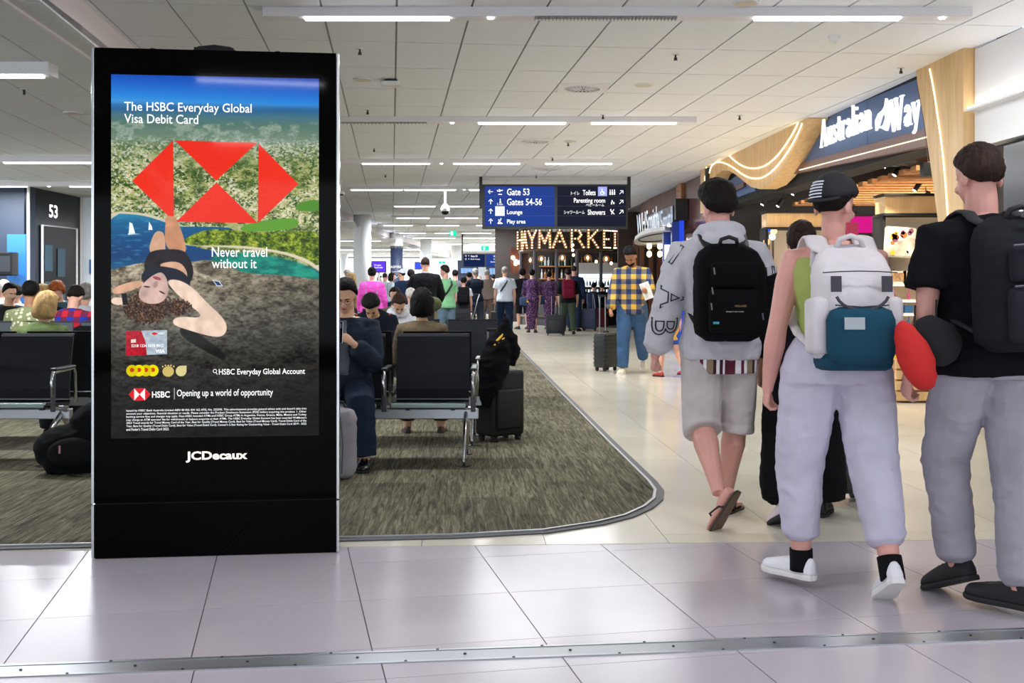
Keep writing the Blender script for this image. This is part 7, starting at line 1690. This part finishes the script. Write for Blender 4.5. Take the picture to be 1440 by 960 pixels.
sitter('grey haired sitter in pale top beside the display edge', 117, 13.2, 1.64, 0, 'f', 'curly', HAIRM['grey'], cloth('top_pale', 'C8CCD0', .3))
sitter('white haired sitter at the very left edge', 3, 15.6, 1.72, 10, 'm', 'crop', HAIRM['white'], cloth('top_pale', 'C8CCD0', .3), seat=.46)
sitter('sitter in white sleeves behind the young man at the left edge', 24, 15.2, 1.62, 30, 'f', 'short', HAIRM['dark'], cloth('tee_white', 'E4E4E8', .2))
t = empty('tagged_backpack', (X(113, 11.1), 11.35, .44), 0, 'black backpack with yellow luggage tag propped on the grey seats', 'backpack')
bm = bmesh.new(); box(bm, (0, 0, .2), (.32, .2, .42), None, .06); me = remesh(bm, .014, 2); obj('pack_body', me, cloth('floor_pack', '0E1012', .4), t); obj('yellow_tag', bx((-.04, -.11, .26), (.06, .008, .10)), mat('tag_yellow', 'E8B830', .6), t); obj('tag_print', bx((-.04, -.116, .235), (.045, .003, .03)), mat('tag_blue', '2A4A90', .6), t)
t = empty('green_bag', (X(104, 9.3), 9.3, .43), 0, 'bright green cloth bag beside the blond woman', 'bag'); bm = bmesh.new(); ell(bm, (0, 0, .06), (.15, .12, .09), None, 3); me = tomesh(bm, True); wrinkle(me, .01, 9, 2); obj('bag_body', me, cloth('bag_green', '5AA040', .3), t, True); obj('strap', tb([(-.08, 0, .12), (0, 0, .2), (.08, 0, .12)], .008, 6), MC['bag_green'], t)
# ================================================================ THE STANDING CROWD
def stander(label, x, Y, H, yaw, sex, hs, hm, tm, bm_, sleeve=.6, skin='fair', hem=.49, length=1.93, g=1.0, skirt=None, headr=(0, 4, 0), arms=None, legs=None, hood=False, shoe='17171A', hemr=None, tname='shirt', vox=.017, ease=.012, belly=0, bname='trousers'):
    p = Person((X(x, Y), Y, 0), R(yaw), H, sex, g, lean=2, curve=3, legs=[(2, -1.5, 3), (-2, -1.5, 3)] if skirt else legs or [(4, 3, 6), (-3, 3, 3)], arms=arms or [(4, 9, 18, 4), (2, 9, 14, 4)], head=headr)
    r = p.make(label); obj('body', p.body(vox * .75), SKIN[skin], r); p.hair(r, hs, hm, 3, seed=x)
    p.top(tm, sleeve, hem, ease, vox * .85, name=tname, hood=hood, wr=.006, belly=belly); p.bottom(bm_, length, .0075, vox * .85, .565, name=bname if not skirt else 'skirt', skirt=skirt, hemr=hemr, wr=.006)
    for k in (0, 1): p.shoe(k, mat('shoe_' + shoe, shoe, .6), M_sole_b, vox=.011)
    return p
C = lambda n, c, v=.1: cloth(n, c, .25, var=v)
K_blk = C('k_black', '15161A'); K_nvy = C('k_navy', '1C2A44'); K_kh = C('k_khaki', '7A7258'); K_gry = C('k_grey', '6E6A68'); K_wht = C('k_white', 'CDD6E2'); K_grn = C('k_green', '7DB88A'); K_tau = C('k_taupe', '7C7068'); K_jn = C('k_jean', '35496A')
bj = stander('tall man in black jumper with white collar, standing with his back to the seats', 598, 19.6, 1.80, 6, 'm', 'bald', HAIRM['brown'], K_blk, K_kh, 1.93, g=1.12, arms=[(20, 14, 60, 12), (14, 14, 50, 10)], ease=.016, headr=(0, 14, 0))
obj('shirt_collar', tb([bj.P(bj.spt(.842)) + Vector((math.cos(a) * .068, math.sin(a) * .06, .004)) for a in [q * math.pi / 8 for q in range(16)]], .012, 6, closed=True), K_wht, bj.root, True)
t = empty('shoulder_bag', bj.W(Vector((.12, -.16, .95))), 0, 'olive bag at the waist of the man in the black jumper', 'bag'); bm = bmesh.new(); ell(bm, (0, 0, 0), (.17, .08, .13), None, 3); obj('bag_body', bm, C('bag_olive', '4C5238'), t, True); obj('strap', tb([(-.1, 0, .08), (-.14, .02, .4)], .012, 6), MC['bag_olive'], t)
pj = stander('woman in bright pink jacket with grey backpack straps', 523, 20.0, 1.63, 4, 'f', 'bun', HAIRM['black'], C('k_pink', 'D652B4'), K_jn, 1.93, g=1.15, ease=.016, tname='jacket')
for e in (-1, 1): obj('grey_strap', tb([pj.P(pj.spt(.70)) + Vector((e * .09, -.13, 0)), pj.P(pj.spt(.80)) + Vector((e * .1, -.11, 0)), pj.P(pj.spt(.835)) + Vector((e * .1, 0, .02))], (.02, .008), 6), mat('strap_grey', '8A8A94', .7), pj.root)
kc = stander('woman in tan coat and grey knitted cap, looking left', 496, 24, 1.58, 95, 'f', 'long', HAIRM['blond'], C('k_tan', '7A6448'), K_blk, 1.93, tname='coat'); kc.hair(kc.root, 'cap', C('k_capgrey', 'A8A6A4'), 3, name='knitted_cap')
stander('man in dark jacket and pale cap at the display edge', 487, 30, 1.74, -60, 'm', 'cap', C('k_capgrey', 'A8A6A4'), K_blk, K_blk, 1.93, tname='jacket')
stander('bald man in pale grey shirt with black strap', 541, 33, 1.70, -20, 'm', 'bald', HAIRM['brown'], C('k_palegrey', 'B8C0C2'), K_gry, 1.93, skin='pink')
stander('dark haired woman in pale blue, beside the bald man', 549.5, 32, 1.68, -70, 'f', 'bob', HAIRM['dark'], C('k_paleblue', 'A9BAC2'), K_nvy, 1.93, tname='jacket')
cp_ = stander('man in navy with a white front cap by the navy column', 566, 27, 1.70, 60, 'm', 'short', HAIRM['dark'], K_nvy, K_blk, 1.93, tname='jacket'); cap(cp_, cp_.root, K_wht, back=False)
stander('dark haired person just left of the black jumper', 578, 30, 1.74, 10, 'f', 'curly', HAIRM['dark'], K_nvy, K_blk, 1.93, tname='jacket')
gt_ = stander('man in light green t-shirt with a black sling strap', 627, 22.3, 1.70, 35, 'm', 'short', HAIRM['brown'], K_grn, C('k_bluegrey', '5E7486'), .66, g=1.1, skin='pink', headr=(-25, 6, 0))
def sling(p, m=None, flip=1): obj('sling_strap', tb([p.P(p.spt(.83)) + Vector((flip * .09, -.03, .03)), p.P(p.spt(.77)) + Vector((flip * .05, -.16 * p.g, 0)), p.P(p.spt(.68)) + Vector((-flip * .06, -.16 * p.g, 0)), p.P(p.spt(.60)) + Vector((-flip * .15, -.07, 0))], (.02, .008), 6), m or M_rubber, p.root)
sling(gt_)
stander('black haired man with grey backpack in the far queue', 640, 31, 1.74, 0, 'm', 'short', HAIRM['black'], C('k_bp', '6A666C'), K_blk, 1.93)
wb = stander('short person in white t-shirt and red bottoms with black backpack', 652, 27, 1.50, 0, 'f', 'short', HAIRM['black'], K_wht, C('k_red', 'A83040'), .6)
def farpack(p, col, label, w_=.3, h=.42, d=.18, zc=.70):
    t = empty('backpack', p.loc, p.yaw, label, 'backpack'); c = p.P(p.spt(zc)) + Vector((0, -(.07 * p.H * p.g + d / 2), 0)); bm = bmesh.new(); box(bm, c, (w_, d, h), None, .06); obj('pack_body', bm, C('fp_' + col, col), t, True)
    bm = bmesh.new(); box(bm, c + Vector((0, -d / 2, -h * .18)), (w_ * .75, .05, h * .4), None, .02); obj('front_pocket', bm, C('fp_' + col, col), t, True)
    for e in (-1, 1): obj('shoulder_strap', tb([c + Vector((e * .09, d / 2, h * .4)), p.P(p.spt(.835)) + Vector((e * .1, 0, .025)), p.P(p.spt(.74)) + Vector((e * .12, .085 * p.H, 0))], (.02, .008), 6), C('fp_' + col, col), t)
    return t
farpack(wb, '141418', 'black backpack on the short person in white')
stander('person in dark clothes beside the navy dressed woman', 660, 34, 1.72, 20, 'm', 'short', HAIRM['black'], K_blk, K_blk, 1.93)
nv = stander('woman in navy t-shirt with a pale hair clip, hands on a stroller', 669, 30, 1.78, 25, 'f', 'bun', HAIRM['grey'], C('k_dknavy', '141C28'), C('k_dkgrey', '3A404E'), .66, arms=[(40, 8, 40, 0), (40, 8, 30, 0)], g=1.08, hemr=.06, skin='fair')
el_ = stander('elderly grey haired man in taupe jacket, hands behind his back', 685, 34, 1.80, 0, 'm', 'crop', HAIRM['grey'], K_tau, C('k_brown', '6A5A50'), 1.9, arms=[(-14, 10, 10, 12), (-14, 10, 10, 12)], tname='jacket', ease=.018)
wt = stander('man in white t-shirt with a black sling strap and dark jeans', 710, 29.5, 1.84, 0, 'm', 'crop', HAIRM['grey'], K_wht, K_nvy, .66, g=1.15, shoe='D8D8DA', legs=[(16, 4, 4), (-14, 4, 10)]); sling(wt)
stander('person in black with bare calves and trainers', 735, 33, 1.82, 20, 'm', 'curly', HAIRM['black'], K_blk, K_blk, 1.3, length=1.05, hemr=.045, tname='jacket', bname='shorts')
batik = speckle('batik', '3E2A4E', 'A87A9A', 34, .62)
b1 = stander('air hostess style woman in purple batik dress, left of two', 748, 30.5, 1.77, 0, 'f', 'bun', HAIRM['black'], batik, batik, 1.2, skirt=(.06, .075), shoe='4A3028', hem=.50, tname='batik_blouse')
b1.root['label'] = 'woman in purple batik blouse and long skirt, left of two alike'
b2 = stander('woman in purple batik blouse and long skirt, right of two alike', 772, 33, 1.74, -6, 'f', 'bun', HAIRM['black'], batik, batik, 1.2, skirt=(.06, .075), shoe='4A3028', hem=.50, tname='batik_blouse')
def handbag(p, dx, z, col, label):
    t = empty('handbag', p.W(Vector((dx, -.05, 0))), p.yaw, label, 'handbag'); bm = bmesh.new(); box(bm, (0, 0, z), (.28, .12, .24), None, .035); obj('bag_body', bm, C('hb_' + col, col), t, True); obj('strap', tb([(-.1, 0, z + .1), (-.03 * (1 if dx < 0 else -1), 0, z + .62), (.1, 0, z + .1)], .010, 6), C('hb_' + col, col), t); obj('yellow_tag', bx((.09, -.07, z + .02), (.07, .01, .1)), mat('tag_yellow', 'E8B830', .6), t)
handbag(b1, -.20, .86, '3E4E6E', 'grey blue handbag with yellow tag on the left batik woman'); handbag(b2, -.16, .86, '1E2A44', 'navy handbag held by the right batik woman')
bn = stander('man in grey beanie, black top and olive cargo trousers', 799, 29, 1.76, 0, 'm', 'short', HAIRM['dark'], K_blk, C('k_cargo', '414C3E'), 1.0, legs=[(14, 3, 6), (-12, 3, 12)], g=1.05); bn.hair(bn.root, 'cap', C('k_beanie', '6E747C'), 3, name='beanie'); farpack(bn, '6E1830', 'burgundy backpack on the man with the beanie', .33, .48)
stander('bald man in navy jumper beyond the burgundy backpack', 807, 31.5, 1.88, -15, 'm', 'bald', HAIRM['brown'], K_nvy, K_nvy, 1.93, skin='pink', g=1.1)
for i, (x, Y, H, c, l) in enumerate(((694, 45, 1.78, K_nvy, 'distant person between the grey haired man and the white t-shirt'), (723, 48, 1.76, K_blk, 'distant person in black right of the white t-shirt'), (675, 46, 1.74, K_gry, 'distant person in grey beyond the elderly man'), (507, 41, 1.75, K_blk, 'distant person left of the pink jacket'), (533, 44, 1.72, K_gry, 'distant person behind the purple screen'), (612, 42, 1.76, K_blk, 'distant person between the black jumper and green shirt'), (760, 42, 1.7, K_blk, 'dark figure between the two batik women'), (514, 36, 1.6, K_tau, 'far person in taupe near the pink jacket'), (588, 45, 1.72, K_gry, 'far figure left of the black jumper head'))):
    stander(l, x, Y, H, (i * 67) % 360, 'mf'[i % 2], ('short', 'bob', 'crop')[i % 3], (HAIRM['black'], HAIRM['dark'], HAIRM['grey'])[i % 3], c, K_blk, 1.93, vox=.021)
sitter('sitter in teal top on the distant seats', 637, 27.3, 1.64, 0, 'f', 'short', HAIRM['dark'], C('k_teal', '2E6A68'), vox=.018, seat=.46)
sitter('sitter with dark hair behind the woman in white', 557, 14.5, 1.6, 175, 'f', 'bun', HAIRM['dark'], K_kh, vox=.015, seat=.42)
sitter('grey haired sitter between the black bob and the man in the jumper', 578, 17.0, 1.55, 10, 'f', 'short', HAIRM['white'], C('k_pale2', 'B0B0B4'), vox=.015, seat=.42)
for k, (x, Y, l, c) in enumerate(((820, 35.2, 'diner in black on the left stool by the corner bar', K_blk), (834, 34.8, 'diner in navy on the middle stool by the corner bar', K_nvy), (847, 35.4, 'diner in black on the right stool by the corner bar', K_blk))):
    p = sitter(l, x, Y, 1.70, (20, -30, 0)[k], 'm', 'short', HAIRM['black'], c, vox=.02, seat=.5)
    t = empty('stool', (p.loc.x, p.loc.y - .02, 0), 0, ('left', 'middle', 'right')[k] + ' round stool by the corner bar', 'stool', 'bar stools'); bm = bmesh.new(); cyl(bm, (0, 0, .44), .19, .05, 20); obj('seat', bm, M_oak, t)
    for a in range(4): obj('leg', tb([(.1 * math.cos(a * 1.57), .1 * math.sin(a * 1.57), .42), (.18 * math.cos(a * 1.57), .18 * math.sin(a * 1.57), .01)], .012, 6), M_black, t)
# luggage in the crowd
suitcase((X(781, 28.6), 28.6, 0), 0, 'wide black cabin bag trailed by the man with the beanie', mat('case_navyblack', '14161E', .5), w_=.48, h=.48, d=.26, handle=.5, ribs=False, wheels=2, soft=True)
suitcase((X(829, 31.6), 31.6, 0), R(-15), 'navy upright suitcase with silver handle in the crowd', mat('case_navy', '1E2A4C', .45), w_=.4, h=.58, d=.26, handle=.45)
suitcase((X(816, 32.4), 32.4, 0), R(10), 'black suitcase left of the navy one', w_=.36, h=.52, d=.24, handle=.45)
suitcase((X(842, 35), 34.0, 0), R(20), 'burgundy suitcase near the corner bar', mat('case_wine', '5E1E2C', .45), w_=.4, h=.55, d=.26, handle=.5, tilt=-18)
suitcase((X(699, 30.5), 31.0, 0), 0, 'black suitcase beside the man in the white t-shirt', w_=.36, h=.52, d=.24, handle=.5)
# stroller
st = empty('stroller', (X(655, 28.8), 28.8, 0), R(-20), 'grey framed pushchair with dark hood, in front of the navy dressed woman', 'stroller')
for e in (-1, 1):
    obj('side_frame', tb([(e * .24, -.35, .10), (e * .24, .25, .95), (e * .2, .45, 1.05)], .016, 8), M_alu, st); obj('side_frame', tb([(e * .24, .35, .10), (e * .24, -.1, .5)], .016, 8), M_alu, st)
    for y in (-.35, .35):
        bm = bmesh.new(); cyl(bm, (0, 0, 0), .10, .04, 18, M=Matrix.Translation((e * .26, y, .10)) @ Matrix.Rotation(R(90), 4, 'Y')); obj('wheel', bm, M_rubber, st)
obj('push_bar', tb([(-.2, .45, 1.05), (.2, .45, 1.05)], .018, 8), M_black, st); obj('seat', bx((0, -.02, .48), (.4, .36, .1), Matrix.Rotation(0, 4, 'X'), .03), K_blk, st)
bm = bmesh.new(); ell(bm, (0, .0, .72), (.24, .3, .24), None, 3); bmesh.ops.delete(bm, geom=[v for v in bm.verts if v.co.z < .68 or v.co.y < -.18], context='VERTS'); bmesh.ops.solidify(bm, geom=bm.faces[:], thickness=.01); obj('hood', bm, K_nvy, st, True)
bpy.data.scenes.remove(TS)
